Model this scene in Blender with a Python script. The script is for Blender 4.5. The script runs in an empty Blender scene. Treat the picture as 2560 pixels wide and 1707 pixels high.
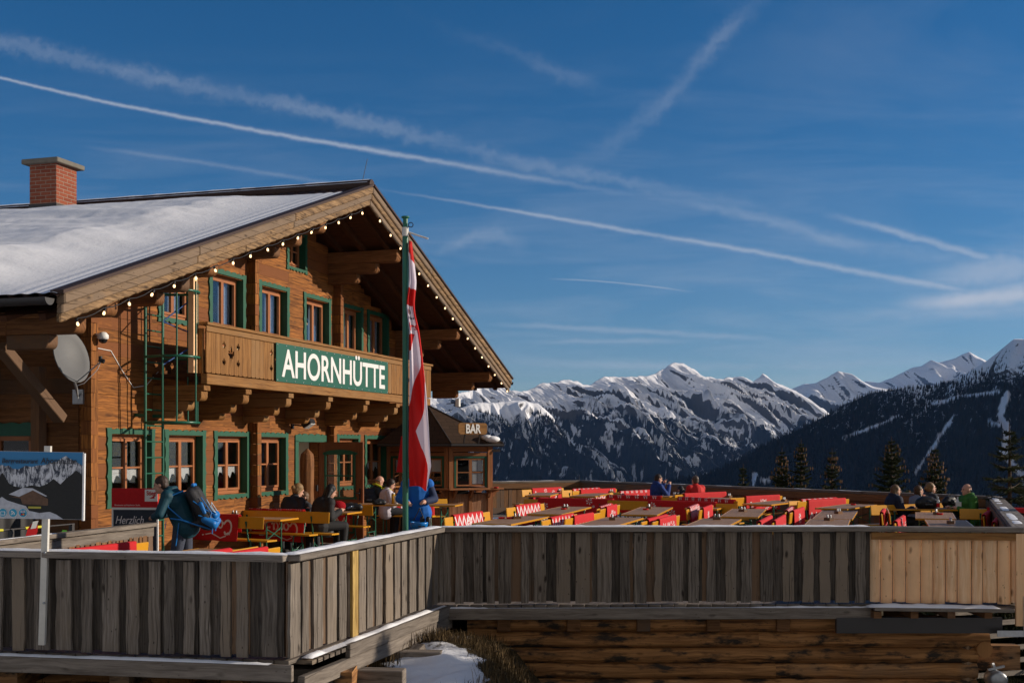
import bpy, math, random
import numpy as np
from mathutils import Vector, Matrix
from mathutils import noise as mnoise
R = math.radians
rnd = random.Random(7)
for c in (bpy.data.objects, bpy.data.meshes, bpy.data.materials):
    for b in list(c): c.remove(b)
scene = bpy.context.scene
COL = scene.collection

# ---------------------------------------------------------------- camera (surveyed: eye 2.05 m above the deck)
F, EX, EY, EYE = 2983.0, 1280.0, 1122.0, 2.05
cam_d = bpy.data.cameras.new('camera'); cam = bpy.data.objects.new('camera', cam_d); COL.objects.link(cam)
cam.location = (0, 0, EYE); cam.rotation_euler = (R(90), 0, 0)
cam_d.sensor_width = 36; cam_d.lens = 36*F/2560; cam_d.shift_y = (EY-853.5)/2560
cam_d.clip_start = .1; cam_d.clip_end = 60000
scene.camera = cam

def onz(px, py, z):                       # point of the plane z = const seen at that place of the photo
    Y = (EYE-z)*F/(py-EY)
    return Vector(((px-EX)/F*Y, Y, z))
def atY(px, py, Y): return Vector(((px-EX)/F*Y, Y, EYE+(EY-py)/F*Y))

# ---------------------------------------------------------------- tagging
def tag(o, label=None, cat=None, group=None, kind=None):
    if label: o['label'] = label
    if cat: o['category'] = cat
    if group: o['group'] = group
    if kind: o['kind'] = kind
    return o
def empty(name, loc=(0,0,0), rz=0, label=None, cat=None, group=None, kind=None):
    o = bpy.data.objects.new(name, None); COL.objects.link(o)
    o.empty_display_size = .2; o.location = loc; o.rotation_euler = (0, 0, rz)
    return tag(o, label, cat, group, kind)
def copy_tree(o, parent=None):
    c = o.copy(); COL.objects.link(c); c.parent = parent
    for ch in list(o.children): copy_tree(ch, c)
    return c

# ---------------------------------------------------------------- mesh builder
class MB:
    def __init__(s): s.v=[]; s.f=[]; s.uv=[]; s.c=[]; s.s=[]
    def add(s, verts, faces, uvs=None, var=None, smooth=False):
        b = len(s.v); var = rnd.random() if var is None else var
        s.v.extend([tuple(p) for p in verts])
        for i, f in enumerate(faces):
            s.f.append([b+k for k in f])
            if uvs is None: s.uv.extend([(verts[k][0]+verts[k][1], verts[k][2]) for k in f])
            else: s.uv.extend(uvs[i])
            s.c.append(var); s.s.append(smooth)
        return s
    def obox(s, c, ax, ay, az, hx, hy, hz, var=None):     # oriented box, grain along ax
        c=Vector(c); ax=Vector(ax).normalized(); ay=Vector(ay).normalized(); az=Vector(az).normalized()
        P=[]
        for i in (-1,1):
            for j in (-1,1):
                for k in (-1,1): P.append(c+ax*hx*i+ay*hy*j+az*hz*k)
        L=[(i*hx,j*hy,k*hz) for i in (-1,1) for j in (-1,1) for k in (-1,1)]
        Fc=[(0,1,3,2),(4,6,7,5),(0,4,5,1),(2,3,7,6),(0,2,6,4),(1,5,7,3)]
        ou,ov=rnd.random()*50,rnd.random()*50; U=[]
        for n,f in enumerate(Fc):
            if n<2: U.append([(L[k][1]+ou,L[k][2]+ov) for k in f])
            elif n<4: U.append([(L[k][0]+ou,L[k][2]+ov) for k in f])
            else: U.append([(L[k][0]+ou,L[k][1]+ov+3) for k in f])
        return s.add(P,Fc,U,var)
    def box(s, x0,x1,y0,y1,z0,z1, var=None, grain=None):
        d=[x1-x0,y1-y0,z1-z0]; g=d.index(max(d)) if grain is None else grain
        A=[Vector((1,0,0)),Vector((0,1,0)),Vector((0,0,1))]; o=[i for i in range(3) if i!=g]
        return s.obox(((x0+x1)/2,(y0+y1)/2,(z0+z1)/2),A[g],A[o[0]],A[o[1]],d[g]/2,d[o[0]]/2,d[o[1]]/2,var)
    def beam(s, p0, p1, w, h, up=(0,0,1), var=None):
        p0=Vector(p0); p1=Vector(p1); a=(p1-p0); L=a.length; a.normalize()
        y=Vector(up).cross(a)
        if y.length<1e-4: y=Vector((1,0,0)).cross(a)
        y.normalize(); z=a.cross(y)
        return s.obox((p0+p1)/2,a,y,z,L/2,w/2,h/2,var)
    def tube(s, pts, r, n=8, var=None, caps=True):
        pts=[Vector(p) for p in pts]; rr=r if isinstance(r,(list,tuple)) else [r]*len(pts)
        V=[]; ref=None; dist=0; ds=[]
        for i,p in enumerate(pts):
            t=(pts[min(i+1,len(pts)-1)]-pts[max(i-1,0)]).normalized()
            if ref is None:
                ref=Vector((0,0,1)) if abs(t.z)<.9 else Vector((1,0,0))
            x=(ref-t*ref.dot(t)).normalized(); y=t.cross(x); ref=x
            if i: dist+=(p-pts[i-1]).length
            ds.append(dist)
            for k in range(n):
                a=2*math.pi*k/n; V.append(p+(x*math.cos(a)+y*math.sin(a))*rr[i])
        Fc=[];U=[]; ou,ov=rnd.random()*50,rnd.random()*50
        for i in range(len(pts)-1):
            for k in range(n):
                k2=(k+1)%n; Fc.append((i*n+k,i*n+k2,(i+1)*n+k2,(i+1)*n+k)); c=2*math.pi*rr[i]/n
                U.append([(ds[i]+ou,k*c+ov),(ds[i]+ou,(k+1)*c+ov),(ds[i+1]+ou,(k+1)*c+ov),(ds[i+1]+ou,k*c+ov)])
        s.add(V,Fc,U,var,True)
        if caps:
            v=s.c[-1] if s.c else .5
            for e,idx in ((0,list(range(n))[::-1]),(len(pts)-1,list(range(n)))):
                P=[V[e*n+k] for k in idx]
                s.add(P,[tuple(range(n))],[[(p-pts[e]).to_2d().to_tuple() if True else 0 for p in P]],v)
        return s
    def lathe(s, prof, c=(0,0,0), n=16, var=None, axis='z'):
        V=[];c=Vector(c)
        for (r,z) in prof:
            for k in range(n):
                a=2*math.pi*k/n; q=(r*math.cos(a),r*math.sin(a),z)
                if axis=='y': q=(q[0],q[2],q[1])
                if axis=='x': q=(q[2],q[0],q[1])
                V.append(c+Vector(q))
        Fc=[(i*n+k,i*n+(k+1)%n,(i+1)*n+(k+1)%n,(i+1)*n+k) for i in range(len(prof)-1) for k in range(n)]
        return s.add(V,Fc,None,var,True)
    def prism(s, poly, o, ax, ay, an, d, var=None, grain=0):
        o=Vector(o);ax=Vector(ax);ay=Vector(ay);an=Vector(an).normalized(); n=len(poly)
        A=[o+ax*p[0]+ay*p[1] for p in poly]; B=[p+an*d for p in A]
        ou,ov=rnd.random()*50,rnd.random()*50
        uv=[((p[1] if grain else p[0])+ou,(p[0] if grain else p[1])+ov) for p in poly]
        Fc=[tuple(range(n))[::-1],tuple(range(n,2*n))]; U=[uv[::-1],uv]
        for k in range(n):
            j=(k+1)%n; Fc.append((k,j,n+j,n+k)); U.append([uv[k],uv[j],(uv[j][0],uv[j][1]+d),(uv[k][0],uv[k][1]+d)])
        return s.add(A+B,Fc,U,var)
    def ico(s, c, r, sc=(1,1,1), n=8, m=6, var=None, rot=None):
        V=[];c=Vector(c)
        for i in range(m+1):
            t=math.pi*i/m
            for k in range(n):
                a=2*math.pi*k/n; p=Vector((math.sin(t)*math.cos(a)*sc[0],math.sin(t)*math.sin(a)*sc[1],math.cos(t)*sc[2]))*r
                if rot is not None: p=rot@p
                V.append(c+p)
        Fc=[(i*n+k,(i+1)*n+k,(i+1)*n+(k+1)%n,i*n+(k+1)%n) for i in range(m) for k in range(n)]
        return s.add(V,Fc,None,var,True)
    def surf(s, fn, nu, nv, var=None, smooth=True, uvs=(1,1)):
        V=[fn(i/nu,j/nv) for i in range(nu+1) for j in range(nv+1)]; w=nv+1
        Fc=[];U=[]
        for i in range(nu):
            for j in range(nv):
                Fc.append((i*w+j,(i+1)*w+j,(i+1)*w+j+1,i*w+j+1))
                U.append([(i/nu*uvs[0],j/nv*uvs[1]),((i+1)/nu*uvs[0],j/nv*uvs[1]),((i+1)/nu*uvs[0],(j+1)/nv*uvs[1]),(i/nu*uvs[0],(j+1)/nv*uvs[1])])
        return s.add(V,Fc,U,var,smooth)
    def build(s, name, mat, parent=None, bevel=0, loc=None):
        me=bpy.data.meshes.new(name); me.from_pydata(s.v,[],s.f)
        if s.f:
            uv=me.uv_layers.new(name='uv'); uv.data.foreach_set('uv',np.array(s.uv,dtype=np.float32).ravel())
            at=me.attributes.new('var','FLOAT','FACE'); at.data.foreach_set('value',np.array(s.c,dtype=np.float32))
            me.polygons.foreach_set('use_smooth',np.array(s.s,dtype=bool))
        me.validate(); me.update()
        if mat: me.materials.append(mat)
        o=bpy.data.objects.new(name,me); COL.objects.link(o); o.parent=parent
        if loc is not None: o.location=loc
        if bevel:
            m=o.modifiers.new('bevel','BEVEL'); m.width=bevel; m.segments=1; m.limit_method='ANGLE'
        return o

def build_each(mb,name,mat,parent,bevel=0,nv=8,nf=6):
    for k in range(len(mb.v)//nv):
        q=MB(); q.v=mb.v[k*nv:(k+1)*nv]; q.f=[[i-k*nv for i in f] for f in mb.f[k*nf:(k+1)*nf]]
        q.uv=mb.uv[k*nf*4:(k+1)*nf*4]; q.c=mb.c[k*nf:(k+1)*nf]; q.s=mb.s[k*nf:(k+1)*nf]; q.build(name,mat,parent,bevel)
def np_mesh(name, V, Fc, mat, smooth=True, parent=None, attrs=None):
    me=bpy.data.meshes.new(name); V=np.asarray(V,dtype=np.float32); Fc=np.asarray(Fc,dtype=np.int32)
    k=Fc.shape[1]
    me.vertices.add(len(V)); me.vertices.foreach_set('co',V.ravel())
    me.loops.add(Fc.size); me.loops.foreach_set('vertex_index',Fc.ravel())
    me.polygons.add(len(Fc)); me.polygons.foreach_set('loop_start',np.arange(0,Fc.size,k,dtype=np.int32))
    me.polygons.foreach_set('use_smooth',np.full(len(Fc),smooth,dtype=bool))
    for n,(dom,a) in (attrs or {}).items():
        at=me.attributes.new(n,'FLOAT',dom); at.data.foreach_set('value',np.asarray(a,dtype=np.float32))
    me.update(calc_edges=True); me.validate()
    if mat: me.materials.append(mat)
    o=bpy.data.objects.new(name,me); COL.objects.link(o); o.parent=parent
    return o
def grid_faces(nu,nv):
    i,j=np.meshgrid(np.arange(nu-1),np.arange(nv-1),indexing='ij'); a=(i*nv+j).ravel()
    return np.stack([a,a+nv,a+nv+1,a+1],1)

# vectorised noise
_rs=np.random.RandomState(11); _perm=np.concatenate([_rs.permutation(512)]*3); _g=_rs.rand(512)*2*np.pi
def pn(x,y):
    xi=np.floor(x).astype(int); yi=np.floor(y).astype(int); xf=x-xi; yf=y-yi
    u=xf*xf*xf*(xf*(xf*6-15)+10); v=yf*yf*yf*(yf*(yf*6-15)+10)
    def g(ix,iy,dx,dy):
        h=_perm[(_perm[ix%512]+iy)%512]; a=_g[h]; return np.cos(a)*dx+np.sin(a)*dy
    a=g(xi,yi,xf,yf); b=g(xi+1,yi,xf-1,yf); c=g(xi,yi+1,xf,yf-1); d=g(xi+1,yi+1,xf-1,yf-1)
    return ((a*(1-u)+b*u)*(1-v)+(c*(1-u)+d*u)*v)*1.5
def fbm(x,y,o=5,l=2.03,g=.5):
    t=0;a=1
    for _ in range(o): t=t+a*pn(x,y); x=x*l+7.3; y=y*l+3.1; a*=g
    return t
def ridged(x,y,o=5,l=2.1,g=.5):
    t=0;a=1;w=1
    for _ in range(o):
        n=1-np.abs(pn(x,y)); n=n*n*w; t=t+a*n; w=np.clip(n*1.6,0,1); x=x*l+5.7; y=y*l+9.2; a*=g
    return t
def n1(x,seed=0): return float(mnoise.noise(Vector((x,seed*7.31,1.7))))

# ---------------------------------------------------------------- materials
class NT:
    def __init__(s, name, rough=.6, spec=.4):
        s.m=bpy.data.materials.new(name); s.m.use_nodes=True; s.t=s.m.node_tree; s.n=s.t.nodes
        s.b=s.n['Principled BSDF']; s.b.inputs['Roughness'].default_value=rough
        s.b.inputs['Specular IOR Level'].default_value=spec
    def new(s, typ, **kw):
        n=s.n.new(typ); ins=kw.pop('ins',{})
        for k,v in kw.items(): setattr(n,k,v)
        for k,v in ins.items(): s.set(n.inputs[k],v)
        return n
    def set(s, sock, v):
        if isinstance(v,bpy.types.NodeSocket): s.t.links.new(v,sock)
        elif isinstance(v,(tuple,list)) and sock.type=='RGBA' and len(v)==3: sock.default_value=(*v,1)
        else: sock.default_value=v
    def math(s, op, a, b=0, c=None, clamp=False):
        n=s.n.new('ShaderNodeMath'); n.operation=op; n.use_clamp=clamp; s.set(n.inputs[0],a); s.set(n.inputs[1],b)
        if c is not None: s.set(n.inputs[2],c)
        return n.outputs[0]
    def mix(s, f, a, b, mode='MIX'):
        n=s.n.new('ShaderNodeMix'); n.data_type='RGBA'; n.blend_type=mode
        s.set(n.inputs[0],f); s.set(n.inputs[6],a); s.set(n.inputs[7],b); return n.outputs[2]
    def noise(s, vec, scale, detail=4, rough=.55, dist=0):
        n=s.new('ShaderNodeTexNoise',ins={'Scale':scale,'Detail':detail,'Roughness':rough,'Distortion':dist}); s.set(n.inputs['Vector'],vec)
        return n.outputs['Fac']
    def ramp(s, f, lo, hi):
        n=s.n.new('ShaderNodeMapRange'); n.clamp=True; s.set(n.inputs[0],f); s.set(n.inputs[1],lo); s.set(n.inputs[2],hi); return n.outputs[0]
    def scale(s, vec, sc, loc=(0,0,0)):
        n=s.n.new('ShaderNodeMapping'); n.inputs['Scale'].default_value=sc; n.inputs['Location'].default_value=loc; s.set(n.inputs['Vector'],vec); return n.outputs[0]
    def uv(s): return s.new('ShaderNodeUVMap',uv_map='uv').outputs[0]
    def obj(s): return s.new('ShaderNodeTexCoord').outputs['Object']
    def pos(s): return s.new('ShaderNodeNewGeometry').outputs['Position']
    def attr(s,n): return s.new('ShaderNodeAttribute',attribute_name=n).outputs['Fac']
    def color(s,c): s.set(s.b.inputs['Base Color'],c); return s
    def bump(s,h,st=.3,dist=.01):
        n=s.new('ShaderNodeBump',ins={'Strength':st,'Distance':dist}); s.set(n.inputs['Height'],h); s.set(s.b.inputs['Normal'],n.outputs[0]); return s

def wood(name, ca, cb, cc=None, rough=.75, streak=34, along=1.6, knots=.25, bump=.5, vary=.5, crack=.4, spec=.25, stain=None):
    t=NT(name,rough,spec); uv=t.uv(); var=t.attr('var')
    warp=t.noise(uv,1.7,3); w2=t.new('ShaderNodeCombineXYZ'); t.set(w2.inputs[1],t.math('MULTIPLY',warp,.09))
    add=t.new('ShaderNodeVectorMath',operation='ADD'); t.set(add.inputs[0],uv); t.set(add.inputs[1],w2.outputs[0]); q=add.outputs[0]
    g1=t.noise(t.scale(q,(along,streak,1)),1,5,.62,.3); g2=t.noise(t.scale(q,(along*3,streak*4,1)),1,3,.6)
    blot=t.noise(uv,2.3,4,.6)
    f=t.math('ADD',t.math('MULTIPLY',g1,.75),t.math('MULTIPLY',g2,.25)); f=t.ramp(f,.36,.62)
    col=t.mix(f,ca,cb)
    if cc is not None:
        m=t.ramp(t.math('ADD',t.math('MULTIPLY',var,.75),t.math('MULTIPLY',blot,.5)),.62,.86); col=t.mix(m,col,cc)
    br=t.math('ADD',1-vary*.5,t.math('MULTIPLY',var,vary)); br=t.math('MULTIPLY',br,t.math('ADD',.78,t.math('MULTIPLY',blot,.44)))
    hsv=t.new('ShaderNodeHueSaturation'); t.set(hsv.inputs['Color'],col); t.set(hsv.inputs['Value'],br); col=hsv.outputs[0]
    if knots:
        v=t.new('ShaderNodeTexVoronoi',ins={'Scale':1.0,'Randomness':1.0}); t.set(v.inputs['Vector'],t.scale(q,(2.6,6.5,1)))
        k=t.ramp(v.outputs['Distance'],.07,.17); kk=t.math('SUBTRACT',1,k); kk=t.math('MULTIPLY',kk,knots); col=t.mix(kk,col,(ca[0]*.3,ca[1]*.25,ca[2]*.22))
    if knots:                                            # nail heads and pin knots
        v2=t.new('ShaderNodeTexVoronoi',ins={'Scale':1.0,'Randomness':1.0}); t.set(v2.inputs['Vector'],t.scale(q,(7.5,13,1),(3.3,1.7,0)))
        k2=t.math('MULTIPLY',t.math('SUBTRACT',1,t.ramp(v2.outputs['Distance'],.06,.12)),min(1,knots*.9)); col=t.mix(k2,col,(ca[0]*.35,ca[1]*.3,ca[2]*.28))
    ck=t.noise(t.scale(q,(.8,60,1)),1,2,.5); ck=t.ramp(ck,.30,.36); cf=t.math('MULTIPLY',t.math('SUBTRACT',1,ck),crack); col=t.mix(cf,col,(ca[0]*.25,ca[1]*.22,ca[2]*.2))
    if stain is not None:                                   # weather stains with a shape of their own
        sc,lo,hi=stain[1:4]; m=t.ramp(t.noise(t.scale(uv,(.8,2.2,1)),sc,5,.65),lo,hi); col=t.mix(m,col,stain[0])
    t.color(col); t.bump(t.math('ADD',t.math('MULTIPLY',g1,.7),t.math('MULTIPLY',ck,.5)),bump,.012)
    return t.m
def plain(name,c,rough=.5,metal=0,spec=.4,nz=.12,sc=6,bump=0):
    t=NT(name,rough,spec); t.b.inputs['Metallic'].default_value=metal
    n=t.noise(t.obj(),sc,4); f=t.math('ADD',1-nz,t.math('MULTIPLY',n,nz*2))
    h=t.new('ShaderNodeHueSaturation'); t.set(h.inputs['Color'],(*c,1)); t.set(h.inputs['Value'],f); t.color(h.outputs[0])
    if bump: t.bump(t.noise(t.obj(),sc*6,3),bump,.01)
    return t.m
def emit(name,c,st):
    t=NT(name); t.color((*c,1)); t.set(t.b.inputs['Emission Color'],(*c,1)); t.b.inputs['Emission Strength'].default_value=st; return t.m

M={}
M['facade']=wood('facade_wood',(.085,.027,.006),(.46,.175,.038),(.16,.055,.016),streak=26,vary=.6,knots=.35,crack=.5,stain=((.07,.045,.03),2.0,.62,.8))
M['beam']=wood('beam_wood',(.14,.055,.018),(.30,.13,.045),(.12,.07,.04),streak=26,vary=.5)
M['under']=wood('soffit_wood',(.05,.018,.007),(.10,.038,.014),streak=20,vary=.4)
M['barge']=wood('barge_wood',(.085,.05,.026),(.40,.25,.125),(.17,.12,.08),streak=24,along=2.2,knots=.7,crack=.7,bump=1.2)
M['balc']=wood('balcony_wood',(.15,.062,.015),(.36,.175,.052),(.24,.13,.05),streak=30,vary=.4,stain=((.14,.09,.055),2.6,.6,.8))
M['grey']=wood('weathered_wood',(.075,.060,.046),(.275,.235,.195),(.17,.135,.10),streak=44,vary=.8,knots=.9,crack=.85,bump=1.2)
M['greybase']=wood('weathered_dark_wood',(.034,.028,.022),(.135,.112,.092),(.12,.075,.045),streak=44,vary=1.0,knots=.5,crack=.7,bump=.9)
M['rim']=wood('rim_wood',(.115,.095,.078),(.25,.215,.18),streak=20,vary=.3,knots=.5,crack=.5,bump=.6)
M['new']=wood('fresh_wood',(.76,.42,.20),(.95,.66,.40),(.84,.52,.28),rough=.6,streak=22,along=1.1,vary=.2,knots=.8,crack=.22,bump=.25)
M['brown']=wood('brown_fence_wood',(.16,.075,.03),(.30,.15,.065),(.13,.09,.065),streak=30,vary=.6,knots=.4)
M['log']=wood('log_wood',(.17,.070,.024),(.64,.32,.12),(.26,.17,.10),streak=16,along=.7,vary=.5,knots=.5,crack=.5,bump=.7,stain=((.045,.034,.026),2.0,.50,.60))
M['kiosk']=wood('kiosk_wood',(.25,.095,.038),(.40,.17,.07),streak=26,vary=.3,knots=0,crack=.3)
M['kpanel']=wood('kiosk_panel_wood',(.22,.09,.04),(.48,.25,.14),streak=40,vary=.3,knots=.1,crack=.6)
M['frame']=wood('window_frame_wood',(.28,.10,.035),(.42,.16,.06),streak=30,vary=.2,knots=0,crack=.1,bump=.15,rough=.5)
M['door']=wood('door_wood',(.16,.05,.018),(.24,.085,.03),streak=30,vary=.2,knots=0,crack=.1,bump=.15,rough=.5)
M['sill']=plain('cream_sill',(.55,.44,.26),.6)
M['green']=plain('green_paint',(.011,.095,.052),.55,nz=.2,sc=9)
M['gmetal']=plain('green_metal',(.012,.12,.07),.35,spec=.5)
M['signg']=plain('sign_green',(.006,.10,.062),.5,nz=.05)
M['white']=plain('white_paint',(.80,.80,.78),.5,nz=.05)
M['wpost']=plain('white_post_paint',(.62,.60,.54),.6,nz=.15,sc=14)
M['black']=plain('black_plastic',(.015,.015,.017),.5)
M['darkm']=plain('dark_sheet_metal',(.035,.032,.032),.45,spec=.5)
M['roofm']=plain('roof_tile',(.045,.022,.016),.7,nz=.3,sc=4)
M['steel']=plain('galvanised_steel',(.42,.44,.46),.42,metal=.75,nz=.2,sc=30)
M['greym']=plain('grey_enamel',(.13,.135,.14),.6,nz=.08)
M['gold']=plain('bench_varnish',(.70,.33,.02),.28,spec=.5,nz=.14,sc=9)
M['goldedge']=plain('table_edge_varnish',(.66,.30,.02),.3,spec=.5,nz=.12)
M['ttop']=wood('table_top_wood',(.30,.17,.095),(.42,.25,.14),streak=24,vary=.2,knots=.1,crack=.12,rough=.6,spec=.25,bump=.12)
M['red']=plain('red_cloth',(.56,.012,.016),.85,nz=.15,sc=20,bump=.2)
M['print']=plain('white_print',(.80,.74,.76),.85,nz=.05)
M['skin']=plain('skin',(.62,.34,.24),.5,nz=.06,sc=30)
M['glassware']=plain('clear_glass',(.75,.78,.78),.08,spec=.6)
M['concrete']=plain('concrete',(.17,.155,.125),.8,nz=.3,sc=9,bump=.3)
M['bulb']=emit('bulb_glow',(1,.66,.34),2.6)
M['curtain']=plain('lace_curtain',(.75,.73,.68),.9)
M['bluecurt']=plain('drape_cloth',(.42,.47,.55),.9)
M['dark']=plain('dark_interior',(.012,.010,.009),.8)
M['wallin']=plain('interior_plaster',(.60,.56,.47),.8,nz=.04)
def snow_mat():
    t=NT('snow',.65,.25); p=t.pos(); n=t.noise(p,40,3); t.color(t.mix(n,(.88,.90,.94),(.95,.955,.97)))
    t.b.inputs['Subsurface Weight'].default_value=0
    t.bump(t.math('ADD',t.noise(p,14,4,.6),t.math('MULTIPLY',t.noise(p,160,2),.3)),.35,.02); return t.m
M['snow']=snow_mat()
def glass_mat():
    t=NT('window_glass',.04,.6); o=t.n['Material Output']
    gl=t.new('ShaderNodeBsdfGlossy',ins={'Roughness':.02,'Color':(.9,.93,1,1)}); tr=t.new('ShaderNodeBsdfTransparent',ins={'Color':(.86,.88,.90,1)})
    fr=t.new('ShaderNodeLayerWeight',ins={'Blend':.5}); f=t.math('ADD',.032,t.math('MULTIPLY',t.math('POWER',fr.outputs['Facing'],3.0),.55),clamp=True)
    mx=t.new('ShaderNodeMixShader'); t.set(mx.inputs[0],f); t.t.links.new(tr.outputs[0],mx.inputs[1]); t.t.links.new(gl.outputs[0],mx.inputs[2])
    t.t.links.new(mx.outputs[0],o.inputs['Surface']); return t.m
M['glass']=glass_mat()
def brick_mat():
    t=NT('chimney_brick',.85,.2); b=t.new('ShaderNodeTexBrick',ins={'Color1':(.30,.085,.045,1),'Color2':(.22,.055,.032,1),'Mortar':(.33,.25,.19,1),'Scale':1.0,'Mortar Size':.008,'Brick Width':.25,'Row Height':.078,'Mortar Smooth':.3,'Bias':-.2})
    t.set(b.inputs['Vector'],t.uv()); n=t.noise(t.uv(),9,4); h=t.new('ShaderNodeHueSaturation'); t.set(h.inputs['Color'],b.outputs['Color']); t.set(h.inputs['Value'],t.math('ADD',.75,t.math('MULTIPLY',n,.5))); t.color(h.outputs[0])
    t.bump(t.math('SUBTRACT',1,b.outputs['Fac']),.8,.01); return t.m
M['brick']=brick_mat()
def shingle_mat():
    t=NT('kiosk_shingles',.9,.15); b=t.new('ShaderNodeTexBrick',ins={'Color1':(.050,.030,.020,1),'Color2':(.070,.042,.028,1),'Mortar':(.012,.008,.006,1),'Scale':1.0,'Mortar Size':.006,'Brick Width':.33,'Row Height':.145})
    t.set(b.inputs['Vector'],t.uv()); n=t.noise(t.uv(),60,3); t.color(t.mix(t.math('MULTIPLY',n,.4),b.outputs['Color'],(.10,.07,.05)))
    t.bump(t.math('SUBTRACT',n,b.outputs['Fac']),.6,.008); return t.m
M['shingle']=shingle_mat()

# text
def text(s, name, size, mat, parent, loc, ax, ay, width=None, offset=0, ext=.004, shear=0, align='LEFT'):
    cu=bpy.data.curves.new('t','FONT'); cu.body=s; cu.size=size; cu.offset=offset; cu.extrude=ext; cu.shear=shear; cu.align_x=align
    o=bpy.data.objects.new('t',cu); COL.objects.link(o)
    dg=bpy.context.evaluated_depsgraph_get(); dg.update()
    me=bpy.data.meshes.new_from_object(o.evaluated_get(dg)); COL.objects.unlink(o); bpy.data.objects.remove(o)
    xs=[v.co.x for v in me.vertices]; k=1 if not width else width/(max(xs)-min(xs)); x0=min(xs) if align=='LEFT' else 0
    ax=Vector(ax).normalized(); ay=Vector(ay).normalized(); an=ax.cross(ay)
    for v in me.vertices:
        c=v.co; v.co=Vector(loc)+ax*((c.x-x0)*k)+ay*c.y+an*c.z
    me.name=name; me.materials.clear(); me.materials.append(mat)
    ob=bpy.data.objects.new(name,me); COL.objects.link(ob); ob.parent=parent; return ob
# ================================================================ chalet (local frame: x along the facade, y into the house, z up)
HRZ=math.atan2(.9564,.2921); HO=(-5.682,15.0,0); HD=Vector((.2921,.9564,0)); HN=Vector((.9564,-.2921,0))
def H2W(x,y,z=0): return Vector(HO)+HD*x-HN*y+Vector((0,0,z))
house=empty('chalet',HO,HRZ,'large two storey timber chalet with snowy roof, green window trim and carved balcony','chalet')
WY=1.77; X0,X1,XC=3.0,16.15,9.575; FL2=3.38
def ztop(x): return 4.02+.349*min(x,19.15-x)
def zund(x): return ztop(x)-.26
GW=[(3.38,4.70),(4.97,6.29),(6.55,7.87),(8.12,9.44)]          # ground floor surrounds
UW=[(4.78,6.02),(6.38,7.72),(8.20,9.50),(10.12,11.46),(11.98,13.2),(13.42,14.76)]
openings=[(a+.12,b-.12,1.21,2.28) for a,b in GW]+[(13.38,14.54,1.21,2.28),(9.87,10.83,0,2.22),(11.86,12.9,1.21,2.28)]
openings+=[(a+.12,b-.12,3.95 if i else 4.30,5.26) for i,(a,b) in enumerate(UW)]+[(9.46,10.20,5.83,6.52)]
def logwall(name,mat,x0,x1,z0,z1,yf,thick,ops,clip=None,course=.215,parent=house,frame=None):
    m=MB(); z=z0; k=0
    while z<z1-.01:
        zt=min(z+course*(.9+.2*rnd.random()),z1); cuts=sorted({z,zt}|{c for o in ops for c in o[2:4] if z<c<zt})
        off=rnd.uniform(-.006,.006); sp=x0+rnd.uniform(1,4); vs={}
        for a,b in zip(cuts,cuts[1:]):
            xs=[(x0,x1)]
            if clip:
                xa,xb=clip(b); xs=[(max(x0,xa),min(x1,xb))]
                if xs[0][1]-xs[0][0]<.05: continue
            segs=[]; 
            for s0,s1 in xs:
                bl=sorted([(o[0],o[1]) for o in ops if o[2]<=a+1e-4 and o[3]>=b-1e-4]); c=s0
                for o0,o1 in bl:
                    if o1<=c or o0>=s1: continue
                    if o0>c: segs.append((c,o0))
                    c=max(c,o1)
                if c<s1: segs.append((c,s1))
            fin=[]
            for s0,s1 in segs:
                q=s0
                for j in range(8):
                    e=sp+j*3.1
                    if q+.3<e<s1-.3: fin.append((q,e-.004)); q=e
                fin.append((q,s1))
            for s0,s1 in fin:
                key=round((s0+s1)/6); v=vs.setdefault(key,rnd.random())
                if frame: frame(m,s0,s1,yf+off,thick,a+(.004 if a==z else 0),b,v)
                else: m.box(s0,s1,yf+off,yf+off+thick,a+(.004 if a==z else 0),b,v,0)
        z=zt
    return m.build(name,mat,parent)
clipg=lambda z:(max(X0,(z+.24-4.02)/.349),min(X1,19.15-(z+.24-4.02)/.349))
logwall('facade',M['facade'],X0,X1,-.3,7.1,WY,.2,openings,clipg)
# side wall, local x = 3.0, running back
def side(m,a,b,y,th,z0,z1,v): m.box(3.0+(y-WY),3.2+(y-WY),a,b,z0,z1,v,1)
logwall('side_wall',M['beam'],1.98,12,-.3,4.6,WY,.2,[(2.7,4.1,1.2,2.25)],None,frame=side)
m=MB(); m.box(X1-.22,X1-.02,1.98,12,-.3,4.6,.4,1); m.build('far_side_wall',M['beam'],house)
m=MB(); m.box(X0,X1,12,12.2,-.3,4.8,.4,0); m.build('back_wall',M['beam'],house)
m=MB()
for z in (-.28,): m.box(X0+.25,X1-.25,WY+.22,11.9,z,z+.1,.5,0)
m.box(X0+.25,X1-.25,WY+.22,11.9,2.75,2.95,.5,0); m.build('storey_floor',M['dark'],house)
# protruding log ends
for x,xu,z1 in ((7.95,7.86,6.2),(11.34,11.68,6.2)):
    for za,zb in ((-.3,2.78),(3.4,z1-.35)):
        x=x if za<0 else xu
        m=MB(); z=za
        while z<zb: m.box(x-.075,x+.075,WY-.18,WY+.01,z+.004,min(z+.2,zb),None,2) ; z+=.204
        m.build('pilaster',M['facade'],house)
m=MB(); z=-.3
while z<4.4: m.box(2.86,3.03,WY-.12,WY+.06,z+.004,min(z+.21,4.4),None,2); z+=.214
m.build('corner_log_ends',M['facade'],house)
m=MB(); m.box(2.55,2.72,2.35,2.5,-.3,3.3,.7,2); m.build('post',M['beam'],house)
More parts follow.
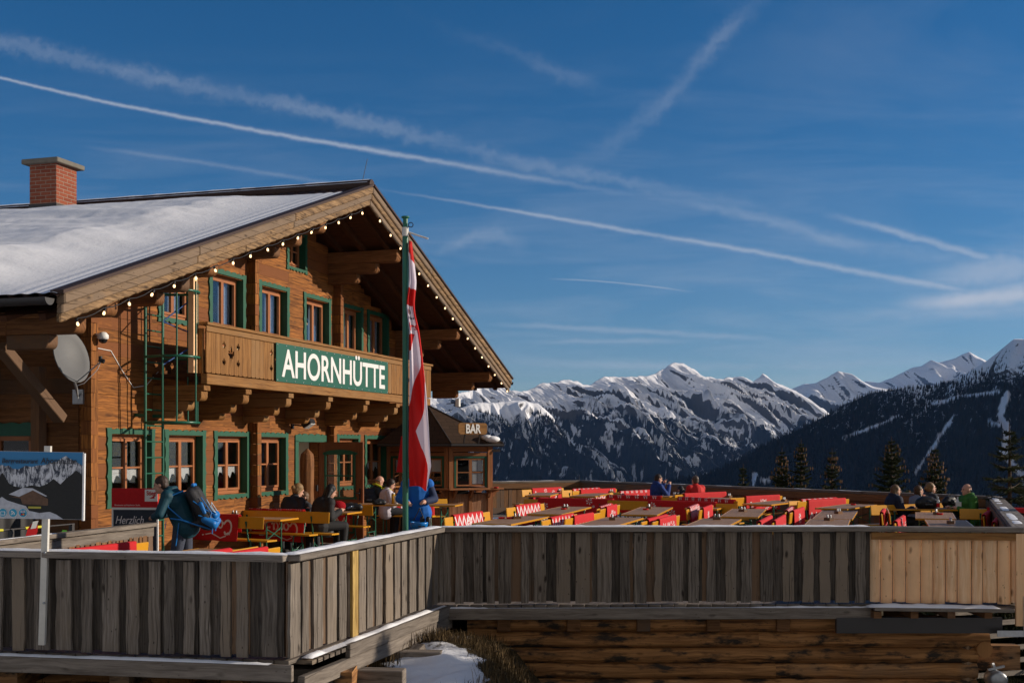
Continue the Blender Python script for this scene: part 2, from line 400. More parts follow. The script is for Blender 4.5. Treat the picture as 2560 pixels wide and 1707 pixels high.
# window builder
def wave(a,b,n,amp,seed,end=.0):
    out=[]
    for i in range(n+1):
        t=i/n; d=abs(math.sin(t*math.pi*5))**.7*amp*(1 if .12<t<.88 else .4); out.append((a+(b-a)*t,d))
    return out
def window(x0,x1,z0,z1,ins=.125,depth=.12,bars=(1,1),curtain=None,name='window',bottom=True,par=house,y=WY,open_=None):
    """x0..x1 z0..z1: outer edge of the green surround; the casement sits back in the reveal"""
    a,b,c,d=x0+ins,x1-ins,z0+(ins*.75 if bottom else 0),z1-ins+.03
    if open_: a,b,c,d=open_
    yf=y+depth; m=MB(); fw=.065
    m.box(a,a+fw,yf,yf+.06,c,d,None,2); m.box(b-fw,b,yf,yf+.06,c,d,None,2); m.box(a+fw,b-fw,yf,yf+.06,c,c+fw,None,0); m.box(a+fw,b-fw,yf,yf+.06,d-fw,d,None,0)
    a2,b2,c2,d2=a+fw+.008,b-fw-.008,c+fw+.008,d-fw-.008; s=.042
    mid=(a2+b2)/2
    for p,q in ((a2,mid),(mid,b2)):
        m.box(p,p+s,yf-.02,yf+.03,c2,d2,None,2); m.box(q-s,q,yf-.02,yf+.03,c2,d2,None,2); m.box(p+s,q-s,yf-.02,yf+.03,c2,c2+s,None,0); m.box(p+s,q-s,yf-.02,yf+.03,d2-s,d2,None,0)
        for k in range(bars[1]):
            zz=c2+(d2-c2)*(.5 if bars[1]==1 else .3); m.box(p+s,q-s,yf-.012,yf+.02,zz-.014,zz+.014,None,0)
    fr=m.build(name,M['frame'],par)
    m=MB(); m.box(a2+.01,b2-.01,yf+.005,yf+.012,c2+.01,d2-.01); m.build('pane',M['glass'],fr)
    m=MB(); g=.03                                               # green surround, scalloped outer edge, and the painted reveal
    W=x1-x0; Hh=z1-z0; w=ins
    L=[(x0+dd*.55,z) for z,dd in wave(z0,z1,40,.055,1)]
    m.prism(L+[(x0+w,z1),(x0+w,z0)],(0,y-g,0),(1,0,0),(0,0,1),(0,1,0),g-.002,.5)
    L=[(x1-dd*.55,z) for z,dd in wave(z0,z1,40,.055,1)]
    m.prism(L+[(x1-w,z1),(x1-w,z0)],(0,y-g,0),(1,0,0),(0,0,1),(0,1,0),g-.002,.5)
    T=[(x,z1-.03+dd*.6) for x,dd in wave(x0+w,x1-w,30,.05,2)]
    m.prism(T+[(x1-w,z1-w+.03),(x0+w,z1-w+.03)],(0,y-g,0),(1,0,0),(0,0,1),(0,1,0),g-.002,.5)
    if bottom:
        T=[(x,z0+.04-dd*.6) for x,dd in wave(x0+w,x1-w,30,.06,3)]
        m.prism(T+[(x1-w,z0+w*.75),(x0+w,z0+w*.75)],(0,y-g,0),(1,0,0),(0,0,1),(0,1,0),g-.002,.5)
    m.box(a-.012,a-.001,y,yf,c,d); m.box(b+.001,b+.012,y,yf,c,d); m.box(a,b,y,yf,d+.001,d+.012)
    m.build('surround',M['green'],fr)
    m=MB(); m.box(a,b,y-.02,yf+.01,c-.03,c-.002); m.build('sill',M['sill'],fr)
    if curtain=='lace':
        for p,q in ((a2+.04,mid-.03),(mid+.03,b2-.04)):
            P=[(p,c2+(d2-c2)*.5),(q,c2+(d2-c2)*.5)]; n=3
            for k in range(n+1): 
                P.append((q-(q-p)*k/n, c2+(d2-c2)*(.36 if k%2 else .30)));
                if k<n: P.append((q-(q-p)*(k+.5)/n, c2+(d2-c2)*.24 if k==1 else c2+(d2-c2)*.36))
            m=MB(); m.prism(P,(0,yf+.045,0),(1,0,0),(0,0,1),(0,1,0),.004,.5); m.build('lace_curtain',M['curtain'],fr)
    if curtain=='drape':
        for s0,s1 in ((a2-.05,a2+(b2-a2)*.42),(a2+(b2-a2)*.6,b2+.05)):
            m=MB(); m.surf(lambda u,v:(s0+(s1-s0)*u,yf+.13+.025*math.sin(u*34),c2+(d2-c2)*v),30,2,.5); m.build('curtain',M['bluecurt'],fr)
    return fr
for i,(a,b) in enumerate(GW): window(a,b,1.11,2.385,curtain='lace' if i<3 else None)
window(13.26,14.66,1.11,2.385,curtain='lace'); window(11.74,13.02,1.11,2.385,curtain=None)
window(UW[0][0],UW[0][1],4.2,5.37,curtain='drape')
for a,b in UW[1:]: window(a,b,3.95,5.37,bottom=False,curtain='drape',bars=(1,2))
window(9.36,10.30,5.74,6.62,ins=.11)
# window of the side wall (faces the left)
m=MB(); 
for k in range(3): m.box(2.9,2.98,2.75+k*.6,2.82+k*.6,1.2,2.25,None,2)
m.box(2.9,2.98,2.75,4.1,1.2,1.27,None,1); m.box(2.9,2.98,2.75,4.1,2.18,2.25,None,1); m.box(2.9,2.98,2.75,4.1,1.72,1.76,None,1); sw=m.build('window',M['frame'],house)
m=MB(); m.box(2.93,2.94,2.8,4.1,1.25,2.2); m.build('pane',M['glass'],sw)
m=MB(); m.box(3.5,3.52,2.2,10,-.2,2.7); m.build('dark_backing',M['dark'],sw)  # added dark sheet, stands in for the unlit room behind the pane
m=MB(); m.prism([(2.55,1.0),(2.72,1.0),(2.72,2.22),(4.2,2.22),(4.2,2.42)]+[(2.55+1.6*(1-t/20),2.44+.03*abs(math.sin(t*.9))) for t in range(21)],(2.97,0,0),(0,1,0),(0,0,1),(-1,0,0),.035,.5); m.build('surround',M['green'],sw)
# door opening, reveal with bright plaster, open door leaf
m=MB(); m.box(9.87,9.88,WY+.02,WY+1.4,0,2.2); m.box(9.88,11.2,WY+1.3,WY+1.33,0,2.2); m.box(10.84,10.86,WY+.22,WY+1.3,0,2.2); m.build('entrance_plaster',M['wallin'],house)
m=MB(); m.box(9.74,9.88,WY-.03,WY+.0,0,2.22,None,2); m.prism([(x,2.34+dd*.6) for x,dd in wave(9.74,11.22,30,.06,2)]+[(11.22,2.2),(9.74,2.2)],(0,WY-.03,0),(1,0,0),(0,0,1),(0,1,0),.028,.5); m.box(11.08,11.22,WY-.03,WY,2.0,2.22); m.build('door_surround',M['green'],house)
dr=MB(); dx=10.86; L=1.05
def dbox(a,b,z0,z1,t=.055,x=0): dr.box(dx+x,dx+t+x,WY-b,WY-a,z0,z1,None,2 if z1-z0>b-a else 1)
dbox(0,.16,.02,2.2);dbox(L-.18,L,.02,2.2);dbox(.16,L-.18,.02,.22);dbox(.16,L-.18,.78,1.02);dbox(.16,L-.18,1.96,2.2);dbox(.16,L-.18,.22,.78,.03,.012)
door=dr.build('door',M['door'],house)
m=MB(); m.box(dx+.02,dx+.028,WY-L+.18,WY-.16,1.02,1.96); m.build('pane',M['glass'],door)
m=MB(); q=lambda a,b,z0,z1:m.box(dx-.025,dx-.001,WY-b,WY-a,z0,z1)
q(.15,.19,1.0,1.98);q(L-.21,L-.17,1.0,1.98);q(.12,L-.14,.97,1.02);q(.19,L-.21,1.46,1.49);q(.48,.51,1.02,1.94)
m.prism([(WY-L+.13,1.93),(WY-L+.13,1.97),(WY-L+.3,2.02),(WY-.52,2.04),(WY-.28,2.02),(WY-.12,1.97),(WY-.12,1.93)],(dx-.025,0,0),(0,1,0),(0,0,1),(1,0,0),.024,.5)
q(.18,.21,.24,.76);q(L-.23,L-.2,.24,.76);q(.21,L-.23,.24,.27);q(.21,L-.23,.73,.76); m.build('door_trim',M['green'],door)
m=MB(); m.box(dx-.012,dx-.002,WY-L+.05,WY-L+.09,.95,1.2); m.tube([(dx-.01,WY-L+.07,1.1),(dx-.06,WY-L+.07,1.1),(dx-.06,WY-L+.19,1.1)],.009,6); m.build('door_handle',M['black'],door)
# roof slab (two slopes), dark metal ridge, corrugated tile edge
YB=13.5
m=MB()
for sgn in (0,1):
    f=lambda x:(x if not sgn else 19.15-x)
    def q(u,v): x=-.02+9.595*v; return (f(x),u*YB,4.02+.349*x-.07)
    m.surf(q,2,2,.5,False,(YB,10))
    def q(u,v): x=-.02+9.595*v; return (f(x),u*YB+.03,4.02+.349*x-.26)
    m.surf(q,2,24,.5,False,(YB,10))
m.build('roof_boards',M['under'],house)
def tile(x,y): return 4.02+.349*x-.02+.028*math.sin((y/.23)*2*math.pi)
for sgn in (0,1):
    m=MB(); fx=(lambda x:x) if not sgn else (lambda x:19.15-x)
    def q(u,v):
        x=-.12+9.7*v; return (fx(x),-.04+u*(YB+.04),tile(x,u*YB)-.03*((v*24)%1))
    m.surf(q,236,24,.5,True); o=m.build('roof_tiles',M['roofm'],house)
m=MB(); m.tube([(XC,-.06,7.37),(XC,YB,7.37)],.13,10); m.build('ridge_cap',M['roofm'],house)
m=MB(); m.surf(lambda u,v:(XC-.12+.24*v,.0+12*u,7.475+.035*math.sin(v*math.pi)*(1+.6*n1(u*40,3))-.10*abs(v-.5)),80,4,.5); m.build('ridge_snow',M['snow'],house)
# rafters under the overhang
for k in range(11):
    pass
for sgn in (0,1):
    for y in (.35,.95,1.5):
        f=lambda x:(x if not sgn else 19.15-x)
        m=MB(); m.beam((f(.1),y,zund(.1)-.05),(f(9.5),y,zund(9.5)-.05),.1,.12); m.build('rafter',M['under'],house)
# barge boards: three tiers each side
for sgn in (0,1):
    f=lambda x:(x if not sgn else 19.15-x)
    for nm,za,zb,yy,th in (('barge_board',-.01,-.15,-.09,.14),('barge_board',-.14,-.27,-.055,.1),('barge_board',-.255,-.375,-.02,.07)):
        m=MB(); segs=[-.02,3.1,6.2,9.574] if za>-.2 else [-.02,4.6,9.574]
        for a,b in zip(segs,segs[1:]):
            P=[(a,ztop(a)+zb),(b-.004,ztop(b)+zb),(b-.004,ztop(b)+za),(a,ztop(a)+za)]
            if za<-.2:
                n=int((b-a)/.11); low=[(a+(b-a-.004)*k/n,ztop(a+(b-a)*k/n)+zb-.012*abs(math.sin(k*1.57))) for k in range(n+1)]; P=low+P[2:]
            P=[(f(x),z) for x,z in P]
            if sgn: P=P[::-1]
            m.prism(P,(0,yy,0),(1,0,0),(0,0,1),(0,1,0),th)
        m.build(nm,M['barge'],house,bevel=.018)
    m=MB(); a,b=-.08,9.55; P=[(f(a),ztop(a)),(f(b),ztop(b)),(f(b),ztop(b)+.045),(f(a),ztop(a)+.045)]
    m.prism(P if not sgn else P[::-1],(0,-.115,0),(1,0,0),(0,0,1),(0,1,0),.2,.5); m.build('verge_flashing',M['roofm'],house)
# purlins with stepped, rounded corbels
def corbel_profile(L,h,r):            # in (y,z): block from y=0 (wall) out to -L, lower outer corner rounded
    P=[(0,0),(0,-h),(-L+r,-h)]+[(-L+r-r*math.sin(t*math.pi/12),-h+r-r*math.cos(t*math.pi/12)) for t in range(1,7)]+[(-L,0)]
    return P
for x in (1.25,3.85,7.72,11.43,15.3,17.9):
    zt=ztop(x)-.34; out=-.0
    m=MB(); m.prism([(p[0],p[1]) for p in corbel_profile(WY-.12,.26,.10)],(x-.12,WY,zt),(0,1,0),(0,0,1),(1,0,0),.24,.4)
    if x<3 or x>16: m.box(x-.12,x+.12,WY+.002,YB-.5,zt-.26,zt-.002,.4,1)
    p=m.build('purlin',M['beam'],house,bevel=.01)
    for L,h,dz in ((WY-.62,.22,.262),(WY-1.08,.2,.486)):
        m=MB(); m.prism(corbel_profile(L,h,.09),(x-.11,WY,zt-dz),(0,1,0),(0,0,1),(1,0,0),.22)
        if x<3 or x>16:
            if dz<.3: m.box(x-.11,x+.11,WY+.002,YB-.8,zt-dz-h,zt-dz-.002,.4,1)
        m.build('corbel',M['beam'],p,bevel=.01)
# braces from the side wall to the eave purlin
for y in (2.0,5.2):
    m=MB(); m.beam((2.6,y,2.5),(1.3,y,3.50),.15,.19,up=(0,1,0)); m.build('brace',M['beam'],house,bevel=.01)
m=MB(); P=[(2.95,3.0),(1.5,3.0)]+[(1.5+.5*math.sin(t*math.pi/16),2.55+.4*math.cos(t*math.pi/16)*0+.0*t+.42-.42*math.sin(t*math.pi/16)) for t in range(0,5)]+[(2.95,2.0)]
m.prism([(3.0,3.5),(1.3,3.5),(1.3,3.25),(1.6,3.2),(1.85,3.05),(2.0,2.85),(3.0,2.3)],(0,3.6,0),(1,0,0),(0,0,1),(0,1,0),.16,.8); m.build('arched_brace',M['beam'],house)
# gutter along the left eave
m=MB(); m.surf(lambda u,v:(-.17+.09*math.cos(math.pi*(1+v)),.03+YB*u,3.93+.09*math.sin(math.pi*(1+v))),2,8,.5,True)
m.surf(lambda u,v:(-.17+.083*math.cos(math.pi*(1+v)),.03+YB*u,3.935+.083*math.sin(math.pi*(1+v))),2,8,.5,True)
m.prism([(-.26,3.93)]+[(-.17+.09*math.cos(math.pi*(1+t/8)),3.93+.09*math.sin(math.pi*(1+t/8))) for t in range(9)],(0,.02,0),(1,0,0),(0,0,1),(0,1,0),.012,.5)
m.build('gutter',M['darkm'],house)
m=MB(); m.surf(lambda u,v:(19.33+.09*math.cos(math.pi*(1+v)),-.05+YB*u,3.93+.09*math.sin(math.pi*(1+v))),2,8,.5,True); m.build('gutter',M['darkm'],house)
# snow on the left slope
def snowz(x,y):
    e=min(1,max(0,(y-.30)/2.0)); e=e*e*(3-2*e)*.5+e*.5; tm=4.02+.349*x+.006+.36*(tile(x,y)-4.0-.349*x)*max(0,1-y/1.0)
    lo=tm+.012
    edge=9.05-max(0,min(1,(y-4.0)/2.0))*.85+.18*n1(y*.8,2)
    top=min(1,max(0,(edge-x)/.3)); bot=min(1,max(0,(x+.02)/.35+.25*n1(y*2,9)))**.5
    th=.09+.26*(1-x/9.5)+.030*min(y,7)+.085*float(mnoise.noise(Vector((x*.95,y*.30,5))))+.03*float(mnoise.noise(Vector((x*2.6,y*.8,15))))+.05*n1(x*.45+y*.15,1)+.05*n1(x*1.1+4,5)*(1+n1(y*.3,2))+.03*float(mnoise.noise(Vector((x*1.3,y*.7,2))))+.012*float(mnoise.noise(Vector((x*5,y*4,8))))
    th*=e**.7*bot*min(1,max(0,(edge-x)/1.6))**.6
    z=(4.02+.349*x+th)*1.0
    z=lo*(1-e)+max(z,lo)*e
    if top<1: z=z*top**.6+(tile(x,y)-.05)*(1-top**.6)
    return z
V=[];nu,nv=260,190
ys=[-.03+12.6*(i/nu)**1.5 for i in range(nu+1)]; xs=[-.1+9.5*(j/nv) for j in range(nv+1)]
V=[(x,y,snowz(x,y)) for y in ys for x in xs]
np_mesh('roof_snow',V,grid_faces(nu+1,nv+1)[:,::-1],M['snow'],True,house)
# chimney
cx,cy=8.6,6.82
m=MB()
def cb(x0,x1,y0,y1,z0,z1):
    for P,U in (([(x0,y0,z0),(x1,y0,z0),(x1,y0,z1),(x0,y0,z1)],[(x0,z0),(x1,z0),(x1,z1),(x0,z1)]),([(x0,y1,z0),(x0,y0,z0),(x0,y0,z1),(x0,y1,z1)],[(y1,z0),(y0,z0),(y0,z1),(y1,z1)]),
                ([(x1,y0,z0),(x1,y1,z0),(x1,y1,z1),(x1,y0,z1)],[(y0,z0),(y1,z0),(y1,z1),(y0,z1)]),([(x1,y1,z0),(x0,y1,z0),(x0,y1,z1),(x1,y1,z1)],[(x1,z0),(x0,z0),(x0,z1),(x1,z1)])):
        m.add(P,[(0,1,2,3)],[U],.5)
cb(cx-.33,cx+.33,cy-.33,cy+.33,7.15,7.99); ch=m.build('chimney',M['brick'],house)
m=MB(); m.box(cx-.45,cx+.45,cy-.45,cy+.45,7.99,8.09); m.build('chimney_cap',M['concrete'],ch,bevel=.012)
m=MB(); m.box(cx-.345,cx+.345,cy-.345,cy+.345,6.7,7.16); m.build('chimney_flashing',M['darkm'],ch)
m=MB(); m.tube([(8.9,8.7,7.0),(8.9,8.7,7.95)],.09,10); m.lathe([(.001,8.05),(.16,8.0),(.17,7.93)],(8.9,8.7,0),12); m.build('flue_pipe',M['darkm'],house)
m=MB(); m.tube([(XC-.02,.15,7.45),(XC+.12,.1,7.95)],.006,5); m.build('lightning_rod',M['darkm'],house)
# balcony
BY=.78; bal=MB(); bx0,bx1=4.45,14.72
balc=empty('balcony',(.2,0,0)); balc.parent=house
m=MB(); m.box(bx0-.02,bx1,BY-.06,BY+.06,3.12,3.29,.6,0); m.build('floor_beam',M['balc'],balc,bevel=.008)
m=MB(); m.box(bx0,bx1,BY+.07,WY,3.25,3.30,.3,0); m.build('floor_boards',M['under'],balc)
m=MB(); m.box(bx0-.05,bx1+.1,BY-.09,BY+.09,4.09,4.14,.6,0); m.box(bx0-.02,bx1+.06,BY-.055,BY-.03,3.99,4.088,.75,0); m.build('handrail',M['balc'],balc,bevel=.006)
pl=MB(); x=bx0+.01; k=0
while x<bx1-.02:
    w=.142; g=.006; r=.03; n=5
    P=[(x,4.04),(x,3.34)]+[(x+r*(1-math.cos(t*math.pi/8)),3.34-r*math.sin(t*math.pi/8)) for t in range(1,5)]+[(x+w-r*(1-math.cos(t*math.pi/8)),3.34-r*math.sin(t*math.pi/8)) for t in range(4,0,-1)]+[(x+w,3.34),(x+w,4.04)]
    pl.prism(P,(0,BY-.03,0),(1,0,0),(0,0,1),(0,1,0),.028,None,1); x+=w+g
planks=pl.build('balustrade_planks',M['balc'],balc)
LEAF=[(0,-1),(.06,-.45),(.45,-.55),(.38,-.35),(.85,-.02),(.7,.05),(.8,.38),(.5,.3),(.42,.45),(.22,.2),(.3,.72),(.15,.65),(0,1)]
LEAF=LEAF+[(-a,b) for a,b in LEAF[-2:0:-1]]
cut=MB()
for gx in (5.25,6.9,8.5,10.1,11.7,13.3):
    for dx_,dz,s in ((0,-.0,.15),(-.235,.13,.085),(.235,.13,.085),(-.235,-.155,.085),(.235,-.155,.085)):
        cut.prism([(p[0]*s*.85,p[1]*s) for p in LEAF],(gx+dx_,BY-.1,3.67+dz),(1,0,0),(0,0,1),(0,1,0),.2,.5)
co=cut.build('cut',None,None)
import bmesh
b_=bmesh.new(); b_.from_mesh(co.data); bmesh.ops.recalc_face_normals(b_,faces=b_.faces); b_.to_mesh(co.data); b_.free()
bo=planks.modifiers.new('b','BOOLEAN'); bo.object=co; bo.solver='EXACT'
co.parent=planks.parent; bpy.context.view_layer.update()
dg=bpy.context.evaluated_depsgraph_get(); dg.update(); me=bpy.data.meshes.new_from_object(planks.evaluated_get(dg)) 
if len(me.polygons)>100: planks.modifiers.clear(); planks.data=me
bpy.data.objects.remove(co)
m=MB(); m.box(bx0-.02,bx0+.03,BY+.03,BY+.12,3.3,4.04,.5,2); m.build('corner_board',M['balc'],balc)
m=MB(); m.box(bx1-.04,bx1+.01,BY+.03,WY-.03,3.3,4.04,.5,2); m.build('end_panel',M['balc'],balc)
m=MB(); m.box(4.28,4.39,BY+.10,BY+.20,3.3,ztop(4.5)-.6,.9,2); m.build('post',M['new'],balc)
for bx in (4.55,5.92,7.52,9.23,11.07,12.8,14.45):
    m=MB(); z=3.11
    for i,(L,h) in enumerate(((.98,.1),(.93,.17),(.68,.16),(.46,.12))):
        m.prism(corbel_profile(L,h-.004,.08 if i else .01),(bx-.1,WY,z),(0,1,0),(0,0,1),(1,0,0),.2); z-=h
    m.build('bracket',M['balc'],balc,bevel=.006)
tag(balc)
# ---------------------------------------------------------------- things fixed to the chalet
def onhouse(name,label,cat,group=None,o=(0,0,0)): 
    p=H2W(*o); return empty(name,p,HRZ,label,cat,group)
b=onhouse('name_banner','green banner with the white chalet name, fixed on the balcony front','banner',None,(.2,0,0))
m=MB(); m.box(6.77,12.0,BY-.075,BY-.062,3.29,4.0,.5,0); m.build('board',M['signg'],b)
text('AHORNHÜTTE','lettering',.72,M['white'],b,(6.97,BY-.080,3.40),(1,0,0),(0,0,1),width=4.83,offset=.012)
m=MB()
for k in range(16):
    for z in (3.32,3.97): m.lathe([(.001,-.004),(.013,-.003),(.013,.003)],(6.82+k*.342,BY-.078,z),6,axis='y')
m.build('fixing_screws',M['steel'],b)
# string of bulbs
ls=onhouse('light_string','string of warm glowing bulbs hung under the gable edge of the roof','string lights')
m=MB(); bulbs=[]
for sgn in (0,1):
    f=lambda x:(x if not sgn else 19.15-x); n=17; pts=[]
    for k in range(n):
        x=.12+(9.3-.12)*(k+.3)/(n-.4); z=ztop(x)-.40+.01*n1(k*3.3,sgn); pts.append((f(x),-.035,z)); bulbs.append((f(x)+.02*n1(k*5.1,2),-.04,z-.05))
    P=[]
    for a,bb in zip(pts,pts[1:]):
        for t in (0,.33,.66): P.append((a[0]+(bb[0]-a[0])*t,a[1],a[2]+(bb[2]-a[2])*t-(.03 if t else 0)))
    m.tube(P+[pts[-1]],.008,5)
m.build('cable',M['black'],ls)
mb=MB(); mb.lathe([(.001,-.05),(.012,-.046),(.019,-.032),(.018,-.018),(.011,0),(.010,.01)],(0,0,0),10); b0=mb.build('bulb',M['bulb'],ls)
mb=MB(); mb.lathe([(.016,0),(.018,.05),(.001,.052)],(0,0,0),8); s0=mb.build('socket',M['black'],b0)
for i,p in enumerate(bulbs):
    if i==0: q_=b0
    else:
        q_=b0.copy(); COL.objects.link(q_); q_.parent=ls; s1=s0.copy(); COL.objects.link(s1); s1.parent=q_
    q_.location=p; q_.rotation_euler=(rnd.uniform(-.3,.3),rnd.uniform(-.4,.4),0)
# caged ladder
ld=onhouse('caged_ladder','green metal ladder with a round safety cage fixed to the facade','ladder')
ly=WY-.2; la,lb=4.15,4.65
m=MB()
for x in (la,lb): m.tube([(x,ly,.1),(x,ly,4.98)],.024,8)
m.build('side_rails',M['gmetal'],ld)
mb=MB(); mb.tube([(la,0,0),(lb,0,0)],.013,6); r0=mb.build('rung',M['gmetal'],ld,loc=(0,ly,.35))
for k in range(1,18):
    r1=r0.copy(); COL.objects.link(r1); r1.parent=ld; r1.location=(0,ly,.35+k*.26)
hoop=[]
for k in range(13):
    a=math.pi*(-.12+1.24*k/12); hoop.append((4.40-.37*math.cos(a),ly-.42+.0-.36*math.sin(a)))
hoop=[(la,ly)]+hoop+[(lb,ly)]
for i,z in enumerate((2.48,3.55,4.62)):
    m=MB(); m.tube([(p[0],p[1],z) for p in hoop],.022,6); m.build('cage_hoop',M['gmetal'],ld)
for k in (2,4,7,10,12):
    m=MB(); m.tube([(hoop[k][0],hoop[k][1],2.46),(hoop[k][0],hoop[k][1],4.78)],.014,6); m.build('cage_bar',M['gmetal'],ld)
m=MB()
for z in (.9,2.6,4.7):
    for x in (la,lb): m.beam((x,ly,z),(x,WY-.01,z),.03,.05)
build_each(m,'wall_bracket',M['gmetal'],ld)
m=MB(); T=[(hoop[10],4.6),(hoop[2],4.1),(hoop[12],4.0),(hoop[10],3.8),(hoop[2],3.4)]
for (p,z),(q_,z2) in zip(T,T[1:]): m.tube([(p[0],p[1],z),(q_[0],q_[1],z2)],.012,5)
m.build('blue_straps',plain('blue_strap',(.012,.07,.25),.5),ld)
# satellite dish
dp=atY(178,890,17.5); dish=empty('satellite_dish',dp,0,'grey satellite dish mounted at the left corner of the chalet','satellite dish')
_n=Vector((.88,-.38,.26)).normalized(); _s=Vector((0,0,1)).cross(_n).normalized(); _u=_n.cross(_s); Rt=Matrix((_s,_u,_n)).transposed()
mb=MB()
prof=[(.001,-.075),(.12,-.068),(.22,-.048),(.32,-.02),(.395,.012),(.41,.012),(.41,-.004),(.32,-.036),(.2,-.066),(.001,-.092)]
n=28; V=[]; dish.scale=(.92,.92,.92)
for r_,z_ in prof:
    for k in range(n):
        a=2*math.pi*k/n; V.append(Rt@Vector((r_*math.cos(a)*.92,r_*math.sin(a)*1.08,z_)))
mb.add(V,[(i*n+k,i*n+(k+1)%n,(i+1)*n+(k+1)%n,(i+1)*n+k) for i in range(len(prof)-1) for k in range(n)],None,.5,True); mb.build('reflector',M['greym'],dish)
fe=Rt@Vector((0,-.26,.56)); base=Rt@Vector((0,-.43,0.0))
mb=MB(); mb.tube([base,fe],.012,6); mb.build('feed_arm',M['steel'],dish)
mb=MB(); mb.tube([fe+Vector((-.03,0,.03)),fe+Vector((.05,0,.0))],.035,8); mb.tube([fe+Vector((-.01,0,.04)),fe+Vector((-.01,.0,.085))],.03,8); mb.build('receiver_heads',M['black'],dish)
bk=Rt@Vector((0,0,-.09)); loc2=H2W(2.9,1.9,2.95)-dp
mb=MB(); mb.tube([bk,bk+(loc2-bk)*.35+Vector((0,0,-.02)),loc2*.75+Vector((0,0,-.15)),loc2+Vector((0,0,-.15))],.022,8); mb.obox(loc2+Vector((0,0,-.15)),HD,HN,(0,0,1),.02,.1,.12); mb.build('mount_arm',M['steel'],dish)
mb=MB(); mb.tube([fe,fe+Vector((-.06,0,-.13)),base+Vector((.12,0,-.02)),base+Vector((0,0,-.06)),loc2+Vector((0,0,-.2))],.006,5); mb.build('cable',M['white'],dish)
# house cable
mb=MB(); mb.tube([(3.05,WY-.012,3.62),(3.5,WY-.012,3.6),(3.8,WY-.012,3.3),(4.1,WY-.012,3.05),(4.45,WY-.012,3.1),(4.8,WY-.012,3.35)],.008,5)
hc=tag(mb.build('wall_cable',M['white']),'thin white cable sagging across the facade logs beside the ladder','cable'); hc.location=HO; hc.rotation_euler=(0,0,HRZ)
# dome camera
p=H2W(3.0,1.6,3.78); dc=empty('dome_camera',p,0,'small white dome security camera under the left eave','security camera')
mb=MB(); mb.tube([(-.16,.02,.02),(-.02,0,.03),(.03,0,.02)],.02,6); mb.lathe([(.001,.07),(.05,.06),(.085,.02),(.085,-.03),(.07,-.045)],(.05,0,0),14); mb.build('housing',M['white'],dc)
mb=MB(); mb.lathe([(.07,-.04),(.062,-.08),(.035,-.105),(.001,-.112)],(.05,0,0),14); mb.build('dome',plain('smoked_dome',(.02,.02,.02),.08,spec=.7),dc)
# floodlight
p=H2W(9.62,WY-.02,2.55); fl=empty('floodlight',p,HRZ,'black floodlight on the facade above the entrance door','floodlight')
mb=MB(); mb.box(-.04,.04,-.02,.02,-.08,.08); mb.beam((0,0,0),(0,-.22,-.02),.03,.03); mb.build('arm',M['black'],fl)
mb=MB(); mb.obox((0,-.36,.03),(1,0,0),(0,.8,-.5),(0,.5,.8),.12,.11,.06); mb.build('lamp_head',M['black'],fl,bevel=.02)
mb=MB(); mb.obox((0,-.392,-.03),(1,0,0),(0,.8,-.5),(0,.5,.8),.10,.09,.006); mb.build('lens',M['glassware'],fl)
# small white box lamp under the far eave
p=H2W(15.9,.35,3.22); wl=empty('eave_speaker',p,HRZ,'small white outdoor speaker under the far eave beyond the flag','speaker')
mb=MB(); mb.box(-.06,.06,-.05,.05,-.1,.1); mb.build('cabinet',M['white'],wl,bevel=.01)
mb=MB(); mb.beam((0,0,0),(-.02,.3,-.02),.02,.02); mb.build('bracket',M['darkm'],wl)
# carved post by the door
p=H2W(9.2,1.2,0); cp=empty('carved_post',p,HRZ,'rough carved wooden post with pointed top beside the entrance door','carved post')
mb=MB(); V=[];n=9; zs=[0,.4,.8,1.2,1.6,1.85,1.95,2.06]; rs=[.17,.16,.18,.17,.18,.17,.15,.02]
for i,(z,r_) in enumerate(zip(zs,rs)):
    for k in range(n):
        a=2*math.pi*k/n; rr=r_*(1+.16*n1(k*1.9+z*1.3,4)); V.append((rr*math.cos(a)*.9,rr*math.sin(a)*.8,z+(.02*n1(k,7))))
mb.add(V,[(i*n+k,i*n+(k+1)%n,(i+1)*n+(k+1)%n,(i+1)*n+k) for i in range(len(zs)-1) for k in range(n)],[[(z_,k_*.1) for z_,k_ in ((V[a][2],b_),(V[a][2],b_+1),(V[a][2]+.4,b_+1),(V[a][2]+.4,b_))] for a,b_ in [(i*n+k,k) for i in range(len(zs)-1) for k in range(n)]],.5,False)
mb.build('trunk_block',M['beam'],cp,bevel=.01)
mb=MB(); mb.tube([(.1,-.17,.9),(.1,-.26,.9),(.1,-.26,.96)],.012,6); mb.box(.06,.1,-.19,-.15,1.2,1.32); mb.build('iron_latch',M['black'],cp)

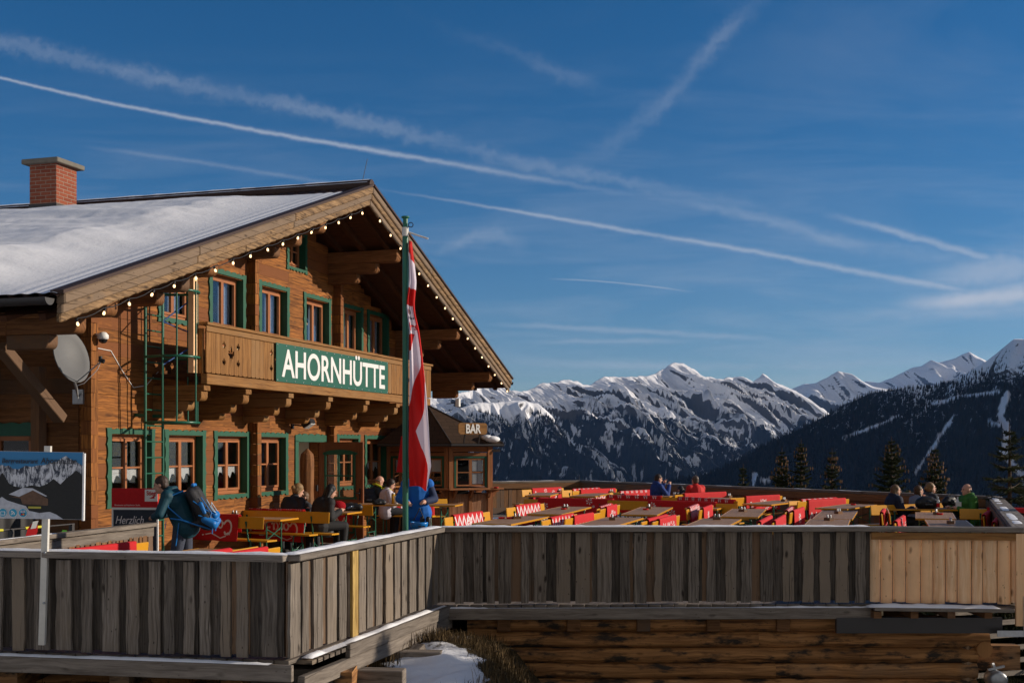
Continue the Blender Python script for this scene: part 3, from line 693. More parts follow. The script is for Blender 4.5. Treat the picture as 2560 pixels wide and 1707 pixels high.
# ================================================================ bar kiosk
KA=H2W(14.6,1.75); KB=Vector((-1.53,28.8,0)); kd1=(KB-KA).normalized(); ang=math.atan2(kd1.y,kd1.x)
kv=[Vector((KA.x,KA.y,0)),KB]; a=ang
for L,tr_ in ((1.1,45),(2.3,90),(1.2,45)):
    a+=R(tr_); kv.append(kv[-1]+Vector((math.cos(a),math.sin(a),0))*L)
kiosk=empty('bar_kiosk',(0,0,0),0,'brown wooden bar kiosk with shingled roof, counter and sash windows','kiosk')
kc=sum(kv,Vector((0,0,0)))/len(kv)
def kwall(i):
    A,B=kv[i],kv[i+1]; d=(B-A).normalized(); n=Vector((d.y,-d.x,0)); L=(B-A).length; return A,B,d,n,L
for i in range(4):
    A,B,d,n,L=kwall(i); up=Vector((0,0,1))
    m=MB(); P=lambda x,z,o=0:A+d*x+up*z+n*o
    def kb(x0,x1,z0,z1,o0,o1,var=None): m.obox(A+d*(x0+x1)/2+up*(z0+z1)/2+n*(o0+o1)/2,(up if z1-z0>x1-x0 else d),(d if z1-z0>x1-x0 else up),n,max(x1-x0,z1-z0)/2,min(x1-x0,z1-z0)/2,abs(o1-o0)/2,var)
    nwin={0:[(.12,.62),(.78,L-.12)],1:[(.14,L-.12)],2:[(.3,L-.3)],3:[(.2,L-.2)]}[i]
    kb(.0,.1,0,2.16,0,.04);kb(L-.1,L,0,2.16,0,.04);kb(.1,L-.1,1.98,2.16,-.03,.0);kb(.1,L-.1,1.88,1.96,0,.03)
    c=.1
    for a_,b_ in nwin+[(L-.1,L)]:
        if a_>c+.01: kb(c,a_,1.1,1.88,-.03,.0)
        c=b_
    kb(.1,L-.1,0,.08,-.01,.03); kb(L/2-.04,L/2+.04,.08,.96,-.01,.028)
    m.build('wall_frame',M['kiosk'],kiosk)
    m=MB(); kb(.1,L/2-.04,.08,.96,-.03,.0);kb(L/2+.04,L-.1,.08,.96,-.03,.0); m.build('wall_panel',M['kpanel'],kiosk)
    m=MB(); kb(-.08,L+.10,1.06,1.10,-.05,.30 if i!=0 else .22,.8); m.build('counter',M['kiosk'],kiosk,bevel=.006)
    for xb in (.12,L/2,L-.1):
        m=MB(); pr=[(0,0),(.24,0),(.24,-.04),(.17,-.07),(.12,-.16),(.03,-.2),(.0,-.26)]; m.prism(pr,A+d*(xb-.03)+up*1.055,n,up,d,.06,.4); m.build('counter_bracket',M['kiosk'],kiosk)
    for a_,b_ in nwin:
        m=MB(); kb(a_,a_+.05,1.12,1.88,-.02,.02,.5);kb(b_-.05,b_,1.12,1.88,-.02,.02,.5);kb(a_+.05,b_-.05,1.83,1.88,-.02,.02,.5); gf=m.build('window',M['green'],kiosk)
        m=MB(); w=.035; mid=(a_+b_)/2
        for p_,q_ in ((a_+.055,mid),(mid+.002,b_-.055)):
            kb(p_,p_+w,1.15,1.82,-.03,.0);kb(q_-w,q_,1.15,1.82,-.03,.0);kb(p_+w,q_-w,1.15,1.15+w,-.03,.0);kb(p_+w,q_-w,1.82-w,1.82,-.03,.0);kb(p_+w,q_-w,1.47,1.495,-.03,.0)
        m.build('sash',M['kiosk'],gf)
        m=MB(); kb(a_+.08,b_-.08,1.17,1.81,-.02,-.016); m.build('pane',M['glass'],gf)
        if i==1:
            m=MB()
            for x0_ in (mid+.06,mid+.19):
                for z0_ in (1.2,1.51): kb(x0_,x0_+.12,z0_,z0_+.27,-.034,-.030)
            m.build('menu_sheets',M['white'],gf)
        if i==0:
            m=MB(); kb(a_+.1,b_-.1,1.5,1.8,-.06,-.056); m.build('menu_sheets',M['curtain'],gf)
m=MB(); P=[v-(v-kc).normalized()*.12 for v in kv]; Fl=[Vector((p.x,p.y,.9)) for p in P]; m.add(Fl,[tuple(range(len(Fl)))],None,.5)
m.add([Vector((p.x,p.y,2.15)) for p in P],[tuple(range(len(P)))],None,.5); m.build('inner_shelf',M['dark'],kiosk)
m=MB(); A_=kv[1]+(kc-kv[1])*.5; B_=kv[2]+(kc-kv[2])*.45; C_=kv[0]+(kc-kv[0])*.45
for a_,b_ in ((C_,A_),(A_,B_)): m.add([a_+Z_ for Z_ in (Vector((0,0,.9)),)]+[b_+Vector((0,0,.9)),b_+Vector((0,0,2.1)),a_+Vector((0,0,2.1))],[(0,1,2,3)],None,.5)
m.build('dark_partition',M['dark'],kiosk)  # added near-black sheets in place of the shade inside the kiosk
# kiosk roof
apex=atY(1066,1011,29.6); ev=[]
outs=[]
for k,v in enumerate(kv):
    o_=(v-kc).normalized(); outs.append(v+o_*(.36 if k else .1))
ev=[Vector((p.x,p.y,2.19)) for p in outs]; ev[0]=Vector((*(H2W(13.9,1.7).to_2d()),2.19))
m=MB()
for i in range(4):
    A,B=ev[i],ev[i+1]; d=(B-A).normalized(); s=(apex-A)-d*(apex-A).dot(d); h=s.length; s.normalize()
    U=[((p-A).dot(d),(p-A).dot(s)) for p in (A,B,apex)]; m.add([A,B,apex],[(0,1,2)],[U],.5)
    A2,B2,p2=[q_-Vector((0,0,.05)) for q_ in (A,B,apex)]; m.add([B2,A2,p2,A,B],[(0,1,2),(1,0,4,3)],None,.5)
m.build('roof',M['shingle'],kiosk)
m=MB()
for i in range(4): m.tube([ev[i]+Vector((0,0,-.05)),ev[i+1]+Vector((0,0,-.05))],.035,8)
for i in (1,2): m.tube([ev[i]+Vector((0,0,.01)),apex],.02,6)
m.build('gutter',M['darkm'],kiosk)
m=MB(); c0=ev[2].lerp(apex,.10)+Vector((-.08,-.1,0)); m.ico(c0,.2,(1,1,.42),10,6); m.ico(c0+Vector((-.13,-.03,.04)),.14,(1,1,.5),10,6); m.build('roof_snow',M['snow'],kiosk)
bs=empty('bar_sign',atY(1182.5,1071,28.35),R(30),'wooden board with white word BAR standing on the kiosk roof','sign')
m=MB(); w,h,c=.385,.135,.045; m.prism([(-w+c,-h),(w-c,-h),(w,-h+c),(w,h-c),(w-c,h),(-w+c,h),(-w,h-c),(-w,-h+c)],(0,0,0),(1,0,0),(0,0,1),(0,1,0),.03,.6); m.build('board',M['balc'],bs)
text('BAR','lettering',.30,M['white'],bs,(-.19,-.008,-.105),(1,0,0),(0,0,1),width=.40,offset=.008)
m=MB(); m.beam((-.2,.02,-.12),(-.2,.1,-.36),.03,.03); m.beam((.2,.02,-.12),(.2,.1,-.36),.03,.03); m.build('support',M['darkm'],bs)
ks=empty('small_board',atY(1237,1126,29.2),0,'small pale wooden plank jutting out below the kiosk eave','plank')
m=MB(); m.box(-.13,.13,-.02,.02,-.03,.03,.9); m.build('plank',M['rim'],ks)
# ================================================================ deck, fences, substructure
Z3=Vector((0,0,1))
PL0=Vector((-8.0,12.6,0)); PL1=Vector((-2.17,11.56,0)); PM=Vector((-.97,15.70,0)); PR0=Vector((4.74,15.80,0)); PR1=Vector((6.66,15.60,0)); PC=Vector((10.4,25.8,0)); PB=Vector((2.25,39.0,0)); PA=Vector((-.69,37.6,0))
m=MB()
poly=[PL0,PL1,PM,PR0,PR1,PC,PB,PA,Vector((-3,34,0)),Vector((-20,30,0)),Vector((-20,13,0))]
def inside(x,y):
    c=False; n=len(poly)
    for i in range(n):
        a,b=poly[i],poly[i-1]
        if (a.y>y)!=(b.y>y) and x<(b.x-a.x)*(y-a.y)/(b.y-a.y)+a.x: c=not c
    return c
# floor boards run along the facade direction, clipped to the outline
def clip_line(o,d):
    ts=[]
    n=len(poly)
    for i in range(n):
        a,b=poly[i],poly[(i+1)%n]; e=b-a; den=d.x*e.y-d.y*e.x
        if abs(den)<1e-9: continue
        w=a-o; t=(w.x*e.y-w.y*e.x)/den; s=(w.x*d.y-w.y*d.x)/den
        if 0<=s<1: ts.append(t)
    return sorted(ts)
k=-60
while k<70:
    o=Vector((0,20,0))+HN*(k*.16); ts=clip_line(o,HD)
    for a,b in zip(ts[::2],ts[1::2]):
        if b-a>.3: m.obox(o+HD*((a+b)/2)-Z3*.02,HD,HN,Z3,(b-a)/2-.01,.076,.02)
    k+=1
tag(m.build('deck_floor',M['rim']),kind='structure')
m=MB()
for (x,y,s) in ((1.3,35.4,1.0),(2.6,36.5,1.2),(-.2,34.8,.8),(0,31.6,.7),(4.5,35,.9)):
    m.ico((x,y,-.02),s,(1.6,.7,.09),14,6)
tag(m.build('deck_snow',M['snow']),kind='structure')

def boards(name,mat,p0,p1,n,z0,z1,wmin,wmax,th,off,gap=0,parent=None,wav=.006,skip=0,half=False,round_top=False,jit=0,sep=(0,0)):
    m=MB(); p0=Vector(p0);p1=Vector(p1); L=(p1-p0).length; d=(p1-p0).normalized(); x=0
    while x<L-.03:
        w=min(rnd.uniform(wmin,wmax),L-x)
        if rnd.random()>=skip and w>.04:
            K=7; zt=z1-(rnd.random()*jit); zb=z0+rnd.uniform(-.012,.012)
            lf=[(x+wav*n1(x*9+k*.9,1)+ (0),zb+(zt-zb)*k/K) for k in range(K+1)]
            rt=[(x+w-gap+wav*n1(x*9+k*.9+50,1),zb+(zt-zb)*k/K) for k in range(K+1)]
            if round_top: rt[-1]=(rt[-1][0]-.02,zt); rt.insert(-1,(rt[-1][0]+.018,zt-.03)); lf[-1]=(lf[-1][0]+.02,zt); lf.insert(-1,(lf[-1][0]-.018,zt-.03))
            P=rt+lf[::-1]
            c=off+rnd.uniform(-.006,.006)
            if half:                                        # half-round slab
                q=[(x,0),(x+w*.12,.55*th),(x+w*.35,.92*th),(x+w*.65,.92*th),(x+w*.88,.55*th),(x+w-gap,0)]
                V=[];U=[];ou=rnd.random()*40
                for z in (zb,zt):
                    for a,b in q: V.append(p0+d*a+n*(c+b)+Z3*z)
                nn=len(q); Fc=[(i,i+1,nn+i+1,nn+i) for i in range(nn-1)]
                m.add(V,Fc,[[(zb+ou,q[i][0]+ou),(zb+ou,q[i+1][0]+ou),(zt+ou,q[i+1][0]+ou),(zt+ou,q[i][0]+ou)] for i in range(nn-1)],None,True)
                m.add(V[nn:],[tuple(range(nn))],None,.5)
            else: m.prism([(b,a) for a,b in P][::-1] if False else P,p0+n*c,d,Z3,n,th,None,1)
        x+=w+(gap if half else 0)+rnd.uniform(*sep)
    return m.build(name,mat,parent)
def snowcap(name,p0,p1,z,w,h,parent,seed,n=None,gaps=0,amp=.5):
    p0=Vector(p0);p1=Vector(p1); L=(p1-p0).length; d=(p1-p0).normalized(); s=Vector((d.y,-d.x,0)); nu=max(20,int(L*14)); m=MB()
    def fn(u,v):
        x=u*L; hh=h*(.6+amp*n1(x*1.9,seed)+.3*n1(x*7,seed+1)+.15*n1(x*19,seed+2))
        if gaps: hh*=1 if n1(x*.8,seed+5)>-gaps else 0
        hh=max(hh,-.004); e=min(1,u*L/.05,(1-u)*L/.05)
        t=v*2-1; prof=(1-abs(t)**3)
        ww=w*(1+.10*n1(x*5,seed+3)*(1 if t>0 else -1))
        return p0+d*x+s*(t*ww/2)+Z3*(z-.003+hh*prof*e)
    m.surf(fn,nu,8,.5); return m.build(name,M['snow'],parent)
def rail(m,p0,p1,z0,z1,w,off=0,n=None):
    p0=Vector(p0);p1=Vector(p1); d=(p1-p0).normalized(); s=Vector((d.y,-d.x,0)); L=(p1-p0).length; N=max(1,int(L/3.9))
    for k in range(N):
        a=p0+(p1-p0)*k/N; b=p0+(p1-p0)*(k+1)/N
        m.obox((a+b)/2+s*off+Z3*((z0+z1)/2),d,s,Z3,L/N/2-.002,w/2,(z1-z0)/2)
def fence(label,p0,p1,cap='snow',mats=('greybase','grey'),ztop=.965,seed=1,rim=True,half=False,inner=False,wr=(.105,.19),railz=(.965,1.03),rw=.2):
    n=(p1-p0).normalized(); n=Vector((n.y,-n.x,0))
    f=empty('board_fence',(0,0,0),0,label,'fence')
    if half:
        boards('board_panel',M[mats[0]],p0,p1,n,.03,ztop,.13,.19,.05,0,.003,f,half=True)
    else:
        boards('back_boards',M[mats[0]],p0,p1,n,.04,ztop,.13,.22,.02,-.02,.002,f)
        boards('cover_boards',M[mats[1]],p0,p1,n,.03,ztop,wr[0],wr[1],.03,.0,.012,f,wav=.016,jit=.03,sep=(.03,.13))
    m=MB(); rail(m,p0,p1,railz[0],railz[1],rw,.03); m.build('top_rail',M['rim'],f,bevel=.008)
    if inner:
        boards('inner_boards',M['brown'],p0,p1,n,.04,ztop,.12,.2,.02,-.10,.004,f)
        m=MB(); rail(m,p0,p1,.80,.96,.04,-.13); rail(m,p0,p1,.02,.2,.05,-.14); m.build('inner_rail',M['brown'],f)
    else:
        m=MB(); L=(p1-p0).length
        for k in range(int(L/1.6)+1):
            q=p0+(p1-p0).normalized()*min(L-.06,.06+k*1.6); m.obox(q-n*.09+Z3*.5,Z3,n,(p1-p0).normalized(),.46,.04,.05)
        build_each(m,'post',M['brown'],f)
    if cap=='snow': snowcap('snow_cap',p0,p1,railz[1],rw*.9,.032,f,seed)
    elif cap=='thin': snowcap('snow_cap',p0,p1,railz[1],rw*.45,.010,f,seed,gaps=.02,amp=.9)
    return f,n
f1,nn=fence('weathered grey board fence at the lower left, meeting the corner beside the white sign post',PL0,PL1+Vector((0,0,0)),seed=3)
f2,_=fence('short sunlit grey board fence with one yellow board, running back to the flagpole',PL1,PM,seed=13,ztop=.955,wr=(.15,.24))
m=MB(); d=(PM-PL1).normalized(); n2=Vector((d.y,-d.x,0)); m.obox(PL1+d*1.48+n2*.045+Z3*.49,Z3,d,n2,.47,.075,.016,.9); m.build('yellow_board',wood('yellow_board_wood',(.22,.13,.035),(.52,.36,.12),streak=20,vary=.2,knots=.4,crack=.4),f2)
f3,_=fence('long weathered grey board fence in the shade along the front of the right terrace',PM,PR0,seed=23,wr=(.11,.20))
f4,n4=fence('pale new timber fence section at the right end of the terrace front',PR0,PR1,cap=None,mats=('new',),half=True,ztop=.93,seed=33)
m=MB(); rail(m,PR0,PR1,.86,.955,.03,.075); m.build('new_rail',M['balc'],f4)
m=MB(); m.obox(PR1+Vector((-.05,-.07,.35)),Z3,Vector((1,0,0)),Vector((0,1,0)),.60,.055,.02,.7); m.build('corner_post',M['new'],f4)
f5,_=fence('side fence of the right terrace with grey metal-topped rail receding to the far corner',PR1,PC,cap='thin',inner=True,seed=43,rw=.3)
f6,_=fence('far brown board fence closing the terrace in front of the mountains',PC,PB,cap='thin',inner=True,mats=('brown','brown'),seed=53,rw=.24)
f7,_=fence('brown board fence stretch beside the bar kiosk at the far left of the terrace',PB,PA,cap='thin',inner=True,mats=('brown','brown'),seed=63,rw=.24)
# inner rail by the stairs
I0=Vector((-6.45,10.9+.2,0)); I0=Vector((-6.15,11.9,0)); I1=Vector((-5.0,16.6,0))
st=empty('stair_railing',(0,0,0),0,'grey wooden stair railing with sunlit boards that the man in teal leans on','railing')
n=(I1-I0).normalized(); n=Vector((n.y,-n.x,0))
boards('board_panel',M['brown'],I0,I1,n,.03,.86,.08,.15,.025,0,.03,st)
m=MB(); rail(m,I0,I1,.84,.97,.05,-.0); rail(m,I0,I1,.975,1.03,.15,-.0); m.build('handrail',M['rim'],st,bevel=.006)
snowcap('snow_cap',I0,I0.lerp(I1,.55),1.03,.06,.015,st,77)
# rim beams, ledge snow and supports
ds=empty('deck_frame',(0,0,0),0,'grey edge beams and joists carrying the terrace deck','deck frame')
def rimbeam(p0,p1,z0,z1,off,nm='edge_beam',mat='rim',ext=(0,0),w=.06):
    p0=Vector(p0);p1=Vector(p1); d=(p1-p0).normalized(); n=Vector((d.y,-d.x,0)); m=MB()
    p0=p0-d*ext[0]; p1=p1+d*ext[1]; m.obox((p0+p1)/2+n*off+Z3*(z0+z1)/2,d,n,Z3,(p1-p0).length/2,w/2,(z1-z0)/2); m.build(nm,M[mat],ds,bevel=.006)
rimbeam(PL0,PL1,-.175,-.015,.14,ext=(0,.10))
rimbeam(PL1+d*1.05,PM,-.14,.0,.16,ext=(0,.06)); rimbeam(PL1,PM,-.30,-.145,.14,'lower_beam',ext=(.0,.05),w=.08)
rimbeam(PM,PR0,-.175,-.03,.13,ext=(-.10,-.02)); 
rimbeam(PR0,PR1,-.05,-.005,.20,'ledge_board',ext=(-.0,-.18),w=.24)
snowcap('ledge_snow',PL0+Vector((.05,-.10,0)),PL1+Vector((-.15,-.10,0)),-.01,.11,.03,ds,81,gaps=.25)
snowcap('ledge_snow',PL1+d*.2+n2*.1,PM+n2*.08,.0,.12,.035,ds,85,gaps=.3)
snowcap('ledge_snow',PM+Vector((.1,-.09,0)),PR0+Vector((0,-.09,0)),-.03,.1,.035,ds,89,gaps=.12)
snowcap('ledge_snow',PR0+Vector((-.1,-.2,0)),PR1+Vector((-.35,-.15,0)),-.003,.2,.055,ds,97,amp=.12)
m=MB()
for k in range(6): m.obox(PL1+d*(.25+k*.14)+n2*.06+Z3*-.045,n2,d,Z3,.10,.05,.02)
build_each(m,'board_end',M['grey'],ds)
m=MB()
for t in (1.3,2.5,3.6): m.obox(PL1+d*t+n2*-.3+Z3*-.41,Vector((1,-.1,0)),Vector((.1,1,0)),Z3,.95,.1,.1)
build_each(m,'joist',M['rim'],ds,.01)
m=MB()
m.beam(PL1+Vector((.1,.9,-1.15)),PL1+d*2.9+Vector((.25,0,-.36)),.2,.18); m.beam(PL1+Vector((-.3,.6,-.55)),PL1+d*3.2+Vector((0,0,-.62)),.16,.2)
m.beam(PL1+Vector((0.6,.9,-.95)),PL1+d*3.6+Vector((.5,0,-.75)),.14,.16); build_each(m,'brace_timber',M['rim'],ds,.01)
m=MB()
for k in range(6): m.box(-7.6+k*1.15,-7.4+k*1.15,12.3,14.6,-.44-.0,-.25,None,1)
m.box(-8,-2.1,13.2,13.4,-.62,-.45,None,0); m.box(-8,-2.2,12.75,12.9,-.8,-.63,None,0)
for k in range(4): m.box(-7+k*1.5,-6.8+k*1.5,13.1,13.35,-1.7,-.63,None,2)
build_each(m,'under_timber',M['log'],ds)
m=MB()
for k in range(7): m.box(-.2+k*.93,-.02+k*.93,15.86,17.3,-.375,-.18,None,1)
build_each(m,'joist',M['brown'],ds,.008)
m=MB(); m.box(4.25,6.42,15.62,15.70,-.36,-.155); m.build('dark_steel_beam',M['darkm'],ds)
m=MB()
for k in range(4): m.box(4.7+k*.48,4.8+k*.48,15.5,16.2,-.148,-.06,None,1)
build_each(m,'ledge_bearer',M['brown'],ds)
m=MB(); m.obox(PR1+Vector((.02,-.105,-.12)),Z3,(1,0,0),(0,1,0),.26,.035,.006); m.obox(PR1+Vector((-.16,-.105,-.345)),(1,0,0),Z3,(0,1,0),.2,.04,.006)
for z in (.08,-.1,-.22): m.lathe([(.001,-.012),(.012,-.01),(.013,0)],PR1+Vector((.02,-.11,z)),8,axis='y')
m.build('steel_angle',M['steel'],ds)
# log wall below
lw=empty('log_retaining_wall',(0,0,0),0,'wall of thick brown stained logs below the right terrace','log wall')
z=-.29; k=0
while z>-2.2:
    h=.213; xe=6.38 if k==1 else 6.22; xs=(-.6,2.6+rnd.random()*1.4,xe) if k%2 else (-.6,xe)
    m=MB()
    for a,b in zip(xs,xs[1:]):
        P=[]; nseg=10; V=[];U=[];ou=rnd.random()*40; A=[Vector((a+(b-a)*i/nseg,16.04+.02*n1(i+k*9,3)-(.003*i),z+.012*n1(i*1.3+k*5,2))) for i in range(nseg+1)]
        m.tube(A,[h/2*1.05]*(nseg+1),12)
    m.build('log',M['log'],lw); z-=h*.985; k+=1
m=MB(); m.tube([(6.3,15.9,-.62),(6.3,16.6,-.62)],.11,10); m.tube([(6.1,16.04,-.5),(6.1,16.04,-2.2)],.1,8); m.build('log',M['log'],lw)
m=MB(); m.box(-.6,-.2,15.95,16.1,-.55,-.18); m.box(6.28,6.9,16.2,16.4,-.95,-.62,None,0); build_each(m,'log_block',M['log'],lw)
# metal spot lamp at the corner of the log wall
sl=empty('metal_spotlight',(6.42,15.85,-1.0),0,'round galvanised spotlight at the corner of the log wall','spotlight')
m=MB(); m.lathe([(.001,-.14),(.09,-.14),(.115,-.12),(.12,.0),(.12,.10),(.10,.13),(.085,.13),(.08,.08),(.001,.08)],(0,0,0),20,axis='y'); m.build('housing',M['steel'],sl)
m=MB(); m.beam((-.1,0,.12),(.12,0,.17),.03,.03); m.beam((0,0,.1),(-.02,.05,.2),.04,.03); m.build('bracket',M['steel'],sl)
# horizontal rail fence, lower right
rf=empty('slat_fence',(0,0,0),0,'open grey horizontal slat fence below the right corner of the terrace','fence')
m=MB()
for k in range(6): 
    z=-.42-k*.19; m.beam((6.25,17.6-.0,z+.03),(10.8,20.6,z-.12-.03*k),.035,.075)
m.build('slats',M['rim'],rf)
m=MB()
for t in (.12,.5,.9): m.beam((6.25+4.55*t,17.66+3*t,-1.9),(6.25+4.55*t,17.66+3*t,-.35),.09,.09)
build_each(m,'post',M['rim'],rf)

# billboard on its post, outside the front fence
bb=empty('billboard',(-4.74,11.93,0),R(-1),'tilted poster billboard with snowy mountains and restaurant name on a white post','billboard')
m=MB(); m.beam((.055,-.03,.10),(.115,-.03,2.08),.062,.045,up=(0,1,0),var=.6); m.build('post',M['wpost'],bb)
m=MB(); 
for z in (.52,1.02): m.lathe([(.001,-.012),(.012,-.01),(.013,0)],(.075+z*.02,-.058,z),8,axis='y')
m.build('bolt',M['steel'],bb)
tilt=-.014; W,Hh=.856,.668; bbp=empty('poster_panel',(-.385,-.065,1.362)); bbp.parent=bb; bbp.rotation_euler=(0,R(.9),0)
m=MB(); m.box(0,W,0,.008,0,Hh); m.box(W,W+.018,-.012,.02,-.01,Hh-.01); m.build('panel_frame',M['white'],bbp)
skyb=plain('poster_sky',(.035,.20,.42),.5,nz=.1,sc=3); dkf=plain('poster_forest',(.012,.013,.013),.5,nz=.6,sc=26); psn=plain('poster_snow',(.50,.52,.57),.5,nz=.35,sc=22)
pr=NT('poster_mountain',.5); nz=pr.noise(pr.scale(pr.obj(),(26,1,9)),1,6,.7,.6); pr.color(pr.mix(pr.ramp(nz,.44,.56),(.035,.045,.07),(.62,.64,.68)))
def sheet(P,mat,y,nm): 
    m=MB(); m.add([(a*W,-y,b*Hh) for a,b in P],[tuple(range(len(P)))[::1]],[[(a,b) for a,b in P]],.5); m.build(nm,mat,bbp)
sheet([(0.002,.003),(.998,.003),(.998,.997),(.002,.997)],skyb,.0015,'printed_sky')
mt=[(.002,.76),(.05,.80),(.09,.775),(.13,.79),(.18,.74),(.25,.735),(.33,.79),(.40,.77),(.48,.80),(.55,.80),(.62,.84),(.70,.86),(.75,.91),(.80,.945),(.85,.90),(.92,.86),(.998,.80)]
sheet([(.002,.4),(.998,.4)]+mt[::-1],pr.m,.003,'printed_mountains')
fo=[(.002,.70),(.03,.62),(.06,.68),(.10,.60),(.14,.52),(.2,.48),(.3,.46),(.4,.5),(.5,.48),(.58,.52),(.66,.60),(.74,.52),(.8,.60),(.86,.66),(.92,.73),(.96,.70),(.998,.64)]
sheet([(.002,.004),(.998,.004)]+fo[::-1],dkf,.0045,'printed_forest')
sheet([(.002,.004),(.78,.004),(.70,.07),(.62,.11),(.5,.09),(.38,.12),(.34,.19),(.25,.22),(.12,.27),(.06,.32),(.002,.27)],psn,.006,'printed_snow')
sheet([(.14,.33),(.28,.30),(.30,.22),(.60,.20),(.60,.30),(.55,.33),(.42,.44),(.28,.33)],plain('poster_wood',(.13,.07,.04),.5,nz=.5,sc=30),.0075,'printed_house')
sheet([(.14,.36),(.30,.46),(.42,.455),(.59,.345),(.57,.335),(.42,.425),(.26,.325)],psn,.009,'printed_roof')
sheet([(.37,.155),(.52,.155),(.52,.185),(.37,.185)],plain('poster_yellow',(.45,.40,.06),.5),.009,'printed_banner')
icb=plain('poster_icon_blue',(.03,.33,.52),.5,nz=.05)
for i,cx_ in enumerate((.075,.195,.31)):
    sheet([(cx_+.052*math.cos(t*math.pi/10),.087+.067*math.sin(t*math.pi/10)) for t in range(20)],M['curtain'],.0105,'printed_icon_rim')
    sheet([(cx_+.047*math.cos(t*math.pi/10),.087+.061*math.sin(t*math.pi/10)) for t in range(20)],icb,.012,'printed_icon')
def pbox(x0,x1,z0,z1,mat,nm): sheet([(x0,z0),(x1,z0),(x1,z1),(x0,z1)],mat,.0135,nm)
for a in ((.048,.056,.05,.105),(.096,.104,.05,.105),(.056,.096,.05,.058),(.056,.096,.097,.105)): pbox(*a,M['white'],'printed_television')
pbox(.17,.182,.055,.07,M['white'],'printed_feed_dot')
for r_ in (.028,.045): sheet([(.172+r_*math.cos(t*math.pi/12),.06+r_*1.28*math.sin(t*math.pi/12)) for t in range(7)]+[(.172+(r_-.009)*math.cos(t*math.pi/12),.06+(r_-.009)*1.28*math.sin(t*math.pi/12)) for t in range(6,-1,-1)],M['white'],.0135,'printed_feed_wave')
pbox(.285,.337,.096,.125,M['white'],'printed_card'); pbox(.285,.337,.05,.085,plain('poster_navy',(.02,.03,.16),.5),'printed_card')
text('VISA','printed_word',.021,plain('poster_blue_ink',(.03,.05,.3),.5),bbp,(.247,-.015,.068),(1,0,0),(0,0,1),width=.038,ext=.0005)
sheet([(.30+.011*math.cos(t*.785),.067+.014*math.sin(t*.785)) for t in range(8)],M['red'],.015,'printed_dot'); sheet([(.32+.011*math.cos(t*.785),.067+.014*math.sin(t*.785)) for t in range(8)],M['gold'],.0155,'printed_dot')
ink=plain('poster_ink',(.035,.04,.05),.5)
text('Bergrestaurant','printed_name',.066,ink,bbp,(.05,-.012,Hh*.825),(1,0,0),(0,0,1),width=.36,ext=.001,offset=.0008,shear=.12)
text('Ahornhütte','printed_name',.084,ink,bbp,(.435,-.012,Hh*.825),(1,0,0),(0,0,1),width=.36,ext=.001,offset=.0008,shear=.12)

# chalkboard
cb_=empty('chalkboard',(-5.66,17.9,0),R(-6),'tall welcome chalkboard with red header standing behind the stair railing','chalkboard')
m=MB(); m.box(-.36,.36,0,.03,.35,.39); m.box(-.36,-.335,0,.03,.39,1.14); m.box(.335,.36,0,.03,.39,1.14); m.box(-.36,.36,0,.03,1.14,1.175); m.build('frame',M['white'],cb_)
m=MB(); m.box(-.335,.335,.006,.02,.39,1.14); m.build('slate',plain('slate',(.022,.03,.05),.6,nz=.3,sc=8),cb_)
m=MB(); m.box(-.36,.36,-.004,.03,1.175,1.46); m.build('header',M['red'],cb_)
m=MB(); m.box(.16,.36,-.009,-.005,1.265,1.445); m.build('header_badge',M['white'],cb_,bevel=.003)
text('Stiegl','badge_lettering',.09,M['red'],cb_,(.19,-.011,1.36),(1,0,0),(0,0,1),width=.15,ext=.001,offset=.002)
m=MB(); m.prism([(0,0),(.08,0),(.08,.045)],(.23,-.013,1.31),(1,0,0),(0,0,1),(0,1,0),.003,.5); m.build('badge_mark',M['red'],cb_)
text('Braukunst auf höchster Stufe.','header_lettering',.03,M['white'],cb_,(-.31,-.006,1.20),(1,0,0),(0,0,1),width=.40,ext=.001)
text('Herzlich','chalk_lettering',.17,M['print'],cb_,(-.30,.003,.93),(1,0,0),(0,0,1),width=.44,ext=.001,shear=.3)
text('Willkommen','chalk_lettering',.15,M['print'],cb_,(-.28,.003,.68),(1,0,0),(0,0,1),width=.53,ext=.001,shear=.3)
m=MB(); m.box(-.33,-.3,.03,.5,0,.4); m.box(.3,.33,.03,.5,0,.4); m.box(-.33,.33,.0,.04,.0,.05); m.build('stand',M['black'],cb_)

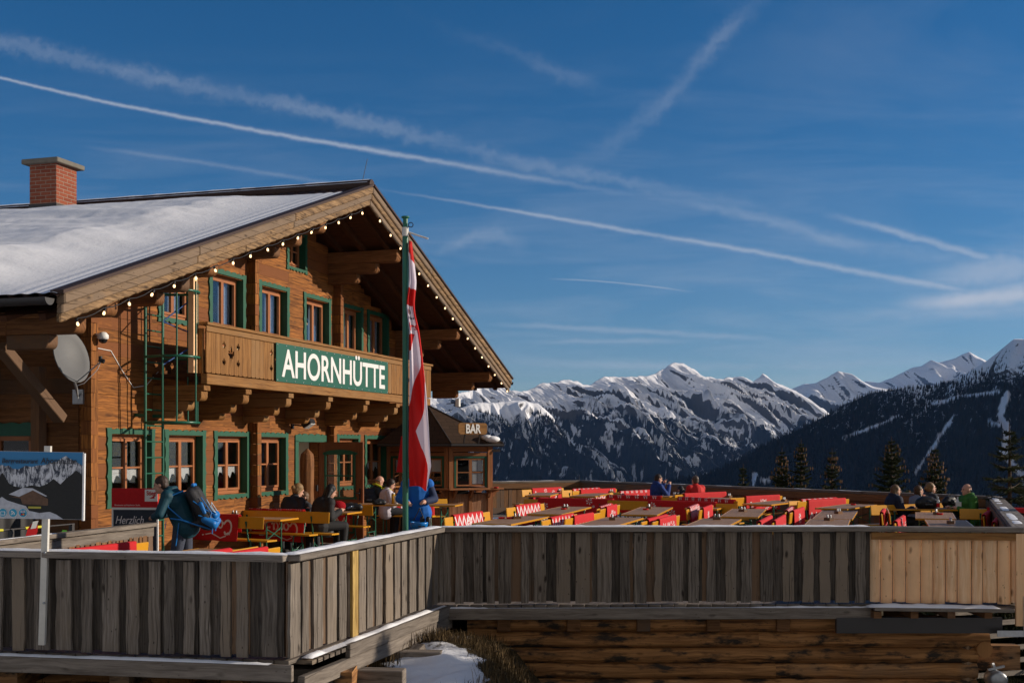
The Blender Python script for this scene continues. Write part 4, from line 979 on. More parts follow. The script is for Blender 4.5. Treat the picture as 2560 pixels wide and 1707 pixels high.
# ski rack and skis below the billboard
sr=empty('ski_rack',(-6.55,15.6,0),R(70),'low rack with bright yellow bars under the billboard beyond the railing','ski rack')
m=MB(); m.tube([(-1.2,0,1.0),(1.2,0,1.0)],.014,6); m.tube([(-1.2,0,.3),(1.2,0,.3)],.014,6); m.build('bar',M['darkm'],sr)
for a_,b_ in ((-.75,-.62),(-.3,-.15),(.25,.6)): m=MB(); m.tube([(a_,0,1.0),(b_,0,1.0)],.020,6); m.build('yellow_grip',plain('yellow_tube',(.62,.58,.04),.4),sr)
m=MB()
for x in (-1.15,0,1.15): m.box(x-.025,x+.025,-.03,.03,0,1.0)
build_each(m,'post',M['darkm'],sr)
def ski(label,x,y,c1,rz,lean,L=1.25,w=.09):
    s=empty('ski',(x,y,.0),rz,label,'ski'); m=MB()
    V=[];K=14
    for i in range(K+1):
        t=i/K; ww=w*(.8+.35*abs(2*t-1)**2)*(1 if t<.94 else .6); zz=t*L; yy=lean*t+.10*max(0,t-.88)*6*max(0,t-.88)
        for sx in (-1,1):
            for sy in (0,.012): V.append((sx*ww/2,yy+sy,zz))
    Fc=[]
    for i in range(K):
        a=i*4; b=a+4; Fc+=[(a,a+2,b+2,b),(a+1,b+1,b+3,a+3),(a,b,b+1,a+1),(a+2,a+3,b+3,b+2)]
    Fc+=[(0,1,3,2),(K*4,K*4+2,K*4+3,K*4+1)]; m.add(V,Fc,None,.5); m.build('ski_blade',c1,s)
    if 'red' in label:
        m=MB()
        for k in range(5):
            z0=.25+k*.2; m.add([(-.03,lean*z0/L-.004,z0),(.03,lean*z0/L-.004,z0+.03),(.03,lean*(z0+.11)/L-.004,z0+.13),(-.03,lean*(z0+.11)/L-.004,z0+.1)],[(0,1,2,3)],None,.5)
        m.build('white_marks',M['white'],s)
    m=MB(); m.box(-.035,.035,lean*.4-.05,lean*.4+.0,L*.38,L*.52); m.build('binding',M['black'],s)
    s.rotation_euler=(0,R(18) if 'red' in label else R(6),rz); return s
ski('red ski with white marks leaning below the left end of the billboard',-6.5,15.3,M['red'],R(20),.2,1.12,.12)
ski('lime green ski standing behind the white billboard post',-5.85,15.3,plain('lime',(.08,.32,.03),.5),R(20),.2,1.0,.08)
tp=empty('dark_tarp',(-7.6,17.1,0),R(73),'black tarp hung below the side wall window behind the billboard','tarp')
m=MB(); m.surf(lambda u,v:(-.9+2.2*u,-.05+.03*math.sin(u*30),.1+1.0*v),50,6,.5); m.build('sheet',M['black'],tp)

# ================================================================ flag
fp=empty('flagpole',(-1.345,15.05,0),0,'green steel flagpole with a pale cap and side arm in front of the chalet','flagpole')
m=MB(); m.tube([(0,0,.0),(0,0,4.72)],.038,14); m.tube([(0,0,4.72),(0,0,4.95)],.031,14); m.lathe([(.001,4.985),(.05,4.98),(.052,4.965),(.034,4.95)],(0,0,0),14); m.build('pole',M['gmetal'],fp)
m=MB(); m.tube([(0,0,4.73),(0,0,4.84)],.041,14); m.build('collar',M['wpost'],fp)
m=MB(); m.tube([(.04,0,4.78),(.29,-.05,4.69)],.011,6); m.build('side_arm',M['wpost'],fp)
m=MB(); m.tube([(.07+.03*math.cos(t*.7),-.02,4.87+.03*math.sin(t*.7)) for t in range(10)],.006,5); m.tube([(.04,0,4.85),(.05,-.02,4.85)],.008,5); m.build('eye_ring',M['black'],fp)
fl=empty('hanging_flag',(-1.345,15.05,0),0,'long red and white brewery flag hanging limp along the flagpole','flag')
def flagpt(u,v,o=0):            # u 0 top .. 1 bottom, v across the cloth
    z=4.66-3.10*u-.06*abs(v-.4)*u
    wl=[(0,.03),(.05,.05),(.16,.10),(.3,.12),(.45,.18),(.6,.235),(.75,.27),(.9,.295),(1,.22)]
    w=np.interp(u,[a for a,b in wl],[b for a,b in wl])
    left=.045+.0*u-.035*math.exp(-((u-.26)/.07)**2)+.12*max(0,u-.86)*1.0
    x=left+w*v+ .012*math.sin(v*9+u*3)
    y=-.03-.05*math.sin(v*5.5+u*2.2)*(.4+u)-.035*math.sin(v*12-u*4)-.02
    return Vector((x,y-o,z-.22*max(0,u-.8)*(1-v)*-1.0))
def flagcol():
    t=NT('flag_cloth',.75,.2); sep=t.new('ShaderNodeSeparateXYZ'); t.set(sep.inputs[0],t.uv()); u,v=sep.outputs[0],sep.outputs[1]
    # stripe border wanders across the width as the cloth folds
    red=(.62,.020,.018); wh=(.80,.72,.80)
    def band(a,b): return t.math('MULTIPLY',t.math('GREATER_THAN',u,a),t.math('LESS_THAN',u,b))
    def fc(pts):
        n=t.new('ShaderNodeFloatCurve'); c=n.mapping.curves[0]; c.points[0].location=pts[0]; c.points[1].location=pts[-1]
        for p in pts[1:-1]: c.points.new(*p)
        for p in c.points: p.handle_type='VECTOR'
        n.mapping.update(); t.set(n.inputs['Value'],u); return n.outputs[0]
    s=t.math('LESS_THAN',t.math('SUBTRACT',u,t.math('MULTIPLY',v,.05)),.045)
    s=t.math('MAXIMUM',s,t.math('MULTIPLY',t.math('GREATER_THAN',u,t.math('ADD',.185,t.math('MULTIPLY',v,.012))),t.math('LESS_THAN',u,t.math('ADD',.255,t.math('MULTIPLY',v,.012)))))
    s=t.math('MAXIMUM',s,t.math('MULTIPLY',band(.26,.46),t.math('GREATER_THAN',v,t.math('ADD',.62,t.math('MULTIPLY',u,.25)))))
    s=t.math('MAXIMUM',s,t.math('MULTIPLY',band(.375,.44),t.math('LESS_THAN',v,t.math('SUBTRACT',2.1,t.math('MULTIPLY',u,4.2)))))
    eR=fc([(0,1),(.44,1),(.56,.99),(.669,.74),(.769,.36),(.836,.52),(.92,.90),(1,1)]); eL=fc([(0,.9),(.44,.80),(.5,.70),(.54,.5),(.6,.25),(.66,.0),(1,0)])
    low=t.math('MULTIPLY',t.math('GREATER_THAN',u,.44),t.math('MULTIPLY',t.math('LESS_THAN',v,eR),t.math('GREATER_THAN',v,eL))); s=t.math('MAXIMUM',s,low)
    t.color(t.mix(s,wh,red)); t.b.inputs['Transmission Weight'].default_value=0
    tr=t.new('ShaderNodeBsdfTranslucent'); t.set(tr.inputs['Color'],t.mix(s,wh,red)); mx=t.new('ShaderNodeMixShader',ins={0:.25}); o=t.n['Material Output']
    t.t.links.new(t.b.outputs[0],mx.inputs[1]); t.t.links.new(tr.outputs[0],mx.inputs[2]); t.t.links.new(mx.outputs[0],o.inputs['Surface']); return t.m
m=MB(); m.surf(lambda u,v:flagpt(u,v),110,26,.5,True,(1,1)); m.build('cloth',flagcol(),fl)
def onflag(s,size,mat,u0,v0,w,nm,off):
    o=text(s,nm,size,mat,fl,(0,0,0),(1,0,0),(0,1,0),width=w,ext=.0,offset=off)
    for v in o.data.vertices: v.co=flagpt(u0-v.co.y/3.1,v0+v.co.x/.17,.008)
onflag('Salzbur',.05,M['black'],.315,.12,.10,'flag_lettering',.001); onflag('tieg',.14,M['red'],.36,.06,.13,'flag_lettering',.006)
m=MB(); m.add([flagpt(.285+.011*math.sin(t*.785),.4+.13*math.cos(t*.785)*(1+.2*(t%2)),.008) for t in range(8)],[tuple(range(8))],None,.5); m.build('flag_crest',plain('crest_ink',(.12,.05,.06),.7),fl)
fl2=empty('rolled_flag',(-1.9,24.5,0),0,'narrow red flag sliver hanging behind the green flagpole','flag')
m=MB(); a=atY(1003,1090,24.5); b=atY(1001,1180,24.5); m.surf(lambda u,v:((a.x+1.9)+(-.10*u)+(.05+.12*u)*(v),.02*math.sin(v*7),a.z+(b.z-a.z)*u),12,6,.5); m.build('cloth',M['red'],fl2)
m=MB(); m.tube([(a.x+1.98,0.03,0),(a.x+1.98,0.03,a.z+.05)],.012,6); m.build('pole',M['steel'],fl2)
# ================================================================ benches, tables, blankets
BZ=.88
def bench_proto():
    r=empty('backrest_bench',(0,0,0))
    m=MB(); m.box(-1.1,1.1,.08,.34,.445,.475,.5,0); m.build('seat',M['gold'],r,bevel=.005)
    m=MB(); m.obox((0,-.005,.775),(1,0,0),(0,1,0),(0,.10,1),1.1,.012,.105,.5); m.build('backrest',M['gold'],r,bevel=.01)
    for x in (-.72,.72): m=MB(); m.tube([(x,-.035,.80),(x,.03,.46),(x,.30,.44)],.016,6); m.build('back_support',M['gmetal'],r)
    for x in (-.72,.72):
        m=MB(); m.tube([(x,.10,.44),(x,.02,0)],.014,6); m.tube([(x,.32,.44),(x,.40,0)],.014,6); m.tube([(x,.07,.18),(x,.35,.18)],.011,6); m.tube([(x,.06,.3),(x,.36,.12)],.009,5); m.build('leg',M['gmetal'],r)
    return r
def table_proto():
    r=empty('beer_table',(0,0,0))
    m=MB(); m.box(-1.1,1.1,-.33,.33,.772,.797,.5,0); m.build('tabletop',M['ttop'],r)
    m=MB(); m.box(-1.118,1.118,-.348,-.331,.768,.799,.5,0); m.box(-1.118,1.118,.331,.348,.768,.799,.5,0); m.box(-1.118,-1.101,-.331,.331,.768,.799,.5,1); m.box(1.101,1.118,-.331,.331,.768,.799,.5,1); m.build('edge_trim',M['goldedge'],r)
    for x in (-.8,.8): m=MB(); m.box(x-.03,x+.03,-.3,.3,.735,.770,.5,1); m.build('batten',M['sill'],r)
    for x in (-.8,.8):
        m=MB(); 
        for y in (-.27,.27): m.tube([(x,y,.735),(x,y*1.05,0)],.016,6)
        m.tube([(x,-.27,.42),(x,.27,.62)],.010,5); m.tube([(x,.27,.42),(x,-.27,.62)],.010,5); m.tube([(x,-.27,.2),(x,.27,.2)],.011,5); m.build('leg',M['gmetal'],r)
    return r
BP=bench_proto(); TP=table_proto(); usedB=[0]; usedT=[0]; usedC=[0]
def ribbon(m,S,pts,w,o=.004,closed=False):
    if closed: pts=pts+[pts[0]]
    n=len(pts); V=[]
    for i,(a,b) in enumerate(pts):
        p=pts[max(i-1,0)]; q=pts[min(i+1,n-1)]; dx,dy=q[0]-p[0],q[1]-p[1]; L=math.hypot(dx,dy) or 1; nx,ny=-dy/L*w/2,dx/L*w/2
        V+=[S(a+nx,b+ny,o),S(a-nx,b-ny,o)]
    m.add(V,[(2*i,2*i+1,2*i+3,2*i+2) for i in range(n-1)],None,.5,True)
def sub(pts,k=4):
    out=[]
    for (a,b),(c,d) in zip(pts,pts[1:]): out+=[(a+(c-a)*i/k,b+(d-b)*i/k) for i in range(k)]
    return out+[pts[-1]]
def flake(m,S,cx,cy,r,w):
    for k in range(6):
        a=k*math.pi/3+.3; e=(cx+r*math.cos(a),cy+r*math.sin(a)); ribbon(m,S,sub([(cx+.25*r*math.cos(a),cy+.25*r*math.sin(a)),e],3),w)
        for s in (-1,1):
            b0=(cx+.6*r*math.cos(a),cy+.6*r*math.sin(a)); ribbon(m,S,[b0,(b0[0]+.3*r*math.cos(a+s*.8),b0[1]+.3*r*math.sin(a+s*.8))],w)
def arc(cx,cy,rx,ry,a0,a1,n=12): return [(cx+rx*math.cos(R(a0+(a1-a0)*i/n)),cy+ry*math.sin(R(a0+(a1-a0)*i/n))) for i in range(n+1)]
def script_strokes():
    st=[]; 
    def C(x): st.append((arc(x+.5,.55,.42,.55,40,330,16)+[(x+1.15,.15)],.13)); st.append((arc(x+.62,1.0,.2,.13,20,200,6),.08))
    def o(x): st.append((arc(x+.28,.32,.24,.30,0,360,14),.11))
    def c(x): st.append((arc(x+.28,.32,.24,.30,50,320,12),.11))
    def a(x): o(x); st.append(([(x+.52,.62),(x+.54,.2),(x+.62,.04),(x+.8,.12)],.11))
    def l(x): st.append(([(x+.1,.2),(x+.4,.75),(x+.42,1.15),(x+.28,1.2),(x+.18,.9),(x+.2,.25),(x+.34,.03),(x+.5,.1)],.10))
    C(0);o(1.0);c(1.55);a(2.1); st.append(([(3.0,.42),(3.35,.42)],.12)); C(3.4);o(4.4);l(4.95);a(5.4)
    st.append(([(.2,1.1),(1.2,1.45),(2.2,1.1),(3.2,1.25)],.07)); return st,6.3
STR,SW=script_strokes()
def script(m,S,x0,y0,h,flip=True):
    k=h/1.2
    for pts,w in STR:
        P=[((SW-a)*k+x0,b*k+y0) if flip else (a*k+x0,(1.2-b)*k+y0) for a,b in pts]; ribbon(m,S,sub(P,2),w*k*1.3)
def blanket(bench,s0,s1,kind,label,front=.36,back=.42,seed=0):
    """cloth folded over the backrest; x along the bench in -1.1..1.1, v runs from the seat side over the top to the back"""
    tot=front+back+.05
    def S(x,t,o=0):
        e=.010+o; wv=.010*n1(x*5+seed*3.1,seed)+.006*n1(x*14,seed+1)
        if t<front: d=(front-t); y=.028+wv*(.3+d*3)+d*.02+e; z=BZ+.012+e-d-.004*math.cos(x*9)*d
        elif t<front+.05: a=(t-front)/.05*math.pi; y=.014+math.cos(a)*(.016+e)-.0; z=BZ+.012+e+math.sin(a)*.010
        else: d=t-front-.05; y=-.014-wv*(.3+d*3)-e-d*.10; z=BZ+.012+e-d*(1-.0)+.01*n1(x*3,seed+4)*d*4
        return Vector((x,y,z))
    r=empty('blanket',bench.location.copy(),bench.rotation_euler.z,label,'blanket','red blankets draped over the benches')
    m=MB(); m.surf(lambda u,v:S(s0+(s1-s0)*u,tot*v),36,30,.5); o=m.build('cloth',M['red'],r); sm=o.modifiers.new('s','SOLIDIFY'); sm.thickness=.006; sm.offset=0
    p=MB()
    rg=random.Random(seed)
    if 'z' in kind:
        for b0,h in ((.03,.18),(front+.05+.03,.2)):
            n=max(4,int((s1-s0)/.10)); P=[(s0+.03+(s1-s0-.06)*i/n,b0+(h if i%2 else 0)) for i in range(n+1)]; ribbon(p,S,sub(P,3),.042)
    if 't' in kind:
        n=max(3,int((s1-s0)/.24))
        for i in range(n):
            c=s0+.12+i*.24; 
            for q in ((-.06,0),(0,0)): ribbon(p,S,sub([(c+q[0],front-.02),(c+q[0]+.03,front+.12),(c+q[0]+.06,front-.02)],4),.02)
    if 'f' in kind:
        for i in range(int((s1-s0)*7)):
            x=rg.uniform(s0+.08,s1-.08); t=rg.choice((rg.uniform(.05,front-.08),rg.uniform(front+.1,tot-.08)))
            flake(p,S,x,t,rg.choice((.03,.03,.08)),.012)
    if 'c' in kind:
        script(p,S,s0+.12,front+.05+.10,(s1-s0-.25)/SW*1.2,True); 
    if 'C' in kind: script(p,S,min(s0,s1)+.12,.08,(abs(s1-s0)-.25)/SW*1.2,False)
    if 'o' in kind:
        c=(s0+s1)/2; flake(p,S,c,front*.5,.10,.02); flake(p,S,c,front+.2,.10,.02)
        for dx in (-.12,-.08,.08,.12): ribbon(p,S,sub([(c+dx,front*.25),(c+dx,front*.75)],4),.012); ribbon(p,S,sub([(c+dx,front+.12),(c+dx,front+.3)],4),.012)
    if p.v: p.build('printed_pattern',M['print'],r)
    return r
def place(root,P,rz):
    root.location=P; root.rotation_euler=(0,0,rz)
def bench(a,b,side,label,cloth=None,z=0,anchor='b',group='yellow benches with backrests on the terrace',dep=BZ):
    """a, b: photo places of the two ends of the backrest top; side +1: seat lies left of the direction a->b"""
    A=onz(*a,dep) if len(a)==2 else Vector(a); B=onz(*b,dep) if len(b)==2 else Vector(b); A.z=B.z=z
    d=(B-A).normalized(); C=(A+B)/2 if anchor=='m' else (B-d*1.1 if anchor=='b' else A+d*1.1)
    r=BP if not usedB[0] else copy_tree(BP); usedB[0]+=1
    rz=math.atan2(d.y,d.x); fl=side<0
    if fl: rz+=math.pi
    place(r,C,rz); r['label']=label; r['category']='bench'; r['group']=group
    if cloth:
        s0,s1,kind,lab=cloth[:4]; kw=cloth[4] if len(cloth)>4 else {}
        if fl: s0,s1=-s1,-s0
        blanket(r,s0,s1,kind,lab,seed=usedB[0]*3,**kw)
    return r
def table(C,rz,label,z=0,L=2.2):
    r=TP if not usedT[0] else copy_tree(TP); usedT[0]+=1
    place(r,Vector((C[0],C[1],z)),rz); r['label']=label; r['category']='table'; r['group']='beer tables on the terrace'; r.scale=(L/2.2,1,1)
    return r
def cond_proto():
    r=empty('condiment_caddy',(0,0,0)); m=MB(); m.box(-.07,.07,-.05,.05,0,.012); m.box(-.07,.07,-.05,-.042,.012,.05); m.box(-.07,.07,.042,.05,.012,.05); m.box(-.07,-.062,-.042,.042,.012,.05); m.box(.062,.07,-.042,.042,.012,.05); m.build('tray',M['brown'],r)
    for x in (-.035,.035): m=MB(); m.lathe([(.02,.013),(.02,.075),(.016,.09),(.016,.10),(.001,.104)],(x,0,0),10); m.build('shaker',M['steel'],r)
    return r
CP=cond_proto()
def caddy(x,y,z,label):
    r=CP if not usedC[0] else copy_tree(CP); usedC[0]+=1
    place(r,Vector((x,y,z)),rnd.uniform(0,3)); r['label']=label; r['category']='caddy'; r['group']='condiment caddies on the tables'
def ashtray(x,y,z,label):
    r=empty('ashtray',(x,y,z),0,label,'ashtray'); m=MB(); m.lathe([(.001,.005),(.045,.005),(.06,.03),(.064,.03),(.05,0),(.001,0)],(0,0,0),12); m.build('dish',M['red'],r)
FD=math.atan2(HD.y,HD.x)
G1='red blanket '
# ---- right terrace, front rows
bench((1103,1295),(1224,1278),1,'bench nearest the kiosk corner, just behind the front fence',(-.72,.68,'zo',G1+'with small lettering and zigzag on the bench nearest the kiosk'))
bench((1260,1270),(1360,1257.6),1,'second bench row from the kiosk, seen whole beside a long table',(-.6,.8,'z',G1+'with bold white zigzag on the second bench from the kiosk'))
bench((1356,1301),(1442.4,1284),1,'rear one of two back to back benches behind the fence left of centre',(-.6,.8,'z',G1+'with zigzag on the rear of two back to back benches'))
bench((1395,1300),(1500,1280.5),-1,'front one of two back to back benches behind the fence left of centre',(-.65,.55,'z',G1+'with dense zigzag folded on the front back to back bench'))
bench((1468,1280),(1532.6,1259.5),1,'bench with white bordered red cloth behind the snowflake blanket bench',(-.75,.85,'t',G1+'with a white top border behind the snowflake blanket'))
bench((1485,1277),(1548.7,1260.5),-1,'bench carrying the snowflake blanket between two long tables',(-.55,.6,'fo',G1+'with white snowflake column between two long tables'))
bench((1614,1302),(1676,1286.7),1,'bench half hidden by the front fence at its middle, plain cloth',(-.7,.8,'',G1+'plain, low behind the middle of the front fence'))
bench((1644,1301),(1698,1286.7),-1,'bench low behind the middle of the front fence with star print cloth',(-.7,.65,'fo',G1+'with white star print behind the middle of the front fence'))
bench((1703.6,1279),(1747.6,1261),1,'dark edged bench left of the middle long table',(-.7,.9,'zt',G1+'with steep white stripes left of the middle long table'))
bench((1738,1279),(1782,1262.4),-1,'bench with ornament cloth touching the middle long table',(-.7,.75,'o',G1+'with a white ornament touching the middle long table'))
bench((1906,1303),(1930,1290),1,'bench end with a plain red corner right of the middle long table',(-.9,.95,'',G1+'corner, plain, right of the middle long table'))
bench((1937,1303),(1961,1288.6),-1,'bench end with a striped red corner right of the middle long table',(-.9,.95,'z',G1+'corner with white stripes right of the middle long table'))
bench((1956,1286),(1983,1267),1,'narrow seen bench left of the ornament bench on the right',(-.7,.95,'t',G1+'in shade left of the right hand ornament blanket'))
bench((1978.6,1280),(2010.7,1268),-1,'bench with ornament cloth left of the right long table',(-.75,.8,'o',G1+'with white lettering left of the right long table'))
bench((2190,1305),(2214,1270),1,'bench with red cloth folded, left of the seated women',(-.9,.5,'f',G1+'folded low to the left of the women in jackets'))
bench((2218,1268),(2232,1300),-1,'bare bench end tipped towards the seated woman in navy',None,anchor='a')
bench((2240,1306),(2262,1290),1,'bench low by the pale fence with white marked cloth',(-.9,.9,'f',G1+'with white marks peeking above the pale fence'))
bench((2399,1271),(2475,1272),1,'bench of the bald man in green beside the side fence',(-.6,.95,'f',G1+'dark in shade behind the bald man in green'),anchor='a')
bench((2452,1296),(2478,1276),1,'bench end with red and yellow edge by the side fence',(-.9,.6,'',G1+'over a bench end beside the side fence'))
bench((2484,1312),(2500,1292),1,'last bench end tucked in the right hand corner of the terrace',(-.9,.9,'f',G1+'tucked in the right hand corner of the terrace'))
# ---- middle rows seen from the back, in shade
bench((1384,1248),(1540,1250),1,'shaded bench with dark red snowflake cloth behind the first long table',(-.75,1.05,'f',G1+'with large snowflakes in shade behind the first long table'))
bench((1616,1253),(1792,1258),1,'shaded bench with dark red star cloth behind the second long table',(-1.05,.6,'f',G1+'with stars in shade behind the second long table'),anchor='a')
bench((1514,1239),(1697,1243.5),1,'shaded bench with zigzag cloth before the woman in blue',(-1.05,.45,'t',G1+'with pale arrow border in shade before the woman in blue'),anchor='a')
bench((1698,1244),(1838,1252),1,'shaded bench with zigzag cloth in front of the man in red',(-1.05,1.0,'t',G1+'with pale zigzag border in shade before the man in red'),anchor='m')
bench((1542,1250.5),(1612,1252.5),1,'bare yellow bench between the two shaded blankets',None,anchor='m')
# ---- rear rows, sunlit
bench((1305,1224),(1408,1219),1,'rear bench nearest the kiosk in front of the far fence',(-.6,.95,'f',G1+'with snowflakes on the rear bench nearest the kiosk'),anchor='m')
bench((1396,1226),(1512,1220),1,'second rear bench from the kiosk, pattern only on top edge',(-.55,.95,'t',G1+'with white top border on the second rear bench'),anchor='m')
bench((1432,1227),(1540,1222),-1,'rear bench with glaring bright end and zigzag cloth',(-.75,1.0,'z',G1+'with zigzag beside a glaring bright bench end'),anchor='m')
bench((1529,1231),(1625,1226),1,'rear bench left of the woman in blue',(-.6,.95,'ft',G1+'with small crosses left of the woman in blue'),anchor='m')
bench((1698,1236),(1805,1231.5),-1,'rear bench just in front of the man in red',(-.75,1.05,'c',G1+'with upside down white script right of the man in red'),anchor='m')
bench((1838,1244),(1943,1239),-1,'rear bench right of the man in red with bright end',(-.5,.95,'fo',G1+'with one big snowflake in the rear right row'),anchor='m')
bench((1983,1252),(2086,1246),1,'bench behind the bright zigzag blanket at the right rear',(-.6,1.0,'t',G1+'seen as a red strip behind the right zigzag blanket'),anchor='m')
bench((2004,1253),(2112,1247),-1,'bench with glaring end and bright zigzag cloth at the right rear',(-.7,.9,'z',G1+'with bright zigzag at the right rear',dict(front=.5,back=.5)),anchor='m')
bench((1066+52,1241),(1020,1243),-1,'bench in front of the bar kiosk beside the skier in blue',(-.75,.75,'c',G1+'with white script in front of the bar kiosk'),anchor='a',dep=.93)
bench((2176,1263),(2206,1262),1,'bare bench in shade left of the woman in navy by the rear fence',None,anchor='a')
# ---- tables right
def tab(near,far,label,L=None,w=.66,z=.797):
    """near / far right-hand corners of the table top"""
    A=onz(*near,z);B=onz(*far,z); d=(B-A).normalized(); L=L or min(3.0,max(2.0,(B-A).length)); s=Vector((-d.y,d.x,0))
    C=B-d*L/2+s*w/2; table(C,math.atan2(d.y,d.x),label,L=L); return C,d,s
def tabd(far,label,L=2.4,left=False,z=.797,dirv=HD):
    B=onz(*far,z); d=dirv.normalized(); s=Vector((-d.y,d.x,0)); C=B-d*L/2+s*(.33 if not left else -.33); table(C,math.atan2(d.y,d.x),label,L=L); return C,d,s
T={}
T[0]=tabd((1370.5,1290.5),'beer table by the kiosk cut off below by the front fence')
T[1]=tab((1399,1286),(1476,1266.7),'first long beer table seen whole, behind the fence left of centre')
T[2]=tab((1631,1291),(1680,1267.6),'second long beer table seen whole, at the middle of the terrace')
T[3]=tab((1889,1295.7),(1913,1272),'third long beer table seen whole, right of the middle')
T[4]=tab((2128.6,1297),(2141.7,1277),'fourth long beer table seen whole, left of the seated women')
T[5]=tab((2388.5,1296.6),(2379,1281),'beer table in front of the four seated people')
T[6]=tabd((2413,1299.8),'partly shaded beer table low behind the pale new fence')
T[7]=tabd((1851,1297),'beer table edge low behind the fence before the third long table')
T[8]=tabd((2123,1298),'beer table edge low behind the fence before the fourth long table')
T[9]=tabd((1606,1293.8),'beer table edge low behind the fence between two zigzag blankets')
T[10]=tab((1498,1238),(1527,1232.6),'rear beer table beside the bright zigzag blanket',2.2)
T[11]=tab((1938,1259.5),(2004.8,1251.7),'rear beer table at the right of the big snowflake blanket',2.2)
T[12]=tab((2130,1269.5),(2190,1261),'rear beer table left of the woman in navy',2.2)
T[13]=tab((1815.5,1266.4),(1843,1261),'beer table behind the shaded star blanket',2.0)
T[14]=tab((1826,1248.6),(1838,1243.8),'rear beer table between script blanket and snowflake blanket',2.2)
T[15]=tab((1649,1242),(1695,1238.5),'rear beer table of the woman in blue and the man in red',2.2)
T[16]=tab((1387,1235),(1402,1231),'rear beer table nearest the kiosk',2.2)
C=Vector((8.85,25.15,0)); table(C,math.atan2(-.15,1.0),'beer table where the four people sit by the side fence'); T[17]=(C,Vector((1,-.15,0)),Vector((.15,1,0)))
for k,(px,py,nm) in enumerate(((1292,1296,'of the table by the kiosk'),(1414,1271,'of the first long table'),(1530,1299,'of the table between zigzag blankets'),(1622,1271,'of the second long table'),(1792,1298,'of the table before the third long one'),(1857,1278,'of the third long table'),(2096,1283,'of the fourth long table'),(2072,1300,'of the table before the fourth long one'),(2340,1285,'of the table before the four people'),(2376,1308,'of the partly shaded corner table'),(1960,1252.5,'of the rear table by the snowflake blanket'),(1528,1231,'of the rear table by the zigzag blanket'),(1399,1229,'of the rear table nearest the kiosk'),(1823,1242.5,'of the rear table by the script blanket'),(1726,1252,'of the table behind the star blanket'))):
    p=onz(px,py,.80); caddy(p.x,p.y,.797,'condiment caddy with two shakers '+nm)
for px,py,nm in ((1254,1296,'left end of the table by the kiosk'),(1274,1296,'middle of the table by the kiosk'),(1409,1273,'first long table'),(2133,1262,'rear table left of the woman in navy'),(1614,1274,'second long table'),(2350,1286,'table in front of the four people')):
    p=onz(px,py,.80); ashtray(p.x,p.y,.799,'small red ashtray on the '+nm)
# ---- left terrace
HNn=-HN
bench((450,1285),(660,1292.7),1,'bench with big red script blanket right behind the man in teal',(-1.05,.55,'c',G1+'with big upside down script next to the man in teal',dict(front=.3,back=.46)))
bench((555,1271),(802,1279),-1,'long bench with red cloth in front of the black haired woman',(-.95,.72,'tC',G1+'with white top border on the bench before the black haired woman',dict(front=.6,back=.3)))
bench((700,1277),(824,1280),1,'bench on which the black haired woman sits, end beside the long red cloth',None)
bench((819,1261),(932,1264),-1,'bench with backrest in front of the open entrance door',(-.9,.55,'z',G1+'below the red striped beanie by the entrance door',dict(front=.5,back=.3)))
b1=onz(699,1366,BZ); b2=b1-HD*2.2
bench(tuple(b2),tuple(b1),-1,'near yellow bench right behind the corner of the front fences',(-.9,.75,'z',G1+'with white edge just behind the corner of the front fences'))
b1=onz(646,1364.5,BZ); b2=b1-HD*2.2
bench(tuple(b2),tuple(b1),1,'near yellow bench left of its twin behind the fence corner',(-.9,.45,'',G1+'rolled on the left twin bench behind the fence corner'))
b1=onz(370,1353.5,BZ); b2=b1-HD*2.2
bench(tuple(b2),tuple(b1),-1,'near bench between stair railing and front fence',(-.95,.8,'z',G1+'with white zigzag left of the man in teal'))
def tabn(right,label,L=2.2,z=.797,zb=0,dirv=HNn):
    B=onz(*right,z); d=dirv.normalized(); s=Vector((-d.y,d.x,0)); C=B+d*L/2-s*.0; table(C,math.atan2(d.y,d.x),label,z=zb,L=L); return C
tabn((722,1296),'beer table with condiments behind the man in teal')
tabn((885,1280),'beer table under the red striped beanie')
tl3=onz(955,1260,.88); table((tl3.x+.55,tl3.y-.1),math.atan2(-.2,1),'beer table with drinks of the couple by the entrance',z=.09)
C=onz(560,1371,.797); C=C-HD*1.15; table(C,FD,'near beer table hidden up to its top behind the front fence')
p=onz(586,1288,.8); caddy(p.x,p.y,.797,'condiment caddy with two shakers of the table behind the man in teal')
m=MB(); a=H2W(12.4,.3); pf=empty('wooden_platform',a,HRZ,'low wooden platform under the table of the couple','platform'); m=MB()
for k in range(9): m.box(-1.4,2.2,-2.2+k*.29,-1.93+k*.29,.02,.085,None,0)
m.build('boards',M['rim'],pf)
sb=empty('seat_bench',onz(978,1287,.47+.09)+Vector((0,0,-.47)),R(-12),'plain yellow bench right of the couple behind the flagpole','bench','plain benches'); 
m=MB(); m.box(-.3,1.0,-.13,.13,.44,.47,.5,0); m.build('seat',M['gold'],sb)
for x in (-.15,.8): m=MB(); m.tube([(x,-.1,.44),(x,-.14,0)],.014,6); m.tube([(x,.1,.44),(x,.14,0)],.014,6); m.build('leg',M['gmetal'],sb)
